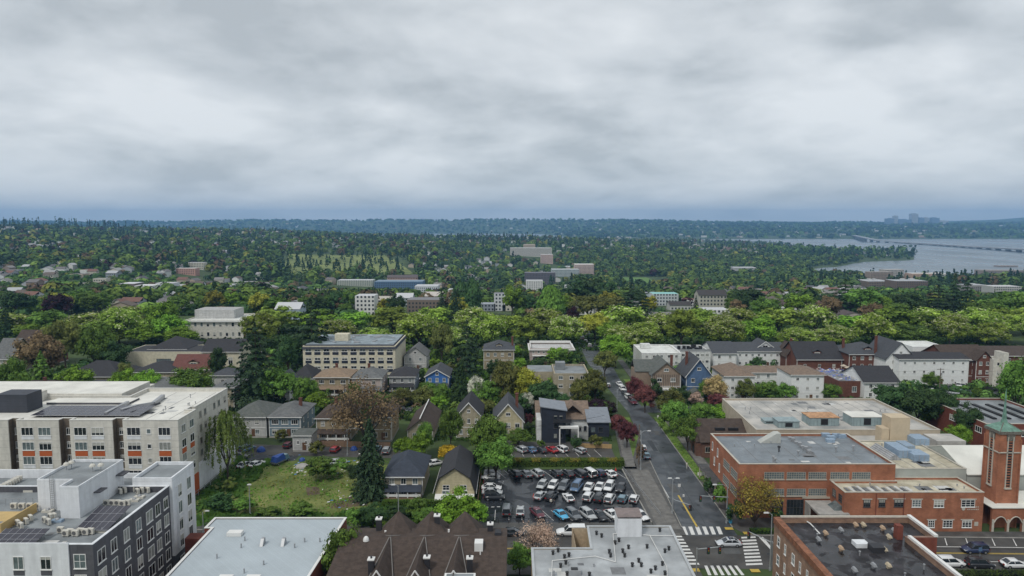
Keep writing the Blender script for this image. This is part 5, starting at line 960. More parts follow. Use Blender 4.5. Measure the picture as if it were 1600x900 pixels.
sheet('side_street', [(43.2, 215.5), (110, 215.5), (110, 223.5), (43.1, 223.5)], M_ASPH, .028); sheet('boulevard', [(-150, 322), (200, 322), (200, 332), (-150, 332)], M_ASPH, .028)
sheet('parking_lot', [(-6.9, 134.3), (28.3, 134.3), (27.2, 164.6), (-6.9, 164.6)], M_ASPD, .02); sheet('upper_lot', [(-3, 172.5), (27, 172.5), (27, 186), (-3, 186)], M_ASPB, .022)
sheet('alley', [(-74, 176), (-30, 172.5), (-30, 180), (-74, 184)], M_ASPB, .024); sheet('right_lot', [at(1445, 603), at(1478, 632), at(1588, 640), at(1562, 610), at(1520, 600)], M_ASPH, .03); sheet('yard_lot', [(-74, 171), (-56, 170), (-56, 176), (-74, 176.3)], M_ASPD, .022)
sheet('rear_alley', [(-60, 225.5), (30, 225.5), (30, 229), (-60, 229)], M_ASPB, .022); sheet('court_lane', [(-6, 127.3), (13, 127), (13, 134), (-6, 134)], M_ASPB, .028)
def walk(name, poly, m=None, z=.13): return struct(name, MB().prism(poly, -.05, z), m or M_WALK)
walk('pavement', strip_x(-220, -7, 6.62, 9.6)); walk('pavement', [(28.6, 128.4), (34.1, 128.4), (35.35, 165), (36.2, 190), (33.4, 190), (27.62, 164.6), (28.62, 134)]); walk('pavement', strip_x(-220, 33, -9.6, -6.62)); walk('pavement', strip_x(46.4, 220, -9.6, -6.62)); walk('pavement', [(-6.8, 128.9), (28.5, 128.3), (28.5, 134.2), (-6.8, 134.2)], M_WALK, .11)
walk('pavement', [(45.9, 128.8), (120, 127.1), (120, 130), (60.3, 130), (60.2, 136.4), (46.7, 136.4), (46.7, 150), (44.4, 158), (44.4, 132)]); w_ = walk('pavement', [(46.6, 157.9), (50.0, 157.9), (49.6, 212), (47.4, 212)]); walk('pavement', [(27.6, 164.7), (31.1, 164.7), (33.8, 208), (31.4, 208)]); walk('pavement', [(46.4, 224.5), (49, 224.5), (49.5, 300), (47, 300)])
def slabs(par, x0, x1, y0, y1, nx, ny, z=.13, sk=0, m=None):
    sx, sy = (x1 - x0) / nx, (y1 - y0) / ny; me = MB().box(-sx / 2 + .03, sx / 2 - .03, -sy / 2 + .03, sy / 2 - .03, -.02, .012).mesh('paving_slab', m or M_SLAB)
    for i in range(nx):
        for j in range(ny): y = y0 + (j + .5) * sy; link('paving_slab', me, par, (x0 + (i + .5) * sx + sk * (y - y0), y, z + random.uniform(-.004, .004)))
slabs(w_, 47.2, 49.6, 160, 210, 1, 28, sk=0.0); w2_ = walk('pavement', [(28.7, 130), (28.9, 130), (28.9, 131), (28.7, 131)], M_WALK, .12)
slabs(w2_, 29.2, 33.8, 131, 164, 2, 14, .135, m=M_SLAB); slabs(w2_, 28.2, 31.0, 166, 190, 1, 14, .135, sk=.09)
walk('grass_verge', [(44.5, 157.9), (46.5, 157.9), (47.3, 210), (44.5, 210)], M_GRS, .14); walk('grass_verge', [(31.3, 172), (36.0, 190), (36.9, 210), (34.0, 210)], M_GRS, .14); walk('grass_verge', [(44.6, 225), (46.3, 225), (47, 262), (43.5, 262)], M_GRS, .14)
for a in [[(44.25, 132), (44.4, 132), (44.45, 205), (44.3, 205)], [(34.0, 132), (34.15, 132), (36.25, 190), (36.1, 190)], [(28.35, 134.3), (28.6, 134.3), (27.5, 164.6), (27.25, 164.6)]]: walk('kerb', a, M_KERB, .16)
walk('kerb', strip_x(46, 200, 6.45, 6.62), M_KERB, .15); walk('kerb', strip_x(46.5, 200, -6.62, -6.45), M_KERB, .15); walk('kerb', strip_x(-200, 33, 6.45, 6.62), M_KERB, .15)
for a in [at(1139, 827), at(1168, 834), at(1086, 892), at(1180, 893)]: sheet('kerb_ramp_pad', [(a[0] - .8, a[1] - .5), (a[0] + .8, a[1] - .5), (a[0] + .8, a[1] + .6), (a[0] - .8, a[1] + .6)], M_PY, .15)
def stripes(name, q, n, frac, along, z=.034, m=None, par=None):
    "n painted bars between four picture corners (near left, near right, far right, far left)"
    c = [Vector(at(*p)) for p in q]
    for i in range(n):
        a, b = (i + .5 - frac / 2) / n, (i + .5 + frac / 2) / n
        if along: P_ = [c[0].lerp(c[1], a), c[0].lerp(c[1], b), c[3].lerp(c[2], b), c[3].lerp(c[2], a)]
        else: P_ = [c[0].lerp(c[3], a), c[1].lerp(c[2], a), c[1].lerp(c[2], b), c[0].lerp(c[3], b)]
        sheet(name, [tuple(p) for p in P_], m or M_PW, z)
stripes('crossing_stripe', [(1067, 836), (1132, 835), (1127, 823), (1062, 823)], 6, .55, True); stripes('crossing_stripe', [(1068, 884), (1094, 884), (1064, 836), (1050, 836)], 9, .5, False); stripes('crossing_stripe', [(1166, 885), (1192, 884), (1180, 837), (1158, 838)], 9, .5, False); stripes('crossing_stripe', [(1104, 899), (1166, 899), (1154, 884), (1098, 884)], 6, .5, True)
sheet('stop_line', [at(1186, 840), at(1204, 859), at(1207, 857), at(1192, 839)], M_PW, .034); sheet('centre_line', [at(1088, 824), at(1091, 824), at(1061, 774), at(1058.5, 774)], M_PY, .034)
for a in ((46, 52), (56, 200)): sheet('centre_line', strip_x(a[0] + 4, a[1], -.12, .02), M_PY, .034); sheet('centre_line', strip_x(a[0] + 4, a[1], .16, .3), M_PY, .034)
sheet('centre_line', strip_x(-200, 20, -.12, .02), M_PY, .034); sheet('centre_line', strip_x(-200, 20, .16, .3), M_PY, .034)
sheet('lane_line', strip_x(60, 200, 2.5, 2.68), M_PW, .034); sheet('lane_line', strip_x(60, 200, -3.1, -2.95), M_PW, .034); sheet('lane_line', [at(1033, 758), at(1045, 778), at(1046, 778), at(1034.5, 758)], M_PW, .034)
for x in (84, 88, 93, 97): sheet('parking_mark', [(x, cy(x) + 6.2), (x + .15, cy(x) + 6.2), (x - 1.3, cy(x) + 3.2), (x - 1.5, cy(x) + 3.2)], M_PW, .034)
for i in range(16): x = -1.5 + i * 1.92; sheet('bay_line', [(x, 158.5), (x + .1, 158.5), (x - 2.2, 163.6), (x - 2.3, 163.6)], M_PW, .03)
for i in range(11): x = 8.0 + i * 1.95; sheet('bay_line', [(x + .5, 135.2), (x + .6, 135.2), (x - 1.6, 140.4), (x - 1.7, 140.4)], M_PW, .03)
for x in (-3.6, -.7, 2.0): sheet('bay_line', [(x, 135.5), (x + .1, 135.5), (x + .1, 140.5), (x, 140.5)], M_PW, .03)
for i in range(5): x = -7 + i * 1.25; sheet('bay_line', [(x, 141.6 + i * .12), (x + .7, 141.65 + i * .12), (x + .7, 141.9 + i * .12), (x, 141.85 + i * .12)], M_PW, .03)
for i in range(9): x = -1 + i * 2.9; sheet('bay_line', [(x + 1.2, 174), (x + 1.3, 174), (x, 179.5), (x - .1, 179.5)], M_PW, .03)
sheet('vacant_field', [(-70, 132.5), (-29, 132), (-29, 166), (-38, 171.5), (-70, 170)], M_ROUGH, .03); sheet('dirt_patch', [at(515, 795), at(575, 790), at(578, 770), at(530, 780)], M_DIRT, .04); sheet('dirt_patch', [at(480, 775), at(500, 772), at(498, 760), at(478, 762)], M_DIRT, .04); sheet('front_lawn', [(-29, 131.5), (-7.5, 131.5), (-7.5, 143), (-29, 143)], M_GRS, .03)
# weeds and grass tufts of the vacant field
n = 5200; X = NR.uniform(-70, -29, n); Y = NR.uniform(132.5, 170.5, n); edge = (np.abs(X + 70) < 9) | (Y < 138.5); s_ = np.where(edge, NR.uniform(.3, .75, n), NR.uniform(.07, .26, n)) * (1 + .5 * np.sin(X * .7) * np.sin(Y * .6)); g_ = NR.rand(n)
tn = np.where((np.sin(X * .33 + 1) * np.sin(Y * .37) + NR.normal(0, .3, n))[:, None] > .25, [[.17, .18, .045]], [[.11, .21, .03]]) * NR.uniform(.7, 1.3, n)[:, None]; tn = np.where(edge[:, None], [[.055, .11, .02]], tn)
o = link('field_weeds', quads_mesh('field_weeds', np.stack([X, Y, s_ * .5], 1), sph(n) * .7 + [0, -.3, .7], s_, tn, M_FAR)); o['kind'] = 'stuff'
def tufts(name, x0, x1, y0, y1, n, s0, s1, c, z=.1):
    X = NR.uniform(x0, x1, n); Y = NR.uniform(y0, y1, n); s_ = NR.uniform(s0, s1, n); o = link(name, quads_mesh(name, np.stack([X, Y, z + s_ * .4], 1), sph(n) * .8 + [0, -.2, .6], s_, np.array([c] * n) * NR.uniform(.6, 1.35, n)[:, None], M_FAR)); o['kind'] = 'stuff'
tufts('verge_grass', 44.7, 46.4, 158.5, 208, 700, .06, .16, (.1, .19, .025), .13); tufts('garden_plants', -28.5, -8, 131.5, 143.5, 2200, .2, .55, (.05, .11, .02)); tufts('lot_edge_weeds', -12, -7.2, 134, 165, 900, .2, .6, (.07, .13, .022)); tufts('garden_plants', -30, 28, 186.5, 200, 2600, .15, .5, (.055, .11, .022)); tufts('garden_plants', -74, 32, 206, 320, 13000, .25, .9, (.05, .1, .022)); tufts('garden_plants', 50, 180, 224, 320, 11000, .25, .9, (.05, .1, .022)); tufts('garden_plants', -190, -74, 200, 430, 15000, .3, 1.1, (.045, .09, .022)); tufts('garden_plants', -74, 250, 322, 440, 16000, .4, 1.3, (.045, .09, .022))

# patches, seams and covers in the road surface
M_PATCH = mat('asphalt_patch', (.04, .045, .05), .75, .2, .5, coord='World'); M_PATL = mat('asphalt_patch_pale', (.09, .092, .092), .85, .2, .5, coord='World')
for i, (x, y, w, d) in enumerate([(36.4, 150, 1.6, 5), (40.5, 162, 2.2, 3), (38, 178, 1.2, 9), (41.5, 192, 1.4, 4), (36.5, 140, 2.4, 2.2), (60, 121, 7, 1.6), (86, 124, 5, 1.5), (12, 150, 4, 2.4), (2, 156, 2.5, 4), (20, 142, 6, 1.4), (-55, 179, 6, 1.8), (10, 176, 5, 1.5), (39.5, 121, 3, 2.5), (52, 118, 2, 5)]): sheet('road_patch', [(x, y), (x + w, y + .1), (x + w + .1, y + d), (x - .1, y + d)], M_PATCH if i % 3 else M_PATL, .0288)
M_TARL = mat('tar_seam', (.02, .02, .022), .5, .1)
for i, (x0, y0, x1, y1) in enumerate([(39.3, 134, 39.6, 172), (39.6, 172, 40.1, 205), (34.6, 146, 44, 146.4), (35, 168, 44.2, 168.3), (36.2, 188, 44.3, 188.5), (-6, 149, 27, 149.6), (4, 135, 4.4, 164), (14, 135, 14.2, 163), (48, 119.5, 100, 118.4), (48, 124, 100, 122.7)]):
    dx, dy = x1 - x0, y1 - y0; l_ = math.hypot(dx, dy); nx, ny = -dy / l_ * .05, dx / l_ * .05; n_ = 8; P_ = [(x0 + dx * k / n_ + math.sin(k * 2.3 + i) * .12, y0 + dy * k / n_ + math.cos(k * 1.7 + i) * .12) for k in range(n_ + 1)]; mb = MB()
    for p, q in zip(P_, P_[1:]): mb.poly([(p[0] - nx, p[1] - ny, .0312), (q[0] - nx, q[1] - ny, .0312), (q[0] + nx, q[1] + ny, .0312), (p[0] + nx, p[1] + ny, .0312)])
    struct('tar_seam', mb, M_TARL)
for x, y in ((38.2, 156), (41.2, 181), (37.6, 124), (47.5, 121), (70, 123.5), (92, 118), (40.4, 143), (6, 153)): struct('manhole_cover', MB().tube((x, y, .0), (x, y, .034), .36, n=12), M_PATCH)
# ================================================================ houses
A = house
A(601, 660, 745, 776, 13, 'hip', MW['beige'], MR['navy'], 'dark slate roofed bungalow with white railing porch beside the tall conifer', pr=706, porch=True, cols=3, rows=2, lw=1.2)
def gambrel():
    t = thing('house', 'cream gambrel fronted house with black roof beside the parking lot', 'house', (-12.5, 145, 0)); x0, x1, y0, y1 = xat(680, 145, 3), xat(741, 145, 3), 145, 160; c = (x0 + x1) / 2; e = zat(768, 145); m1 = zat(748, 145); pk = zat(733, 145)
    prof = [(x0, 0), (x1, 0), (x1, e), (x1 - 1.0, m1), (c, pk), (x0 + 1.0, m1), (x0, e)]; n = len(prof); mb = MB(); mb.solid([(x, y0, z) for x, z in prof], [(x, y1, z) for x, z in prof]); W_('wall', mb, MW['cream'], t)
    R_ = [(x0 - .45, e - .4), (x0 + .85, m1 + .15), (c, pk + .25), (x1 - .85, m1 + .15), (x1 + .45, e - .4)]; mb = MB()
    for (a, za), (b, zb) in zip(R_, R_[1:]): mb.solid([(a, y0 - .5, za), (b, y0 - .5, zb), (b, y1 + .4, zb), (a, y1 + .4, za)], [(a, y0 - .5, za + .2), (b, y0 - .5, zb + .2), (b, y1 + .4, zb + .2), (a, y1 + .4, za + .2)])
    W_('roof', mb, MR['dk'], t); wins(t, 'S', [c - 1.9, c + 1.9], [e + .9], 1.5, 1.2, y0, nv=2, nh=2); W_('porch_roof', MB().solid([(x0, y0 - 2, e - 1.3), (x1, y0 - 2, e - 1.3), (x1, y0 - .01, e - .7), (x0, y0 - .01, e - .7)], [(x0, y0 - 2, e - 1.1), (x1, y0 - 2, e - 1.1), (x1, y0 - .01, e - .5), (x0, y0 - .01, e - .5)]), M_TRIM, t)
    for x in (x0 + .2, c - 1, c + 1, x1 - .2): W_('porch_post', MB().box(x - .15, x + .15, y0 - 1.9, y0 - 1.6, 0, e - 1.31), M_TRIM, t)
    wins(t, 'S', [c - 2, c + 2], [1.7], 1.6, 1.5, y0, nv=2); W_('door', MB().box(c - .5, c + .5, y0 - .08, y0 - .002, 0, 2.1), M_DOOR, t)
    for a, s in ((R_[0], 1), (R_[4], -1)): W_('gutter', MB().tube((a[0], y0 - .5, a[1] + .15), (a[0], y1 + .4, a[1] + .15), .09, n=5), M_TRIM, t)
    wins(t, 'E', [148, 152, 156], [1.8], 1.0, 1.3, x1); FOOT.append((x0, x1, y0, y1))
gambrel()
A(637, 676, 672, 692, 20, 'y', MW['beige'], MR['brown'], 'long low brown roofed garage with a white ridge stripe', pr=655, rows=1, cols=2, trim=False); y = at(655, 692)[1]; x_ = xat(656, y, 4)
A(713, 752, 650, 685, 13, 'y', MW['beige'], MR['dk'], 'beige house with black gabled roof and pointed front, left of the cream one', pr=628, cols=3, porch=None, side='E', lw=.9)
A(771, 817, 657, 690, 13, 'y', MW['cream'], MR['slate'], 'cream gable fronted house with a white dormer window and bay', pr=630, cols=3, lw=1.3, side='E', wmat2=None, chim=[.8])
A(363, 416, 652, 684, 13, 'hip', MW['lgrey'], MR['green'], 'pale grey house with mossy hipped roof beside the willow', pr=626, cols=2, side='E', lw=1.2)
A(421, 470, 652, 684, 14, 'hip', MW['bluegrey'], MR['grey'], 'blue grey two storey house with white framed windows and hipped roof', pr=628, cols=3, side='E', lw=1.9, nv=3, chim=[.75])
A(458, 486, 681, 706, 6, 'hip', MW['lgrey'], MR['green'], 'tiny pale blue green garden cottage with grey roof', pr=672, rows=1, cols=2, lw=.7, lh=1.0, roofo=.3)
A(495, 548, 654, 688, 13, 'hip', MW['tan'], MR['brown'], 'tan two storey house with brown hipped roof and bay window', pr=627, cols=3, chim=[.4], porch=2.6)
A(577, 612, 652, 690, 12, 'hip', MW['tan'], MR['brown'], 'tan house behind the big budding tree', pr=632, cols=2)
A(455, 490, 592, 612, 11, 'hip', MW['white'], MR['dk'], 'white house with black hipped roof left of the long apartment row', pr=568, cols=2, rows=2)
A(493, 546, 590, 619, 12, 'hip', MW['tan'], MR['tan'], 'brown house with tan hipped roof and deep porch', pr=573, cols=3, porch=True, lw=1.8, nv=3, chim=[.5])
A(551, 596, 591, 620, 12, 'hip', MW['pinkgrey'], MR['grey'], 'pinkish grey house with grey hipped roof and black chimney', pr=573, cols=2, porch=True, side='E', chim=[.45])
A(609, 648, 589, 613, 12, 'hip', MW['grey'], MR['dk'], 'grey house with black roof, white trim and pointed porch', pr=572, cols=3, porch=True, side='E')
A(665, 701, 588, 613, 13, 'y', MW['blue'], MR['slate'], 'bright blue house with white trim and gabled front', pr=577, cols=3, porch=True, side='E')
A(632, 666, 556, 580, 12, 'y', MW['lgrey'], MR['grey'], 'tall beige grey gabled house behind the blue one', pr=542, cols=2, side='E', trim=False)
A(756, 803, 547, 578, 13, 'hip', MW['tan'], MR['slate'], 'tan brick mansion with black hipped roof, small dormer and awnings', pr=530, cols=4, dormer=1.2, chim=[.95], lw=1.3)
A(767, 800, 594, 615, 9, 'y', MW['cream'], MR['dk'], 'small cream cottage with dark steep roof half hidden by trees', pr=578, cols=2, rows=1)
# modern navy house with brown roofed wing
def navy():
    t = thing('house', 'modern navy black town house with slanted metal roof and white balcony frame', 'house', (12, 186, 0)); y0 = at(868, 692)[1]; x0, x1 = xat(846, y0, 5), xat(884, y0, 5); hL, hR = zat(638, y0), zat(651, y0)
    W_('wall', MB().solid([(x0, y0, 0), (x1, y0, 0), (x1, y0 + 9, 0), (x0, y0 + 9, 0)], [(x0, y0, hL + .4), (x1, y0, hR + 1.6), (x1, y0 + 9, hR + 1.6), (x0, y0 + 9, hL + .4)]), MW['navy'], t)
    W_('roof', MB().solid([(x0 - .4, y0 - .4, hL + .42), (x1 + .4, y0 - .4, hR + 1.6), (x1 + .4, y0 + 9.3, hR + 1.6), (x0 - .4, y0 + 9.3, hL + .42)], [(x0 - .4, y0 - .4, hL + .65), (x1 + .4, y0 - .4, hR + 1.85), (x1 + .4, y0 + 9.3, hR + 1.85), (x0 - .4, y0 + 9.3, hL + .65)]), MR['metal'], t)
    wins(t, 'S', [x0 + 3.9, x0 + 5.4], [2, 4.8, 7.2], 1.0, 1.3, y0, fm=M_FRAMED, nv=1); a = xat(874, y0, 2); W_('balcony_frame', MB().box(a - .2, a + .1, y0 - 2.2, y0 - 1.9, 0, 5.2).box(a - .2, a + 5.2, y0 - 2.2, y0 - 1.9, 4.7, 5.2).box(a + 4.9, a + 5.2, y0 - 2.2, y0 - 1.9, 0, 4.69).box(a - .2, a + 5.2, y0 - 1.89, y0 - .01, 4.72, 5.0), M_TRIM, t)
    W_('balcony', MB().box(x1 - 3.5, x1 + 1.5, y0 - 1.2, y0 - .01, 6, 6.15), MATS['chimney_black'], t); W_('railing', MB().path([(x1 - 3.5, y0 - 1.2, 7.1), (x1 + 1.5, y0 - 1.2, 7.1)], .04, 4).box(x1 - 3.5, x1 + 1.5, y0 - 1.2, y0 - 1.17, 6.3, 6.95), MATS['chimney_black'], t); W_('white_end', MB().box(x0 - 1.3, x0 - .01, y0 + .4, y0 + 8, 0, hL - 3.5), MW['white'], t); FOOT.append((x0, x1, y0, y0 + 9))
    t = thing('house', 'brown shingle roofed building behind the navy town house', 'house', (16, 197, 0)); y0 = 192; x0, x1, e = xat(839, y0, 6), xat(920, y0, 6), zat(652, y0) - .4; mb = MB(); walls(mb, x0, x1, y0, 207, e, 3.2, 'x'); W_('wall', mb, MW['grey'], t); mb = MB(); gable_roof(mb, x0, x1, y0, 207, e, 3.2, 'x'); W_('roof', mb, MR['tile'], t)
    for x in (x0 + 5.5, x1 - 4.5): mb = MB(); gable_roof(mb, x - 2.4, x + 2.4, y0 + 1, y0 + 8, e + 1.6, 2.0, 'y', .2); W_('cross_gable', mb, MR['tile'], t)
    W_('front_wing', MB().box(xat(892, 188, 4), x1 - .6, 187.5, 191.9, 0, e - 1), MW['grey'], t); wins(t, 'S', [x1 - 3, x1 - 1.5], [3.4], .8, 1.4, 187.5, nv=1, fm=M_FRAMED); FOOT.append((x0, x1, y0, 207))
    t = thing('house', 'small black house with a slanted grey metal roof beside the avenue', 'house', (25, 190, 0)); y0 = 189.5; x0, x1 = xat(919, y0, 3), xat(952, y0, 3); W_('wall', MB().solid([(x0, y0, 0), (x1, y0, 0), (x1, y0 + 7, 0), (x0, y0 + 7, 0)], [(x0, y0, 4.6), (x1, y0, 4.6), (x1, y0 + 7, 6.6), (x0, y0 + 7, 6.6)]), MW['navy'], t)
    W_('roof', MB().solid([(x0 - .4, y0 - .5, 4.5), (x1 + .4, y0 - .5, 4.5), (x1 + .4, y0 + 7.4, 6.8), (x0 - .4, y0 + 7.4, 6.8)], [(x0 - .4, y0 - .5, 4.7), (x1 + .4, y0 - .5, 4.7), (x1 + .4, y0 + 7.4, 7), (x0 - .4, y0 + 7.4, 7)]), MR['metal'], t); wins(t, 'S', [x0 + 1.4, x0 + 3.6], [2.4], 1.3, 1.5, y0, fm=M_FRAMED, nv=1); FOOT.append((x0, x1, y0, y0 + 7))
navy()
# long apartment row with dark bays
def fblock(l, r, pt, pb, d, wm, rm, label, cols, rows, lw=1.5, lh=1.4, nv=2, side=None, fm=None, name='apartment_building', cat='apartment building', par=.5, Y=None, g=None, base=None):
    y0 = Y or at((l + r) / 2, pb)[1]; x0, x1 = xat(l, y0, 4), xat(r, y0, 4); h = zat(pt, y0); t = block(name, label, cat, rect(x0, x1, y0, y0 + d), h, wm, rm, par, M_TRIM if wm is MW['white'] else None)
    zs = [h * (i + .55) / rows - .1 for i in range(rows)]; wins(t, 'S', lin(x0 + .4, x1 - .4, cols), zs, lw, lh, y0, nv=nv, fm=fm, g=g)
    if side: wins(t, side, lin(y0 + .5, y0 + d - .5, max(2, int(d / 4))), zs, 1.0, lh, x1 if side == 'E' else x0, fm=fm)
    FOOT.append((x0, x1, y0, y0 + d)); return t, x0, x1, y0, h
t, x0, x1, y0, h = fblock(474, 618, 541, 594, 26, MW['plaster'], M_GRAVEL, 'long cream apartment row with dark window bays and mansard edge', 10, 4, 2.2, 1.1, 2, fm=M_FRAME, par=.2)
for x in lin(x0 + .4, x1 - .4, 10):
    for i in range(4): W_('dark_panel', MB().box(x - 1.2, x + 1.2, y0 - .05, y0 - .002, h * (i + .55) / 4 - 1.9, h * (i + .55) / 4 - .75), MW['navy'], t)
W_('mansard_edge', MB().solid([(x0 - .6, y0 - .6, h - .9), (x1 + .6, y0 - .6, h - .9), (x1 + .6, y0 + 26.5, h - .9), (x0 - .6, y0 + 26.5, h - .9)], [(x0 + .8, y0 + .9, h + .55), (x1 - .8, y0 + .9, h + .55), (x1 - .8, y0 + 25, h + .55), (x0 + .8, y0 + 25, h + .55)], 0, 1), [MW['navy'], S_('roof_patched_blue', (.25, .3, .33), sc=.3, var=.35, coord='World', wet=.2)], t)
xa, ya = xat(523, y0 + 9, h + 2), y0 + 9; W_('stair_head', MB().box(xa, xa + 5.4, ya, ya + 4, h + .5, h + 3.2), MW['plaster'], t)
mb = MB()
for i in range(26): x = random.uniform(x0 + 2, x1 - 4); y = random.uniform(y0 + 2, y0 + 22); mb.box(x, x + random.uniform(.5, 2.5), y, y + random.uniform(.3, 1.5), h + .54, h + random.uniform(.7, 1.2))
o = W_('roof_clutter', mb, M_GALV, t); o['kind'] = 'stuff'
fblock(196, 316, 550, 580, 16, MW['plaster'], MR['dk'], 'low cream hall with black roof on the left, seen over the trees', 1, 1, 6, 1.8, 5, fm=M_FRAMED, par=.05); A(234, 292, 546, 575, 16, 'hip', MW['plaster'], MR['dk'], 'black hipped roof rising behind the low cream hall', pr=524, cols=1, rows=1)
A(317, 376, 549, 583, 13, 'x', MW['plaster'], MR['dk'], 'cream building with black roof and a red brown door bay', pr=529, cols=2, rows=1, lw=1.8, lh=3)
A(99, 186, 589, 606, 16, 'hip', MW['beige'], MR['dk'], 'low house with a wide black hipped roof behind the cream block', pr=562, cols=3, rows=1); A(206, 276, 582, 604, 16, 'hip', MW['beige'], MR['dk'], 'low house with black hipped roof left of the red roof', pr=562, cols=2, rows=1); A(270, 330, 576, 600, 11, 'x', MW['beige'], MR['red'], 'house with a red brown tiled roof and small front gable', pr=553, cols=2, rows=1, dormer=1.8); A(330, 366, 587, 607, 9, 'hip', MW['lgrey'], MR['slate'], 'small white house with grey blue hipped roof behind the big conifer', pr=573, cols=1, rows=1)
A(0, 62, 612, 640, 16, 'x', MW['beige'], MR['brown'], 'brown roofed house at left edge with white chimney box', pr=595, cols=3, rows=1, chim=[.7]); A(112, 142, 604, 622, 9, 'hip', MW['tan'], MR['slate'], 'little tan roofed shed behind the white roof', pr=597, cols=1, rows=1); A(185, 292, 610, 640, 18, 'hip', MW['beige'], MR['grey'], 'house with broad grey shingle roof behind the cream block', pr=597, cols=2, rows=1)
A(335, 366, 606, 640, 12, 'hip', MW['beige'], MR['grey'], 'beige house with grey roof at the end of the cream apartments', pr=597, cols=1, rows=2); A(18, 68, 545, 575, 16, 'x', MW['brick'], MR['brown'], 'reddish brown roofed house deep in the trees at left', pr=515, cols=2); A(-10, 18, 560, 585, 14, 'x', MW['beige'], MR['grey'], 'grey roofed house cut by the left edge', pr=528, cols=1)
A(428, 452, 600, 628, 10, 'y', MW['white'], MR['slate'], 'white sided house partly behind the round tree', pr=585, cols=1)
# white flat roofed mansion and grey flats by the avenue
t, x0, x1, y0, h = fblock(828, 896, 545, 566, 15, MW['pinkgrey'], MW['lgrey'], 'mansion with pale flat roof, white balustrade and cornice', 8, 2, .9, 1.2, 1); W_('cornice', MB().box(x0 - .7, x1 + .7, y0 - .7, y0 - .01, h - .6, h - .2).box(x0 - .7, x0 - .01, y0, y0 + 15, h - .6, h - .2).box(x1 + .01, x1 + .7, y0, y0 + 15, h - .6, h - .2), M_TRIM, t); W_('balustrade', MB().box(x0 + .2, x1 - .2, y0 + 14.2, y0 + 14.6, h + .1, h + 1.1).box(x0 + .2, x0 + .5, y0 + .4, y0 + 14, h + .1, h + .9).box(x1 - .5, x1 - .2, y0 + .4, y0 + 14, h + .1, h + .9), M_TRIM, t)
W_('portico', MB().box(x0 + 1, x1 - 1, y0 - 2, y0 - .02, 3, 3.3), M_TRIM, t)
t, x0, x1, y0, h = fblock(866, 920, 584, 622, 16, MW['beige'], M_GRAVEL, 'grey roofed walk-up flats with brown and cream front by the avenue', 3, 3, 1.5, 1.3, 2, side='E'); W_('stair_head', MB().box(x0 + 1, x0 + 4.5, y0 + 9, y0 + 12.5, h - .4, h + 2), M_GRAVEL, t); W_('rear_wing', MB().box(x0 - 9, x0 - .02, y0 + 9, y0 + 20, 0, h - 1.2, 0, 1), [MW['beige'], M_GRAVEL], t)
# right of the avenue
t, x0, x1, y0, h = fblock(1003, 1064, 552, 582, 20, MW['white'], MR['whitem'], 'white apartment block with bright white flat roof beside the avenue trees', 5, 3, 1.1, 1.2, 2); W_('stair_head', MB().box(x0 + 2, x0 + 6, y0 + 13, y0 + 16, h - .4, h + 1.4), MW['white'], t)
t, x0, x1, y0, h = fblock(1062, 1110, 550, 580, 16, MW['white'], M_GRAVEL, 'white apartment block with roof terrace and glass railing', 6, 3, 1.3, 1.2, 2); W_('railing', MB().box(x0, x1, y0 + .1, y0 + .15, h + .1, h + 1.1), M_GALV, t)
mb = MB()
for i in range(12): x = random.uniform(x0 + 1, x1 - 2); y = random.uniform(y0 + 2, y0 + 12); mb.box(x, x + 1.2, y, y + 1, h - .4, h + .9)
o = W_('terrace_furniture', mb, M_DARK, t); o['kind'] = 'stuff'
tt = A(1018, 1063, 585, 622, 14, 'y', MW['timber'], MR['green'], 'brown half timbered tudor house with mossy green roof', pr=566, cols=2, trim=False, lw=1.7, side=None, chim=[.85])
t, x0, x1, y0, y1, e = tt
for x in np.linspace(x0 + .3, x1 - .3, 16): W_('timber_post', MB().box(x - .07, x + .07, y0 - .05, y0 - .002, e * .45, e - .05), MATS['chimney_black'], t)
mb = MB(); gable_roof(mb, x0 - 5, x0 + 4, y0 + 4, y0 + 13, e + .3, 3.2, 'x', .3); W_('cross_gable', mb, MR['green'], t); W_('side_wing', MB().box(x0 - 5, x0 - .01, y0 + 4, y0 + 13, 0, e + .2), MW['timber'], t); W_('balcony', MB().box(x0 + 2.5, x1 - 1.4, y0 - 2, y0 - .06, e * .38, e * .45), M_TRIM, t)
for x in (x0 + 2.7, x1 - 1.6): W_('balcony_post', MB().box(x - .15, x + .15, y0 - 1.9, y0 - 1.6, 0, e * .375), MATS['chimney_black'], t)
A(1072, 1111, 586, 622, 13, 'y', MW['dblue'], MR['slate'], 'slate blue house with broad white gable and dark roof', pr=560, cols=2, lw=1.3, side=None, roofo=.7, wmat2=MW['white'], chim=[.2])
y0 = at(1092, 622)[1]; t = thing('garden_house', 'small pale green porch house in front of the slate blue one', 'house', (xat(1088, y0 - 4, 0), y0 - 5, 0)); x = xat(1088, y0 - 5, 2); mb = MB(); walls(mb, x - 2.2, x + 2.2, y0 - 6, y0 - 2, 2.9, 1.3, 'y'); W_('wall', mb, MW['lgrey'], t); mb = MB(); gable_roof(mb, x - 2.2, x + 2.2, y0 - 6, y0 - 2, 2.9, 1.3, 'y', .25); W_('roof', mb, MR['green'], t); wins(t, 'S', [x - 1.1, x + 1.1], [1.7], 1, 1.3, y0 - 6)
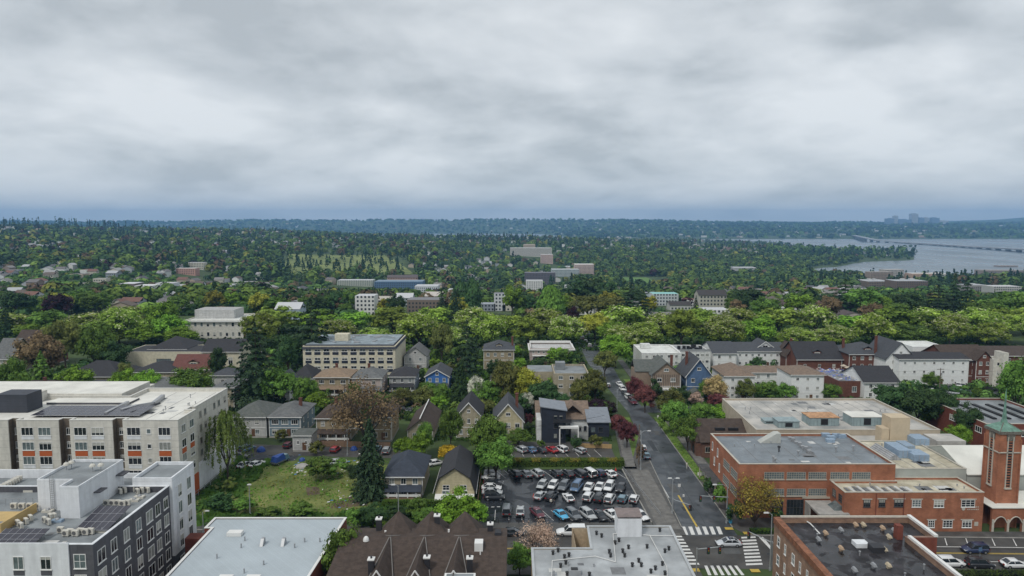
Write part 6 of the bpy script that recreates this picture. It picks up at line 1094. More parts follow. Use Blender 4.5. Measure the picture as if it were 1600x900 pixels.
# white blocks with tile roofs
def wing(l, r, pe, pb, d, kind, rm, label, pr, cols=2, rows=3, side=None, wm=None): return A(l, r, pe, pb, d, kind, wm or MW['whitew'], rm, label, pr=pr, cols=cols, rows=rows, side=side, lw=1.0, lh=1.1)
wing(1132, 1178, 588, 625, 15, 'hip', MR['tile'], 'white apartment house with brown hipped roof, left of its twin', 567); wing(1236, 1286, 586, 628, 13, 'hip', MR['tile'], 'white apartment house with brown hipped roof and square end wall', 570, 3); A(1160, 1240, 582, 606, 10, 'x', MW['whitew'], MR['tile'], 'long white wing with brown roof joining two white blocks', pr=571, cols=5, rows=2)
wing(1150, 1230, 549, 575, 18, 'x', MR['slate'], 'long white building with slate roofs and a row of small windows', 534, 8, 2, None); A(1178, 1212, 546, 572, 9, 'y', MW['whitew'], MR['slate'], 'white gabled bay with a big arched window', pr=533, cols=1, rows=2, lw=2.2); A(1114, 1150, 552, 577, 18, 'x', MW['whitew'], MR['slate'], 'white gabled end block beside the terrace building', pr=533, cols=2, rows=2)
A(1245, 1315, 561, 586, 16, 'x', MW['brick'], MR['dk'], 'brick fraternity house under a very tall black roof with dormers', pr=533, cols=3, rows=1, dormer=1.6, chim=[.05]); A(1228, 1252, 556, 580, 10, 'y', MW['brick'], MR['brown'], 'narrow brick gable beside the tall black roof', pr=538, cols=1, rows=1, trim=False)
A(1326, 1392, 554, 590, 16, 'hip', MW['brick'], MR['slate'], 'three storey brown brick house with slate roof, white windows and dormer', pr=533, cols=5, rows=3, dormer=1.5, chim=[.1, .9], lw=1.2)
t, x0, x1, y0, h = fblock(1310, 1360, 596, 622, 22, MW['brick'], M_GRAVEL, 'low brick building whose flat roof is strewn with blue and pale clutter', 1, 1, 1.6, 2, par=.5); mb = MB(); M_CLUT = mat('roof_clutter_blue', (.12, .16, .4), .6, .4, 3); P_ = []
for i in range(160): x = random.uniform(x0 + .6, x1 - .8); y = random.uniform(y0 + 1, y0 + 20); c = random.choice([(.1, .14, .42), (.1, .14, .42), (.5, .5, .52), (.16, .2, .3), (.35, .25, .2)]); w = random.uniform(.2, .8); P_.append((c, [(x, y, h + .05), (x + w, y, h + .1), (x + w, y + w, h + .25), (x, y + w, h + .15)]))
o = link('roof_clutter', tint_mesh('roof_clutter', [(c, [(a - t.location.x, b - t.location.y, q) for a, b, q in p]) for c, p in P_], M_FH), t); o['kind'] = 'stuff'
for i in range(6): x = x1 - .8; y = y0 + 2 + i * 3.2; W_('parasol', MB().tube((x, y, h), (x, y, h + 2), .05, n=5).tube((x, y, h + 1.7), (x, y, h + 2.3), 1.2, .05, 8), mat('parasol_cream', (.42, .36, .28), .8, .1), t)
A(1350, 1404, 597, 625, 16, 'x', MW['whitew'], MR['dk'], 'white two storey house with long black roof beside the cluttered roof', pr=571, cols=3, rows=2)
A(1404, 1512, 561, 602, 13, 'x', MW['whitew'], MR['dk'], 'long white three storey building with dark roof above the small car park', pr=549, cols=7, rows=3, lw=.9, lh=1); A(1383, 1428, 560, 598, 16, 'y', MW['whitew'], MR['slate'], 'white gabled wing of the long white building, with tall white chimney', pr=535, cols=2, rows=3, trim=False, chim=[.05])
fblock(1425, 1478, 542, 570, 14, MW['whitew'], MR['whitem'], 'white flat roofed annex with roof terrace behind the slate gable', 6, 2, .9, 1.1, 1, Y=at(1450, 590)[1] + 12)
A(1478, 1545, 562, 600, 16, 'x', MW['brick'], MR['brown'], 'brown brick apartments with pointed gables right of the white building', pr=538, cols=4, rows=3, trim=False, lw=.9); A(1498, 1512, 566, 600, 4, 'y', MW['brick'], MR['brown'], 'brick bay with a pointed gable, left of a pair', pr=556, cols=1, rows=3, trim=False); A(1524, 1548, 562, 602, 5, 'y', MW['brick'], MR['brown'], 'brick bay with a pointed gable, right of a pair', pr=548, cols=2, rows=3, trim=False)
A(1548, 1640, 556, 585, 20, 'x', MW['brick'], MR['brown'], 'long brown roofed building running out of the right edge', pr=540, cols=5, rows=2); fblock(1551, 1566, 562, 604, 8, MW['stucco'], MR['whitem'], 'narrow pale concrete tower block end, right of the brick gables', 1, 3, 1.0, 1.3, 1); fblock(1566, 1574, 552, 606, 5, MW['stucco'], MR['whitem'], 'tall thin pale chimney slab beside the narrow tower', 1, 1, .3, .3, 1)
t, x0, x1, y0, h = fblock(290, 380, 500, 530, 26, MW['stucco'], MR['whitem'], 'white temple-like building with flat roof and raised attic behind the avenue', 9, 2, 1.4, 2.2, 1); W_('attic', MB().box(x0 + 1, x1 - 8, y0 + 9, y0 + 22, h - .5, h + 4.2), MW['lgrey'], t); W_('cornice', MB().box(x0 - 1, x1 + 1, y0 - 1, y0 - .02, h - 1, h - .2), M_TRIM, t)
for i in range(7): W_('pilaster', MB().box(x1 + .01, x1 + .3, y0 + 1 + i * 3.6, y0 + 2.8 + i * 3.6, 0, h - 1), MW['brick'], t)
# roof ridge stripe of the low garage
t = [o for o in COL.objects if o.get('label', '').startswith('long low brown roofed garage')][0]; x = t.location.x; y = t.location.y; mb = MB(); z = zat(655, y) + .25; W_('ridge_stripe', MB().box(x - .12, x + .12, y - .5, y + 20.5, z - .08, z + .1), M_TRIM, t)
# ================================================================ cars
def paint(name, c, metal=.0):
    m = mat('paint_' + name, c, .28, .02, 1, spec=.5); m.node_tree.nodes['Principled BSDF'].inputs['Coat Weight'].default_value = .4; return m
PT_ = {'white': paint('white', (.68, .69, .69)), 'silver': paint('silver', (.4, .42, .43)), 'grey': paint('grey', (.14, .155, .17)), 'black': paint('black', (.02, .022, .027)), 'blue': paint('blue', (.09, .16, .27)), 'sky': paint('sky_blue', (.07, .38, .62)), 'navy': paint('navy', (.02, .032, .08)), 'red': paint('red', (.35, .02, .025)), 'maroon': paint('maroon', (.10, .018, .03)), 'orange': paint('orange_red', (.45, .09, .03)), 'teal': paint('teal_grey', (.13, .22, .27)), 'police': paint('pale_silver', (.5, .53, .56))}
M_CGL = mat('car_glass', (.02, .026, .032), .08, .1, spec=.8); M_TYRE = mat('tyre_rubber', (.015, .015, .016), .9, .1); M_RIM = mat('wheel_rim', (.35, .36, .37), .35, .1, metal=.6); M_HL = mat('headlight_lens', (.6, .62, .62), .15, .05, spec=.8); M_TL = mat('taillight_lens', (.3, .015, .012), .2, .05, spec=.7); M_BUM = mat('bumper_trim', (.03, .03, .032), .6, .1)
CT = {'sedan': (4.7, 1.82, 1.44, .92, -1.95, 1.15, -1.15, .35), 'hatch': (4.15, 1.78, 1.5, .93, -2.0, 1.15, -1.75, .3), 'suv': (4.65, 1.9, 1.7, 1.02, -2.25, 1.2, -2.0, .45), 'van': (5.1, 2.0, 1.85, 1.0, -2.5, 1.75, -2.35, .9), 'pickup': (5.7, 2.0, 1.85, 1.08, -2.8, 1.35, -2.7, .55), 'coupe': (4.5, 1.8, 1.32, .86, -2.0, 1.0, -.95, .15)}
CM = {}
def car_meshes(k):
    if k in CM: return CM[k]
    L_, Wd, Hh, bz, gb0, gb1, gr0, gr1 = CT[k]; l = L_ / 2; w = Wd / 2; mb = MB(); st = []
    hood = bz - (.12 if k in ('sedan', 'coupe', 'hatch') else .04); tail = bz + (.0 if k not in ('sedan', 'coupe') else .02)
    prof = [(-l, .5, .74, .78), (-l + .08, .34, .80, .9), (-l + .35, .26, tail, .97), (gb0 + .3, .22, bz, 1), (-.8, .2, bz, 1), (.4, .2, bz, 1), (gb1, .22, bz - .02, 1), (gb1 + .35, .22, hood + .03, .99), (l - .55, .24, hood - .07, .96), (l - .15, .32, hood - .2, .88), (l, .46, .62, .74)]
    prof = sorted(prof, key=lambda p: p[0]); R_ = []
    for y, zb, zt, ws in prof:
        ww = w * ws; R_.append([(-ww * .9, y, zb), (-ww, y, zb + .16), (-ww, y, zt - .2), (-ww * .9, y, zt - .03), (-ww * .5, y, zt + .02), (ww * .5, y, zt + .02), (ww * .9, y, zt - .03), (ww, y, zt - .2), (ww, y, zb + .16), (ww * .9, y, zb)])
    n = len(R_[0])
    for r in R_: mb.v += r
    for i in range(len(R_) - 1):
        for j in range(n): a = i * n + j; b = i * n + (j + 1) % n; mb.f.append((a, b, b + n, a + n)); mb.m.append(0)
    mb.f.append(tuple(range(n))); mb.f.append(tuple(range((len(R_) - 1) * n + n - 1, (len(R_) - 1) * n - 1, -1))); mb.m += [0, 0]
    wb, wr = w * .9, w * .74; zr = Hh
    # roof panel and pillars
    mb.solid([(-wr, gr0, zr - .06), (wr, gr0, zr - .06), (wr, gr1, zr - .06), (-wr, gr1, zr - .06)], [(-wr * .86, gr0 + .15, zr), (wr * .86, gr0 + .15, zr), (wr * .86, gr1 - .15, zr), (-wr * .86, gr1 - .15, zr)])
    for s in (-1, 1):
        for a, b in (((gb0), gr0), ((gb1), gr1), ((gb0 + gb1) / 2 - .05, (gr0 + gr1) / 2 - .1)): mb.tube((s * wb, a, bz - .05), (s * wr, b, zr - .04), .055, n=4)
        mb.tube((s * wr, gr0, zr - .05), (s * wr, gr1, zr - .05), .05, n=4)
    if k in ('suv', 'van'):
        for s in (-1, 1): mb.tube((s * wr * .85, gr0 + .2, zr + .06), (s * wr * .85, gr1 - .2, zr + .06), .025, n=4)
    g = MB(); gi = .97; g.solid([(-wb * gi, gb0 + .03, bz - .04), (wb * gi, gb0 + .03, bz - .04), (wb * gi, gb1 - .03, bz - .04), (-wb * gi, gb1 - .03, bz - .04)], [(-wr * gi, gr0 + .02, zr - .05), (wr * gi, gr0 + .02, zr - .05), (wr * gi, gr1 - .02, zr - .05), (-wr * gi, gr1 - .02, zr - .05)])
    wh = MB().tube((-.12, 0, 0), (.12, 0, 0), .335, n=14); wh.tube((-.125, 0, 0), (.125, 0, 0), .2, n=8, mi=1)
    CM[k] = dict(body=mb.mesh('body', PT_['white'], True), win=g.mesh('windows', M_CGL), wheel=wh.mesh('wheel', [M_TYRE, M_RIM]), hl=MB().box(-.2, .2, -.06, .04, -.08, .08).mesh('headlight', M_HL), tl=MB().box(-.2, .2, -.04, .05, -.09, .09).mesh('taillight', M_TL), bum=MB().box(-w * .72, w * .72, -.05, .05, -.09, .09).mesh('bumper', M_BUM))
    return CM[k]
for m_ in (): pass
def car(x, y, ang, k, c, label, group=None, z=.03):
    "ang: heading in degrees from +Y, clockwise positive"
    M_ = car_meshes(k); L_, Wd, Hh, bz = CT[k][:4]; l, w = L_ / 2, Wd / 2; nm = {'suv': 'parked_suv', 'van': 'minivan', 'pickup': 'pickup_truck', 'hatch': 'hatchback_car'}.get(k, 'parked_car'); t = thing(nm, label, {'van': 'van', 'pickup': 'pickup truck'}.get(k, 'car'), (x, y, z), -math.radians(ang), group)
    b = link('body', M_['body'], t); b.material_slots[0].link = 'OBJECT'; b.material_slots[0].material = PT_[c]; link('windows', M_['win'], t)
    for sx in (-1, 1):
        for sy in (-.3, .31): link('wheel', M_['wheel'], t, (sx * (w - .1), sy * L_, .335))
        link('headlight', M_['hl'], t, (sx * w * .62, l - .07, .66)); link('taillight', M_['tl'], t, (sx * w * .64, -l + .03, .8))
    link('bumper', M_['bum'], t, (0, l - .01, .45)); link('bumper', M_['bum'], t, (0, -l + .02, .48)); return t
G1 = 'cars in the wet parking lot'
def row(lst, ang, grp, where):
    for (px, py, k, c, lab) in lst: x, y = at(px, py, .5); car(x, y, ang, k, c, lab, grp)
row([(805, 741, 'suv', 'black', 'black SUV at the left end of the row by the hedge'), (822, 741, 'sedan', 'grey', 'grey sedan between the black SUV and a pale wagon by the hedge'), (839, 740, 'suv', 'silver', 'silver SUV with roof rails, third from left by the hedge'), (869, 740, 'hatch', 'black', 'black hatchback right of the empty hedge bay'), (887, 740, 'sedan', 'black', 'black sedan in the middle of the hedge row'), (905, 741, 'pickup', 'black', 'black pickup left of the white van by the hedge'), (921, 740, 'van', 'white', 'white van in the row beside the hedge'), (936, 739, 'hatch', 'navy', 'bright navy blue car between white van and white sedan'), (953, 740.5, 'sedan', 'white', 'white sedan at the right end of the hedge row')], -24, G1, '')
row([(847, 758.5, 'hatch', 'silver', 'silver hatchback, leftmost car of the second row'), (864, 759, 'hatch', 'white', 'white hatchback second from left in the second row'), (881, 760.5, 'suv', 'grey', 'dark grey wagon left of the blue minivan'), (901, 761.5, 'van', 'blue', 'steel blue minivan in the second row'), (920, 762, 'sedan', 'white', 'white sedan directly right of the blue minivan'), (937, 761.5, 'sedan', 'white', 'white sedan, second one right of the blue minivan'), (952, 761.5, 'suv', 'white', 'white SUV left of the black one, second row'), (970, 763.5, 'hatch', 'black', 'small black car at the right end of the second row')], 202, G1, '')
row([(844, 775, 'sedan', 'silver', 'silver sedan beside the red cones'), (862, 775.5, 'suv', 'black', 'black SUV parked next to the walking person')], 24, G1, '')
x, y = at(888, 778, .5); car(x, y, -14, 'coupe', 'white', 'cream white coupe parked alone in the third row', G1)
row([(919.5, 777, 'suv', 'white', 'white SUV, fourth in the third row'), (937, 778, 'suv', 'black', 'black SUV between two white cars, third row'), (953, 780, 'suv', 'white', 'large white SUV in the third row'), (973, 780, 'hatch', 'teal', 'blue grey hatchback left of the last white car'), (991, 780, 'hatch', 'white', 'white hatchback at the right end of the third row')], 22, G1, '')
row([(877, 804.5, 'coupe', 'sky', 'bright sky blue car in the front row'), (896, 805, 'suv', 'grey', 'grey wagon right of the sky blue car'), (919, 805, 'suv', 'silver', 'long silver wagon in the front row'), (937, 806, 'sedan', 'black', 'dark sedan left of a white sedan in the front row'), (957, 805, 'sedan', 'white', 'white sedan with black sunroof in the front row'), (1001, 806, 'sedan', 'white', 'white sedan right of the white stair box')], 154, G1, '')
x, y = at(970, 803, .5); car(x, y, 154, 'hatch', 'black', 'black car mostly hidden behind the white stair box', G1)
row([(792, 798, 'van', 'grey', 'grey minivan at the left end of the front row'), (813, 799, 'sedan', 'silver', 'silver grey sedan parked straight in the front row')], 2, G1, '')
x, y = at(840, 802, .5); car(x, y, 155, 'sedan', 'maroon', 'dark plum sedan behind the pink tree', G1)
for px, py, k, c, an, lab in ((767, 746, 'coupe', 'white', -88, 'white coupe parked sideways, farthest in the left column'), (771, 755, 'sedan', 'black', 92, 'dark sedan second in the left column'), (768, 762, 'sedan', 'white', 90, 'white sedan in the left column of cars'), (769, 769, 'sedan', 'silver', 91, 'silver sedan in the left column of cars'), (772, 777, 'suv', 'black', 88, 'black SUV nearest in the left column of cars')): x, y = at(px, py, .5); car(x, y, an, k, c, lab, G1)
row([(814, 703, 'suv', 'silver', 'silver SUV at the left of the row above the hedge'), (829, 703, 'sedan', 'blue', 'light blue sedan above the hedge'), (845, 703.5, 'sedan', 'black', 'black car left of the red sedan above the hedge'), (862, 703, 'sedan', 'red', 'bright red sedan in the row above the hedge'), (877, 702.5, 'suv', 'white', 'white SUV right of the red sedan'), (906, 704.5, 'hatch', 'silver', 'silver white hatchback alone at the right above the hedge')], -32, 'cars in the upper lot', '')
def pc(px, py, an, k, c, lab, g=None): x, y = at(px, py, .6); return car(x, y, an, k, c, lab, g)
t = pc(1138, 848, -90, 'sedan', 'police', 'silver patrol style sedan crossing the intersection'); part('light_bar', MB().box(-.55, .55, -.3, 0, 1.44, 1.54), mat('light_bar_dark', (.03, .04, .08), .3, .1), t)
part('sunroof', MB().box(-.4, .4, -.95, -.4, 1.435, 1.45), M_CGL, t)
t = pc(892, 831, -90, 'pickup', 'white', 'white pickup truck with a canopy behind the grey roofed building'); part('bed_canopy', MB().box(-.85, .85, -2.75, -.2, 1.05, 1.9), PT_['white'], t)
for s in (-1, 1): part('canopy_window', MB().box(.851 * s - .01, .851 * s + .01, -2.5, -.6, 1.35, 1.75), M_CGL, t)
pc(801, 832, 90, 'sedan', 'black', 'black car with domed roof between the brown roof and the pink tree'); pc(1010, 712, 4, 'sedan', 'teal', 'teal grey sedan parked on the avenue below the white one'); pc(1004, 700, 3, 'hatch', 'white', 'white car parked on the avenue beside the street lamp')
for px, py, k, c, lab in ((968, 600, 'sedan', 'white', 'white sedan parked highest on the avenue, right side'), (973, 608, 'suv', 'white', 'white SUV second in the avenue row beside the red trees'), (977, 614, 'sedan', 'black', 'dark car between the white cars on the avenue'), (982, 621, 'suv', 'white', 'white SUV third in the avenue row'), (988.5, 627.5, 'pickup', 'maroon', 'dark pickup with red lights nearest in the avenue row')): pc(px, py, 172, k, c, lab, 'cars parked along the avenue')
for px, py, k, c, lab in ((906, 523, 'sedan', 'silver', 'silver car farthest up the avenue in the shade'), (910, 528, 'suv', 'grey', 'grey SUV far up the avenue under the trees'), (915, 533, 'sedan', 'white', 'white car second nearest in the far avenue row'), (921.5, 540, 'suv', 'white', 'white SUV nearest in the far avenue row'), (950, 602, 'hatch', 'white', 'white car parked under trees on the left of the avenue')): pc(px, py, 6, k, c, lab, 'cars parked along the avenue')
pc(1523, 858, -90, 'suv', 'navy', 'dark navy SUV driving left past the church'); x, y = at(1485, 879, .6); car(x, y, 90, 'suv', 'white', 'white SUV parked on the near side of the cross street'); x, y = at(1531, 881, .6); car(x, y, 92, 'suv', 'black', 'black SUV parked between two white cars on the cross street'); x, y = at(1585, 881, .6); car(x, y, 90, 'sedan', 'white', 'white sedan with black roof hatch at the right edge')
for px, py, an, k, c, lab in ((386, 701, 30, 'suv', 'blue', 'blue SUV parked in front of the pale grey house'), (383, 726, 24, 'sedan', 'silver', 'silver sedan at the field corner, left one'), (401, 725, 26, 'sedan', 'white', 'white sedan at the field corner, right one'), (374, 712, 90, 'sedan', 'black', 'black car behind the two pale cars at the field'), (451, 695, 8, 'hatch', 'maroon', 'maroon hatchback beside the garden cottage'), (524, 702, 8, 'hatch', 'red', 'crimson hatchback on the lawn of the tan house'), (604, 704, 0, 'suv', 'silver', 'silver SUV in the alley behind the tall conifer'), (589, 701, 5, 'sedan', 'teal', 'blue grey car partly behind the tall conifer'), (527, 722, 70, 'sedan', 'silver', 'pale old car among the shrubs at the field edge'), (681, 723, 60, 'sedan', 'white', 'white car between the bungalow and the gambrel house'), (629, 639, 80, 'suv', 'black', 'black SUV in the alley behind the budding tree'), (644, 641, 80, 'sedan', 'grey', 'grey car next to the black alley SUV'), (688, 632, 95, 'suv', 'grey', 'grey SUV parked in the alley above the brown garage'), (497, 629, 0, 'suv', 'black', 'black SUV beside the tan house lamp post'), (603, 583, 5, 'sedan', 'white', 'white car between the grey hipped houses'), (656, 581, 4, 'sedan', 'white', 'white car just left of the bright blue house'), (657, 595, 4, 'suv', 'white', 'white SUV in the drive left of the blue house'), (759, 641, 90, 'hatch', 'maroon', 'dark red car between the beige and cream houses'),
        (1512, 595, 95, 'sedan', 'silver', 'silver car farthest in the small right car park'), (1504, 603, 120, 'suv', 'white', 'white SUV left of the maroon car in the right car park'), (1516, 605, 120, 'sedan', 'maroon', 'maroon car in the upper row of the right car park'), (1488, 616.5, 110, 'sedan', 'silver', 'pale silver car at left of the lower row, right car park'), (1497, 619, 110, 'suv', 'silver', 'silver SUV in the middle of the lower row, right car park'), (1508, 614, 100, 'suv', 'teal', 'blue grey SUV at the back of the lower row, right car park'), (1504, 622, 110, 'suv', 'black', 'black SUV beside the red car, right car park'), (1515, 624, 100, 'sedan', 'maroon', 'dark red car nearest in the right car park'), (1478, 692, 90, 'sedan', 'orange', 'orange red car behind the white church roof')): pc(px, py, an, k, c, lab)
t = thing('covered_truck', 'old truck heaped under a crumpled blue tarpaulin at the field edge', 'truck', (*at(437, 724), .05), -.4); M_TARP = mat('tarpaulin_blue', (.03, .075, .28), .5, .2, 1, bump=.4); part('load', MB().solid([(-1, -2.2, .9), (1, -2.2, .9), (1, 1.2, .9), (-1, 1.2, .9)], [(-.7, -1.9, 2.3), (.8, -1.7, 2.0), (.7, .8, 2.5), (-.8, .9, 2.1)]), M_TARP, t); part('cab', MB().solid([(-.95, 1.25, .5), (.95, 1.25, .5), (.95, 2.9, .5), (-.95, 2.9, .5)], [(-.8, 1.3, 1.9), (.8, 1.3, 1.9), (.8, 2.2, 1.9), (-.8, 2.2, 1.9)]), PT_['teal'], t); part('bed', MB().box(-1, 1, -2.3, 1.2, .5, .89), PT_['grey'], t)
for sx in (-.9, .9):
    for sy in (-1.5, 2.1): link('wheel', car_meshes('suv')['wheel'], t, (sx, sy, .33))
for px, py, s, lab in ((408, 705, 1.2, 'blue tarp bundle beside the alley fence'), (472, 720, .8, 'blue rounded bin at the field corner'), (553, 703, 1.0, 'teal tarp heap beside the tall conifer')): x, y = at(px, py); o = link('tarp_heap', MB().dome((0, 0, 0), s, s * 1.1, 9, 4).box(-s * .6, s * .5, -s * .7, s * .3, 0, s * .7).mesh('tarp_heap', M_TARP)); o.location = (x, y, 0); tag(o, lab, 'tarp')
# rubbish strewn at the field edge
P_ = []
for i in range(90):
    if i < 65: x, y = at(random.choice((random.gauss(468, 7), random.gauss(545, 14))), random.gauss(730, 7))
    else: x, y = at(random.uniform(500, 580), random.uniform(740, 800))
    s = random.uniform(.08, .38); c = random.choice([(.6, .6, .58), (.5, .48, .42), (.3, .28, .25), (.1, .2, .4), (.6, .6, .58)]); a = random.uniform(0, 3); z = random.uniform(.05, .5)
    P_.append((c, [(x - s, y - s * .6, z * .4), (x + s, y - s * .5, z * .7), (x + s * .8, y + s * .6, z), (x - s * .7, y + s * .7, z * .8)]))
o = link('litter', tint_mesh('litter', P_, M_FH)); o['kind'] = 'stuff'
x, y = at(472, 729); o = link('rubble_pile', MB().dome((0, 0, 0), 1.8, .7, 9, 3).mesh('rubble_pile', M_CONC)); o.location = (x, y, 0); tag(o, 'pale rubble pile at the corner of the vacant field', 'rubble')
# ================================================================ street furniture and roof equipment
M_POLE = mat('pole_grey', (.33, .35, .36), .5, .08, metal=.3); M_UTIL = mat('pole_wood', (.14, .11, .085), .9, .2, 3)
def lamp(px, pb, pt, arm, label, two=False, z0=0):
    x, y = at(px, pb) if z0 == 0 else at(px, pb, z0); h = zat(pt, y); t = thing('street_lamp', label, 'street lamp', (x, y, 0), 0, 'street lamps'); part('pole', MB().tube((0, 0, 0), (0, 0, h - .3), .13, .08, 8), M_POLE, t); part('base', MB().tube((0, 0, .1), (0, 0, .6), .22, .2, 8), M_POLE, t)
    for s in ((1, -1) if two else (1,)):
        a = arm * s if not two else arm * s * (1 if s > 0 else .6); part('arm', MB().path([(0, 0, h - .5), (a * .35, 0, h - .05), (a, 0, h)], .05, 6), M_POLE, t); part('lamp_head', MB().solid([(a - .45, -.16, h - .1), (a + .45, -.16, h - .1), (a + .45, .16, h - .1), (a - .45, .16, h - .1)], [(a - .3, -.1, h + .1), (a + .35, -.1, h + .1), (a + .35, .1, h + .1), (a - .3, .1, h + .1)]), mat('lamp_head_white', (.55, .56, .55), .5, .05), t)
    return t, h
lamp(1001, 735, 673, 1.9, 'tall white street lamp on the left kerb beside the utility pole'); t, h = lamp(1050, 803, 747, 1.0, 'twin arm blue grey lamp at the near left corner of the intersection', True); lamp(1135, 818, 757, -2.6, 'street lamp over the signal arm beside the brick school'); lamp(1203, 892, 801, -1.0, 'street lamp standing before the tan brick building'); lamp(964, 640, 607, 1.8, 'white street lamp on the avenue above the purple tree')
lamp(909, 640, 597, -.8, 'white lamp pole behind the brown tile roof'); lamp(543, 712, 669, 2.2, 'alley lamp pole beside the tall conifer'); lamp(623, 815, 757, -1.0, 'pale lamp pole rising in front of the bungalow'); lamp(318, 835, 798, .9, 'curved lamp post beside the small brick pier'); lamp(1448, 645, 607, 1.4, 'lamp post among dark trees by the small car park'); lamp(391, 806, 757, .01, 'bare grey pole at the edge of the vacant field')
def signal(px, pb, pt, L_, ang, label, heads):
    x, y = at(px, pb); h = zat(pt, y); t = thing('traffic_signal', label, 'traffic light', (x, y, 0), ang, 'traffic signals'); part('mast_arm', MB().path([(.2, 0, h), (L_, 0, h + .3)], .09, 6), M_POLE, t)
    part('pole', MB().tube((0, 0, 0), (0, 0, h + .2), .13, n=8), M_POLE, t)
    for f in heads:
        hd = part('signal_head', MB().box(f * L_ - .22, f * L_ + .22, -.2, .2, h - .9, h + .35), MATS['chimney_black'], t)
        for k, c in enumerate((M_TL, mat('lens_amber', (.3, .17, .02), .4, .1), mat('lens_green', (.02, .12, .06), .4, .1))): part('lens', MB().tube((f * L_, -.2, h + .12 - k * .38), (f * L_, -.26, h + .12 - k * .38), .12, n=8), c, hd)
signal(1135.5, 817, 777, -5.5, 0, 'mast arm traffic signal reaching left from the school corner', (.5, 1)); signal(1051, 803.5, 780, 4.6, -.95, 'mast arm traffic signal at the near left corner', (1,)); signal(1205, 890, 848, -4.6, -.9, 'mast arm traffic signal at the near right corner', (1,))
x, y = at(1100, 893); t = signal(1088, 897, 858, 4.0, 0.05, 'mast arm traffic signal low in front of the patrol car', (.5, 1))
def upole(px, pb, pt, label, bars=1):
    x, y = at(px, pb); h = zat(pt, y); t = thing('utility_pole', label, 'utility pole', (x, y, 0), 0, 'utility poles'); part('pole', MB().tube((0, 0, 0), (0, 0, h), .17, .12, 8), M_UTIL, t)
    for i in range(bars): part('crossarm', MB().box(-1.2, 1.2, -.07, .07, h - .5 - i * .9, h - .36 - i * .9), M_UTIL, t)
    part('transformer', MB().tube((.35, 0, h - 2.6), (.35, 0, h - 1.7), .24, n=8), M_GALV, t); return x, y, h
a = upole(998, 726, 663, 'wooden utility pole beside the tall white lamp', 0); b1 = upole(761, 697, 667, 'utility pole among the trees left of the upper lot'); upole(909, 590, 565, 'utility pole near the grey roofed flats'); u1 = upole(1467, 625, 575, 'dark utility pole in front of the long white building'); upole(539, 640, 600, 'utility pole beside the round tree and tan house', 1); upole(620, 575, 538, 'utility pole at the right end of the apartment row'); upole(408, 560, 543, 'utility pole with white boxes behind the big conifer'); u2 = upole(68, 600, 545, 'leaning wooden pole among trees at the left'); upole(1571, 0 or 700, 660, 'slim pole behind the church tower', 0)
def wire(p, q, label, sag=1.2, r=.025):
    P_ = [(p[0] + (q[0] - p[0]) * i / 10, p[1] + (q[1] - p[1]) * i / 10, p[2] + (q[2] - p[2]) * i / 10 - sag * math.sin(math.pi * i / 10)) for i in range(11)]; o = link('overhead_wire', MB().path(P_, r, 4).mesh('overhead_wire', MATS['chimney_black'])); tag(o, label, 'cable')
wire((b1[0], b1[1], b1[2] - .4), (26, 188, 7), 'sagging overhead cable from the pole to the black house', 1, .04); wire((u1[0], u1[1], u1[2] - .5), (u1[0] - 48, u1[1] + 2, u1[2] - .5), 'overhead cable left of the dark pole at the white building'); wire((u1[0], u1[1], u1[2] - .5), (u1[0] + 40, u1[1] + 5, u1[2] - .5), 'overhead cable right of the dark pole')
# hedge
def hedge(px0, px1, x0, x1, y0, y1, h, label, c1=(.08, .14, .025), c2=(.27, .25, .04), n=6500):
    X = NR.uniform(x0, x1, n); Y = NR.uniform(y0, y1, n); Z = NR.uniform(0, h, n); f = NR.randint(0, 4, n); Y = np.where(f == 0, y0 + NR.uniform(-.05, .15, n), Y); Z = np.where((f == 1) | (f == 2), h + NR.uniform(-.15, .1, n), Z); N_ = np.where((f == 0)[:, None], [[0, -1, .2]], [[0, -.1, 1]]) + sph(n) * .5; top = (Z > h * .8)[:, None] & (np.sin(X * 1.3) + NR.normal(0, .6, n) > .2)[:, None]; T = np.where(top, [c2], [c1]) * NR.uniform(.7, 1.3, n)[:, None]
    t = thing('hedge', label, 'hedge', ((x0 + x1) / 2, y0, 0)); t2 = t.location; o = link('foliage', quads_mesh('foliage', np.stack([X - t2.x, Y - t2.y, Z], 1), N_, np.full(n, .13), T, M_FAR), t); part('core', MB().box(x0 - t2.x + .1, x1 - t2.x - .1, .15, y1 - y0 - .1, 0, h - .12), LV['dark'], t)
hedge(0, 0, -1.8, 28.2, 166.2, 168.4, 1.7, 'long clipped hedge with yellow tips above the parking lot')
hedge(0, 0, -28, -8, 142.2, 143.4, 1.2, 'low green hedge in front of the bungalow and gambrel house', c2=(.07, .13, .02), n=2500); hedge(0, 0, 46.9, 60, 128.8, 130, .9, 'clipped hedge strip beside the school corner', c1=(.04, .08, .02), c2=(.07, .13, .02), n=1500)
hedge(0, 0, 74, 110, 111.2, 113.2, 1.2, 'row of rounded shrubs along the bottom right pavement', c1=(.04, .07, .02), c2=(.06, .1, .02), n=3500)
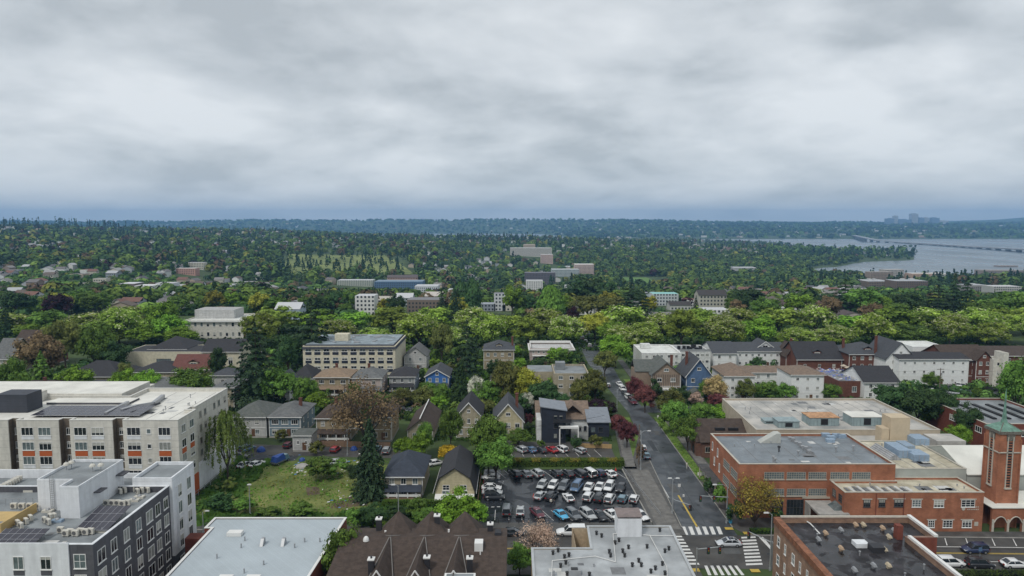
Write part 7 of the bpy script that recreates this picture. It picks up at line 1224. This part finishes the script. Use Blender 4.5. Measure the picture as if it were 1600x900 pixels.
# fences
def fence(pts, label, h=1.6, m=None, step=2.4, solid=True, nm='fence'):
    t = thing(nm, label, 'fence', (pts[0][0], pts[0][1], 0)); m = m or M_WOOD; ox, oy = pts[0]
    for (ax, ay), (bx_, by) in zip(pts, pts[1:]):
        d = math.hypot(bx_ - ax, by - ay); n = max(1, int(d / step)); an = math.atan2(by - ay, bx_ - ax)
        pm = MB().box(-.05, .05, -.05, .05, 0, h + .08).mesh('post', m); pl = (MB().box(0, d / n, -.02, .02, .1, h) if solid else MB().box(0, d / n, -.02, .02, h - .08, h).box(0, d / n, -.02, .02, h * .5, h * .5 + .05)).mesh('panel' if solid else 'rail', m)
        for i in range(n): f = i / n; p = (ax + (bx_ - ax) * f - ox, ay + (by - ay) * f - oy, 0); link('post', pm, t, p); link('panel' if solid else 'rail', pl, t, p, an)
fence([(-6.9, 133.9), (24, 133.9)], 'dark low railing along the near edge of the parking lot', 1.1, MATS['chimney_black'], 2, False, 'railing'); fence([(-7.4, 134), (-7.4, 160)], 'wooden fence between gambrel house and parking lot', 1.5); fence([(-70.5, 133), (-70.5, 170)], 'wire fence along the left side of the vacant field', 1.3, M_GALV, 3, False); fence([(-54, 182), (-40, 181), (-33, 180.5)], 'brown board fence behind the alley', 1.7)
fence([(30.9, 137), (27.4, 164)], 'low metal rail between the lot and the pavement', 1.0, M_GALV, 2.5, False, 'railing'); fence([(3.2, 171), (28, 170.5)], 'timber edging wall above the hedge', .5, M_WOOD, 3); fence([(17, 181), (27, 180)], 'tan wooden garden fence in front of the black house', 1.3, mat('wood_new', (.4, .27, .13), .8, .15, 2)); fence([(46.8, 158.4), (46.8, 160), (44.9, 160.2)], 'low white wall beside the parish house porch', .9, M_TRIM)
fence([(47, 230), (47, 260)], 'dark retaining fence below the timbered house', 1.2, M_WOOD); fence([at(1478, 600), at(1560, 612), at(1590, 640)], 'dark fence round the small right car park', 1.3, MATS['chimney_black']); fence([(13.0, 113.6), (10.4, 113.6), (10.4, 106), (12.8, 105.5)], 'wooden screen around the small roof court', 8.4, mat('wood_pale', (.45, .36, .25), .8, .15, 2))
# cones
for px, py, lab in ((834, 776, 'red cone cluster left of the silver sedan'), (835, 781, 'low red barrier beside the silver sedan'), (962, 735, 'orange cone behind the last white sedan')):
    x, y = at(px, py); t = thing('traffic_cone', lab, 'cone', (x, y, .03)); part('cone', MB().tube((0, 0, .05), (0, 0, .75), .2, .04, 8), mat('cone_red', (.5, .05, .03), .5, .1), t); part('base', MB().box(-.25, .25, -.25, .25, 0, .05), MATS['cone_red'], t)
# litter bins / boxes / signs
for px, py, m, s, lab, nm in ((1141, 819, PT_['sky'], .5, 'blue and white newspaper box at the school corner', 'newspaper_box'), (1138, 799, PT_['sky'], .5, 'small blue box halfway along the school pavement', 'newspaper_box'), (1028, 654, M_TRIM, .4, 'white street sign box at the corner of the side street', 'sign_box'), (1068, 778, M_TRIM, .3, 'white round post top on the school pavement', 'marker_post')): x, y = at(px, py); t = thing(nm, lab, 'box', (x, y, .13)); part('box', MB().box(-s * .6, s * .6, -s * .5, s * .5, .15, s * 2.0), m, t); part('stand', MB().box(-s * .3, s * .3, -s * .3, s * .3, 0, .149), M_GALV, t)
def sign(px, pb, h, c, lab): x, y = at(px, pb); t = thing('street_sign', lab, 'sign', (x, y, 0)); part('post', MB().tube((0, 0, 0), (0, 0, h), .04, n=6), M_GALV, t); part('plate', MB().box(-.3, .3, -.06, -.02, h - .7, h), c, t)
sign(1024, 640, 2.6, M_TRIM, 'small white sign on the lawn below the timbered house'); sign(1061, 772, 2.4, M_TRIM, 'white sign on the school side pavement'); sign(1077, 692, 2.3, M_TRIM, 'white sign on the grass verge'); sign(1530, 884, 3.4, PT_['blue'], 'pale blue sign in front of the black parked SUV')
# ---- people
def person(x, y, z, ang, label, top, legs, skin=(.35, .22, .16), hair=(.03, .02, .015), stride=.22):
    t = thing('person', label, 'person', (x, y, z), ang); sk = mat('skin_%d' % int(skin[0] * 100), skin, .6, .05)
    V = [(0, 0, .95), (0, .01, 1.15), (0, 0, 1.38), (0, 0, 1.5), (0, .01, 1.62), (0, .02, 1.72), (.19, 0, 1.4), (.24, .05, 1.13), (.22, .2, .92), (-.19, 0, 1.4), (-.24, -.05, 1.13), (-.22, .05, .9), (.1, 0, .9), (.11, stride * .7, .5), (.11, stride * .6, .09), (.11, stride * .6 + .16, .04), (-.1, 0, .9), (-.11, -stride * .3, .5), (-.11, -stride, .1), (-.11, -stride + .15, .04)]
    E_ = [(0, 1), (1, 2), (2, 3), (3, 4), (4, 5), (2, 6), (6, 7), (7, 8), (2, 9), (9, 10), (10, 11), (0, 12), (12, 13), (13, 14), (14, 15), (0, 16), (16, 17), (17, 18), (18, 19)]
    R_ = [.15, .145, .16, .06, .1, .085, .07, .05, .035, .07, .05, .035, .1, .07, .045, .04, .1, .07, .045, .04]
    me = bpy.data.meshes.new('body'); me.from_pydata(V, E_, []); me.materials.append(top); me.materials.append(legs); me.materials.append(sk); o = link('body', me, t); md = o.modifiers.new('skin', 'SKIN'); md.use_smooth_shade = True
    for i, r in enumerate(R_): me.skin_vertices[0].data[i].radius = (r, r * (.72 if i < 3 else 1))
    me.skin_vertices[0].data[0].use_root = True; o.modifiers.new('sub', 'SUBSURF').levels = 1
    dg = bpy.context.evaluated_depsgraph_get(); ev = bpy.data.meshes.new_from_object(o.evaluated_get(dg)); o.modifiers.clear(); o.data = ev
    for p in ev.polygons: c = p.center; p.material_index = 2 if (c.z > 1.5 or (abs(c.x) > .17 and c.z < 1.0 and c.z > .84 and abs(c.x) > .19)) else 0 if c.z > .93 else 1
    while len(ev.materials) < 3: ev.materials.append(sk)
    ev.materials[0] = top; ev.materials[1] = legs; ev.materials[2] = sk
    part('hair', MB().dome((0, -.01, 1.66), .115, .14, 8, 3), mat('hair_dark', hair, .8, .1), t); part('nose', MB().box(-.015, .015, .1, .14, 1.62, 1.66), sk, t); return t
M_C1 = mat('coat_dark', (.04, .04, .05), .8, .1); M_C2 = mat('jacket_red', (.4, .06, .05), .8, .1); M_C3 = mat('clothes_pale', (.6, .58, .52), .8, .1)
x, y = at(866, 793); person(x, y, .03, 2.6, 'person in a dark coat walking through the parking lot', M_C1, M_C1); x, y = at(861, 790.5); person(x, y, .03, 2.9, 'person in a pale jacket beside the one in the dark coat', M_C3, M_C1)
x, y = at(1073, 733); person(x, y, .13, -2.8, 'person in pale clothes standing at the tip of the grass verge', M_C3, M_C3, stride=.3)
# ---- rooftop condensers, panels and ducts of the two big apartment blocks
M_AC = mat('ac_cream', (.55, .53, .47), .6, .05); acb = MB().box(-.48, .48, -.18, .2, .12, .95).mesh('casing', M_AC); acf = MB().tube((-.1, -.185, .53), (-.1, -.22, .53), .3, n=12).mesh('fan_grille', mat('grille_dark', (.12, .12, .12), .6, .1)); acl = MB().box(-.4, -.3, -.2, .2, 0, .12).box(.3, .4, -.2, .2, 0, .12).mesh('feet', M_GALV)
ORD = ['first', 'second', 'third', 'fourth', 'fifth', 'sixth', 'seventh', 'eighth', 'ninth', 'tenth', 'eleventh', 'twelfth']
def ac(px, py, z, rz, lab, g='condenser units on the grey roof', i=0): lab = lab.replace('cream condenser', ORD[i] + ' cream condenser'); x, y = at(px, py, z); t = thing('condenser_unit', lab, 'air conditioner', (x, y, z), rz, g); link('casing', acb, t); link('fan_grille', acf, t); link('feet', acl, t)
for i in range(7): ac(5 + i * 4.2, 765 - i * 2.2, 15.42, .2, 'cream condenser in the long row at the far left of the grey roof', i=i)
for i in range(5): ac(22 + i * 12.5, 795 + (i > 3), 15.62, 0, 'cream condenser in the row in front of the white penthouse', i=i)
for i, (a, c) in enumerate([(28, 822), (33, 826), (41, 819), (48, 814), (70, 817), (76, 820), (79, 812), (85, 811)]): ac(a, c, 15.62, -.6, 'cream condenser in the cluster between solar panels and penthouse', i=i)
for i, (a, c) in enumerate([(95, 833), (103, 838), (110, 836), (118, 838), (126, 835), (134, 836), (142, 835)]): ac(a, c, 15.62, -.1, 'cream condenser in the row at the front corner of the grey roof', i=i)
for i, (a, c) in enumerate([(167, 790), (176, 790), (184, 790), (192, 791), (199, 790)]): ac(a, c, 15.62, 0, 'cream condenser in the short row behind the right solar panels', i=i)
for i, (a, c) in enumerate([(188, 772), (195, 770), (209, 768), (216, 767), (224, 763), (228, 756), (233, 752), (238, 748), (231, 770), (215, 772), (222, 770), (236, 760)]): ac(a, c, 15.62, -.7, 'cream condenser in the cluster beside the white corner tower', i=i)
M_PV = mat('solar_cell', (.03, .028, .04), .2, .2, 2, spec=.6); M_PVF = mat('solar_frame', (.45, .45, .47), .4, .05, metal=.5)
def solar(c0, ux, uy, nx, ny, tilt, z, lab):
    t = thing('solar_array', lab, 'solar panels', (c0[0], c0[1], z)); pw, ph = ux / nx, uy / ny; s = math.tan(tilt)
    pm = MB().box(.03, pw - .03, .03, ph - .03, -.03, .03).mesh('solar_panel', M_PV); fm = MB().box(-.015, pw + .015, -.015, .028, -.04, .05).box(-.015, .028, .028, ph, -.04, .05).mesh('frame', M_PVF)
    for i in range(nx):
        for j in range(ny):
            o = link('solar_panel', pm, t, (i * pw, j * ph * math.cos(tilt), .5 + j * ph * math.sin(tilt))); o.rotation_euler = (tilt, 0, 0); f = link('frame', fm, o)
    mb = MB()
    for i in (0.1, .5, .9): part('strut', MB().box(ux * i, ux * i + .06, .2, .26, 0, .5).box(ux * i, ux * i + .06, uy * .85, uy * .85 + .06, 0, .5 + uy * .8 * s), M_PVF, t)
solar((-64.2, 96.3), 4.9, 6.4, 5, 3, .16, 15.6, 'tilted solar array at the right end of the grey roof'); bpy.context.view_layer.update(); solar((-73.4, 91.7), 6.4, 3.7, 6, 3, .2, 15.6, 'tilted solar array at the left front of the grey roof')
solar((-106, 147), 24, 7, 16, 4, .05, 18.25, 'wide low solar array on the roof of the cream apartment block')
def duct(pts, z, w, lab, m=None): t = thing('roof_duct', lab, 'duct', (*at(*pts[0], z), z)); P_ = [at(*p, z) for p in pts]; o = t.location; [part('duct_section', MB().tube((a[0] - o.x, a[1] - o.y, .5), (b[0] - o.x, b[1] - o.y, .5), w, n=4), m or M_GALV, t) for a, b in zip(P_, P_[1:])]
duct([(190, 645), (215, 638), (240, 634), (255, 622)], 18.3, .6, 'silver roof duct bending across the white roof'); duct([(205, 648), (250, 633)], 18.3, .25, 'low dark duct beside the silver one', MATS['chimney_black']); duct([(165, 650), (200, 632)], 18.3, .5, 'grey duct run on the left part of the white roof')
for a, c, lab in ((75, 800, 'small pale hatch box beside the ochre courtyard'), (46, 768, 'round topped skylight near the left edge of the grey roof'), (160, 831, 'pale vent hood at the front corner of the grey roof'), (218, 778, 'white duct elbow beside the condensers'), (90, 815, 'flat pale duct box between the condensers'), (210, 783, 'curved white duct near the right parapet')): x, y = at(a, c, 15.6); t = thing('roof_vent_box', lab, 'vent', (x, y, 15.6)); part('box', MB().box(-.8, .8, -.4, .4, 0, .35), MATS['unit_blue_grey'] if a == 90 else M_AC, t); part('hood', MB().dome((0, 0, .34), .35, .3, 8, 3), M_GALV, t)
for a, c, lab in ((145, 737, 'white dish antenna left on the penthouse roof'), (158, 736, 'white dish antenna right on the penthouse roof'), (104, 735, 'pale fan housing on the penthouse roof'), (112, 732, 'second pale fan housing on the penthouse roof')): x, y = at(a, c, 20.3); t = thing('roof_antenna', lab, 'antenna', (x, y, 20.3)); part('mast', MB().tube((0, 0, 0), (0, 0, 1.6), .06, n=6), M_GALV, t); part('dish', MB().dome((0, 0, .9), .5, .5, 10, 3), M_AC, t)
# ================================================================ trees and shrubs near the camera
T = ptree
T(578, 648, 778, 64, 'conifer:conifer', 'tall dark narrow conifer at the corner of the vacant field'); T(570, 586, 700, 118, 'airy:rust', 'large spreading brown budding tree with fine twigs', v=0); T(354, 634, 752, 78, 'weep:willow', 'drooping willow like birch against the cream apartments')
T(400, 500, 640, 98, 'wide:conifer', 'big broad dark conifer left of the round green trees'); T(437, 572, 640, 62, 'round:green', 'rounded green tree beside the big dark conifer'); T(478, 586, 640, 46, 'round:green', 'smaller green tree right of the rounded one'); T(655, 674, 720, 36, 'round:bright', 'bright green tree left of the yellow shrub'); T(630, 680, 718, 34, 'round:bright', 'light green tree behind the bungalow roof'); T(704, 634, 702, 42, 'round:green', 'full green tree in front of the beige gabled house'); T(664, 655, 712, 30, 'round:green', 'green tree beside the brown garage'); T(702, 694, 722, 40, 'shrub:gold', 'golden yellow shrub behind the gambrel house'); T(763, 640, 742, 62, 'round:green', 'tall green tree beside the hedge end'); T(775, 680, 752, 66, 'round:green', 'wide green tree over the corner of the parking lot'); T(745, 700, 745, 30, 'round:dark', 'dark green tree right of the gambrel roof')
T(717, 765, 832, 72, 'round:bright', 'bright yellow green tree in front of the gambrel house'); T(745, 785, 828, 40, 'round:bright', 'small light green tree at the lot entrance'); tree(-27.2, 104.5, 7.5, 13.6, 'round:green', 'green tree at the right end of the white metal roof'); T(841, 813, 884, 72, 'airy:pink', 'drooping pale pink blossom tree beside the white pickup'); T(812, 850, 900, 50, 'round:green', 'dark green bush mass under the pink tree'); T(652, 775, 815, 40, 'shrub:green', 'round green shrub in front of the bungalow'); T(620, 790, 812, 40, 'shrub:dark', 'dark green shrub in the bungalow garden'); T(583, 785, 825, 44, 'round:dark', 'dark leafy tree left of the bungalow garden'); T(555, 790, 825, 36, 'shrub:green', 'light shrub at the end of the vacant field'); T(665, 792, 825, 40, 'round:green', 'green shrubby tree left of the bright one'); T(600, 808, 828, 34, 'shrub:green', 'low shrub beside the brown roofs')
T(1180, 738, 828, 78, 'airy:school', 'airy yellow olive tree in front of the brick school', v=1); T(1150, 700 + 80, 822, 30, 'shrub:dark', 'dark shrub below the school tree'); T(1125, 750, 800, 22, 'shrub:green', 'shrubs in the narrow bed along the school wall'); T(1107, 745, 772, 18, 'shrub:dark', 'dark shrub below the school canopy'); T(1215, 795, 818, 24, 'shrub:dark', 'dark clipped shrub by the ground floor windows')
T(1140, 628, 668, 60, 'round:bright', 'vivid lime green tree behind the tudor parish house'); T(1058, 622, 676, 50, 'round:green', 'green tree right of the side street mouth'); T(1075, 645, 705, 46, 'round:green', 'leafy tree overhanging the pavement by the parish house'); T(1100, 627, 665, 44, 'round:green', 'green tree left of the lime one'); T(1048, 605, 655, 46, 'round:olive', 'olive tree in front of the timbered house'); T(1065, 602, 632, 34, 'round:dark', 'glossy dark tree with white flowers by the blue house'); T(1120, 585, 634, 42, 'round:tan', 'pale tan flowering tree beside the slate blue house'); T(1122, 614, 640, 38, 'round:red', 'dark red shrubby tree below the tan one'); T(1088, 612, 638, 26, 'shrub:pink', 'pinkish shrub in front of the garden house'); T(992, 588, 628, 30, 'round:red', 'red leaved tree, upper one of the pair by the avenue'); T(1008, 600, 645, 36, 'round:red', 'red leaved tree, lower one of the pair by the avenue'); T(1025, 590, 625, 22, 'shrub:dark', 'dark shrub left of the timbered porch'); T(1045, 640, 680, 34, 'shrub:green', 'shrubs at the corner of the side street')
T(940, 620, 655, 48, 'round:purple', 'dark purple plum tree beside the avenue, left side'); T(966, 645, 682, 28, 'round:red', 'small reddish cherry tree on the left verge, upper'); T(980, 656, 700, 34, 'round:red', 'reddish cherry tree on the left verge, lower'); T(822, 612, 650, 28, 'round:white', 'white blossoming tree behind the cream house'); T(820, 570, 640, 52, 'round:yellow', 'yellow green tree before the grey roofed flats'); T(850, 590, 645, 56, 'round:dark', 'dark green rounded tree before the walk-up flats'); T(790, 560, 640, 50, 'round:olive', 'olive green tree behind the white blossom'); T(760, 590, 640, 50, 'round:green', 'green tree behind the gabled houses'); T(905, 590, 640, 36, 'round:olive', 'thin olive tree beside the flats end'); T(930, 575, 625, 46, 'round:olive', 'budding olive tree on the avenue left kerb'); T(730, 500, 605, 56, 'wide:conifer', 'large dark cedar right of the bright blue house'); T(721, 558, 625, 38, 'conifer:dark', 'dark green conifer in front of the cedar'); T(692, 595, 640, 30, 'round:green', 'green tree left of the dark conifer'); T(660, 602, 640, 46, 'round:olive', 'sprawling light green shrubs in front of the blue house'); T(630, 605, 638, 40, 'round:olive', 'light green shrub tree left of the blue house front'); T(745, 585, 640, 30, 'round:white', 'pale flowering tree between conifer and cream cottage'); T(870, 610, 650, 40, 'round:dark', 'dark tree behind the navy house roof')
T(1000, 690, 725, 14, 'shrub:rust', 'small rusty shrub on the left verge'); T(900, 680, 704, 20, 'round:dark', 'dark bush tree below the black house'); T(845, 685, 700, 16, 'shrub:green', 'light bush below the navy house'); T(810, 668, 700, 44, 'round:green', 'green garden tree left of the navy house'); T(930, 676, 700, 22, 'shrub:olive', 'olive shrub in the gravel garden'); T(782, 655, 690, 26, 'shrub:green', 'shrub in front of the cream gabled house'); T(826, 642, 668, 16, 'shrub:red', 'bright red shrub beside the cream house')
T(500, 712, 748, 50, 'shrub:green', 'dense green shrub clump at the top of the field'); T(527, 716, 745, 40, 'shrub:green', 'green shrub clump right of the first one'); T(560, 720, 760, 34, 'round:dark', 'dark bush beside the tall conifer'); T(495, 686, 712, 26, 'shrub:olive', 'olive shrub beside the garden cottage'); T(380, 775, 800, 40, 'shrub:green', 'bramble mound at the lower left of the field'); T(345, 768, 800, 44, 'shrub:dark', 'dark brambles below the willow'); T(470, 785, 806, 44, 'shrub:green', 'low brambles along the near field edge'); T(420, 790, 806, 40, 'shrub:green', 'low bramble mound behind the white roof'); T(358, 745, 768, 26, 'shrub:willow', 'pale shrub under the willow'); T(440, 668, 690, 22, 'shrub:olive', 'ochre garden shrub before the blue grey house')
for px, pt, pb, w, k, lab in ((120, 568, 620, 56, 'round:bright', 'bright green tree behind the cream block, leftmost of four'), (190, 575, 625, 46, 'round:bright', 'bright green tree behind the cream block, second of four'), (232, 575, 625, 48, 'round:bright', 'bright green tree behind the cream block, third of four'), (300, 572, 628, 66, 'round:green', 'wide green tree behind the cream block, rightmost of four'), (65, 548, 620, 60, 'conifer:green', 'pointed light green tree at the left'), (195, 565, 600, 28, 'round:olive', 'small olive tree between two hipped roofs'), (150, 500, 590, 60, 'round:green', 'tall dim green tree on the left behind hipped roofs'), (100, 490, 580, 60, 'round:olive', 'brownish olive tree on the left'), (60, 515, 600, 70, 'round:rust', 'wide brown budding tree at the left'), (8, 470, 560, 44, 'conifer:conifer', 'dark conifer at the left edge before the avenue'), (180, 530, 590, 50, 'round:dark', 'dark green tree beside the low cream hall'), (20, 555, 640, 50, 'round:green', 'green tree at the left edge above the cream block'), (340, 540, 600, 30, 'round:dark', 'dark tree between cream building and white house'), (390, 590, 640, 30, 'round:dark', 'small dark tree in front of the broad conifer'), (487, 466, 585, 84, 'wide:conifer', 'huge dark cedar rising at the left end of the apartment row'), (450, 520, 590, 40, 'round:dark', 'dark green tree left of the huge cedar'),
        (962, 520, 575, 56, 'round:bright', 'light green tree beside the white apartment block'), (945, 545, 590, 40, 'round:olive', 'bare olive tree leaning over the avenue'), (690, 500, 570, 40, 'round:olive', 'olive tree beside the tall beige grey house'), (1165, 590, 628, 34, 'round:willow', 'light green poplar like tree before the left white block'), (1200, 595, 628, 40, 'round:green', 'light green tree before the white blocks, middle'), (1228, 597, 630, 36, 'round:green', 'light green tree before the right white block'), (1297, 598, 626, 40, 'round:green', 'green tree in front of the low brick building'), (1130, 590, 622, 20, 'shrub:green', 'small shrub beside the left white block'), (1400, 595, 660, 66, 'round:dark', 'dark spreading tree behind the gymnasium, left one'), (1435, 600, 668, 60, 'round:dark', 'dark spreading tree behind the gymnasium, middle'), (1470, 605, 668, 44, 'round:dark', 'dark tree beside the small car park'), (1448, 638, 664, 20, 'round:bright', 'small light green tree in front of the dark ones'), (1514, 628, 690, 44, 'round:dark', 'dark green tree before the brick hall'), (1497, 660, 700, 40, 'round:bright', 'vivid lime green tree beside the church tower'), (1590, 556, 660, 60, 'round:green', 'large deep green tree at the right edge'), (1620, 545, 650, 60, 'round:dark', 'dark tree beyond the right edge trees'), (1548, 628, 650, 26, 'shrub:dark', 'dark shrub at the edge of the small car park'), (1575, 632, 655, 24, 'shrub:green', 'green shrub beside the small car park'), (1365, 630, 655, 30, 'shrub:dark', 'dark shrub behind the gymnasium roof edge')):
    T(px, pt, pb, w, k, lab)
# tree lined boulevard: chestnuts in two ranks, left to right
random.seed(5); names = {'round:bright': 'light green chestnut without blossom', 'chestnut:chestnut': 'pale blossoming chestnut', 'round:chestnut': 'yellow green chestnut crown', 'round:green': 'mid green chestnut'}
def bank(rank, y, xs, tops, wpx):
    for i, (px, tp) in enumerate(zip(xs, tops)):
        k = random.choice(['chestnut:chestnut'] * 5 + ['round:bright', 'round:chestnut', 'round:chestnut', 'round:green']); yy = y + random.uniform(-5, 5); z = 0.0; h = zat(tp, yy); w = wpx * random.uniform(.9, 1.25); ww = w / F * yy; x = xat(px, yy, h / 2)
        if 905 < px < 955: continue
        side = ('left of the temple-like building' if px < 290 else 'between the temple-like building and the huge cedar' if px < 480 else 'behind the long apartment row' if px < 700 else 'left of the avenue' if px < 910 else 'behind the white flat roofed blocks' if px < 1120 else 'behind the slate roofed white building' if px < 1240 else 'behind the brick fraternity houses' if px < 1400 else 'at the right end of the boulevard')
        tree(x, yy, ww, h, k, '%s %s, %s rank' % (names[k], side, rank), 'chestnuts %s, %s rank' % (side, rank), lod=1 if rank == 'front' else 2, z=0, name='chestnut_tree')
xs = list(np.arange(-15, 1640, 60)); bank('front', 332, [x for x in xs if not (285 < x < 385 or 415 < x < 470)], [random.uniform(482, 512) for _ in range(60)], 64); xs = list(np.arange(15, 1640, 60)); bank('rear', 368, [x for x in xs if not (285 < x < 420)], [random.uniform(470, 490) for _ in range(60)], 68)
xs = list(np.arange(-10, 1640, 58))
for px, tp, y, w, k, lab in ((655, 486, 326, 78, 'chestnut:chestnut', 'largest cream blossomed chestnut, behind the gabled house'), (185, 476, 338, 84, 'chestnut:chestnut', 'largest blossomed chestnut at the left'), (972, 505, 322, 60, 'chestnut:chestnut', 'tall pale chestnut at the avenue corner'), (930, 486, 350, 56, 'round:yellow', 'yellow green tree on the right kerb of the avenue, near the crossing'), (958, 500, 338, 50, 'round:bright', 'light green tree right of the yellow green one'), (895, 476, 375, 26, 'round:purple', 'dark purple copper beech at the end of the avenue'), (860, 446, 390, 46, 'column:green', 'tall columnar green tree left of the copper beech'), (800, 440, 450, 36, 'round:bright', 'round light green tree beyond the boulevard'), (1135, 495, 330, 60, 'chestnut:chestnut', 'broad chestnut behind the slate roofs'), (1530, 478, 345, 80, 'chestnut:chestnut', 'large blossomed chestnut near the right edge'), (250, 466, 360, 60, 'round:bright', 'spreading fresh green tree at the left, beyond the chestnuts'), (262, 488, 345, 60, 'round:bright', 'bright green tree left of the temple-like building'), (90, 458, 420, 50, 'round:purple', 'dark purple leaved tree on the left beyond the chestnuts'), (720, 440, 480, 30, 'column:dark', 'tall columnar dark tree, left one of a pair'), (738, 436, 480, 30, 'column:dark', 'tall columnar dark tree, right one of a pair'),
        (690, 455, 420, 30, 'conifer:conifer', 'dark conifer with pointed top left of the avenue trees'), (712, 452, 425, 34, 'conifer:conifer', 'dark conifer beside the pointed one'), (985, 445, 400, 60, 'wide:conifer', 'broad dark conifer right of the rust coloured trees'), (1005, 452, 400, 40, 'wide:conifer', 'dark conifer beside the broad one'), (1087, 462, 390, 24, 'conifer:conifer', 'slim dark conifer in front of the cream mansion'), (925, 430, 560, 70, 'round:dark', 'broad dark grove tree in the valley'), (905, 432, 560, 50, 'round:dark', 'dark grove tree left of the broad one'), (950, 436, 560, 40, 'round:dark', 'dark grove tree right of the broad one'), (920, 458, 420, 60, 'round:olive', 'tan green budding tree, left of two beyond the boulevard'), (955, 458, 420, 56, 'round:olive', 'tan green budding tree, right of two beyond the boulevard'), (1320, 436, 480, 70, 'wide:dark', 'tall dark layered cedar on the right ridge'), (1350, 445, 460, 60, 'round:green', 'green broadleaf on the right ridge'), (1365, 472, 395, 50, 'round:rust', 'brown budding tree behind the boulevard, right'), (1295, 460, 420, 40, 'round:rust', 'pinkish brown tree on the right ridge'), (1490, 428, 430, 50, 'conifer:conifer', 'tall dark fir, left of the pair on the right'), (1510, 432, 430, 46, 'conifer:conifer', 'tall dark fir, right of the pair on the right'), (1465, 445, 420, 60, 'wide:conifer', 'wide dark conifer left of the tall firs'), (1420, 455, 420, 60, 'round:dark', 'dark broadleaf tree below the campus buildings'), (1570, 452, 410, 90, 'round:green', 'wide green tree at the right edge below the white roof'), (1540, 468, 400, 60, 'round:green', 'green tree right of the tall firs'), (1400, 470, 390, 60, 'round:green', 'light green tree behind the boulevard, right middle'), (1250, 455, 430, 50, 'round:bright', 'yellow green tree on the right slope'), (1195, 462, 420, 50, 'round:green', 'green tree beside the reddish brown roof'), (1170, 448, 500, 60, 'round:dark', 'deep green tree behind the dark roofs')):
    h = zat(tp, y) - float(terr(xat(px, y), y)); tree(xat(px, y, 8), y, w / F * y * 1.05, h, k, lab, z=float(terr(xat(px, y), y)))
# undergrowth between the houses: shrubs one can tell apart only as a kind
random.seed(21); cnt = 0
def free(x, y, m=1.2): return not any(a - m < x < b + m and c - m < y < d + m for a, b, c, d in FOOT) and not (31 < x < 49) and not (60 < x < 110 and y < 202)
ZN = [('left of the avenue', -70, 30, 207, 320, 62), ('right of the avenue', 51, 175, 226, 318, 32), ('on the left beyond the cream block', -185, -76, 215, 320, 26)]
for nm_, x0, x1, y0, y1, n in ZN:
    for i in range(n):
        x, y = random.uniform(x0, x1), random.uniform(y0, y1)
        if not free(x, y): continue
        k = random.choice(['round:green', 'round:dark', 'round:olive', 'round:green', 'shrub:green', 'shrub:dark', 'round:bright']); sh = k.startswith('shrub'); h = random.uniform(1.5, 3) if sh else random.uniform(3.5, 8.5); d = {'green': 'green', 'dark': 'dark green', 'olive': 'olive green', 'bright': 'light green'}[k.split(':')[1]]
        tree(x, y, h * random.uniform(.75, 1.2), h, k, 'small %s %s between the houses %s' % (d, 'shrub' if sh else 'garden tree', nm_), '%s garden %s %s' % (d, 'shrubs' if sh else 'trees', nm_), lod=1 if y < 260 else 2)

for nm_, x0, x1, y0, y1, n in ZN:
    X = NR.uniform(x0, x1, n * 9); Y = NR.uniform(y0, y1, n * 9); k = np.array([free(a, b, 1.5) and not (225 < b < 229.5) for a, b in zip(X, Y)]); X, Y = X[k], Y[k]; n_ = len(X)
    far_mesh('garden_undergrowth', X, Y, NR.uniform(2.5, 5.5, n_), NR.uniform(1.2, 4.5, n_), np.zeros(n_, bool), pal[NR.choice([1, 2, 3, 5], n_, p=[.35, .4, .15, .1])] * NR.uniform(.8, 1.2, n_)[:, None], M_FAR)

# ---- tell look-alikes apart by their order from the left, where they are few
GR = {}
for o in COL.objects:
    if o.parent is None and 'category' in o.keys() and 'label' in o.keys(): GR.setdefault(o['label'], []).append(o)
NTH = ['first', 'second', 'third', 'fourth', 'fifth', 'sixth', 'seventh', 'eighth', 'ninth', 'tenth', 'eleventh', 'twelfth', 'thirteenth', 'fourteenth']
for lab, L_ in GR.items():
    if 2 <= len(L_) <= 14 and len(lab.split()) <= 13:
        L_.sort(key=lambda o: o.location.x / max(o.location.y, 1))
        for i, o in enumerate(L_): o['label'] = lab + ', ' + (NTH[i] + ' from left' if i < len(L_) - 1 else 'rightmost of them')
        if len(L_) == 2: L_[0]['label'] = lab + ', left one'; L_[1]['label'] = lab + ', right one'
# ================================================================ haze
def haze():
    m = bpy.data.materials.new('haze_air'); m.use_nodes = True; t = m.node_tree; t.nodes.clear()
    v = t.nodes.new('ShaderNodeVolumePrincipled'); v.inputs['Density'].default_value = HAZE; v.inputs['Color'].default_value = (.28, .58, 1, 1); v.inputs['Anisotropy'].default_value = 0
    o = t.nodes.new('ShaderNodeOutputMaterial'); t.links.new(v.outputs[0], o.inputs['Volume'])
    b = link('haze', MB().box(-24000, 25000, -450, 14600, -76.5, 320).mesh('haze', m)); b['kind'] = 'stuff'
haze()
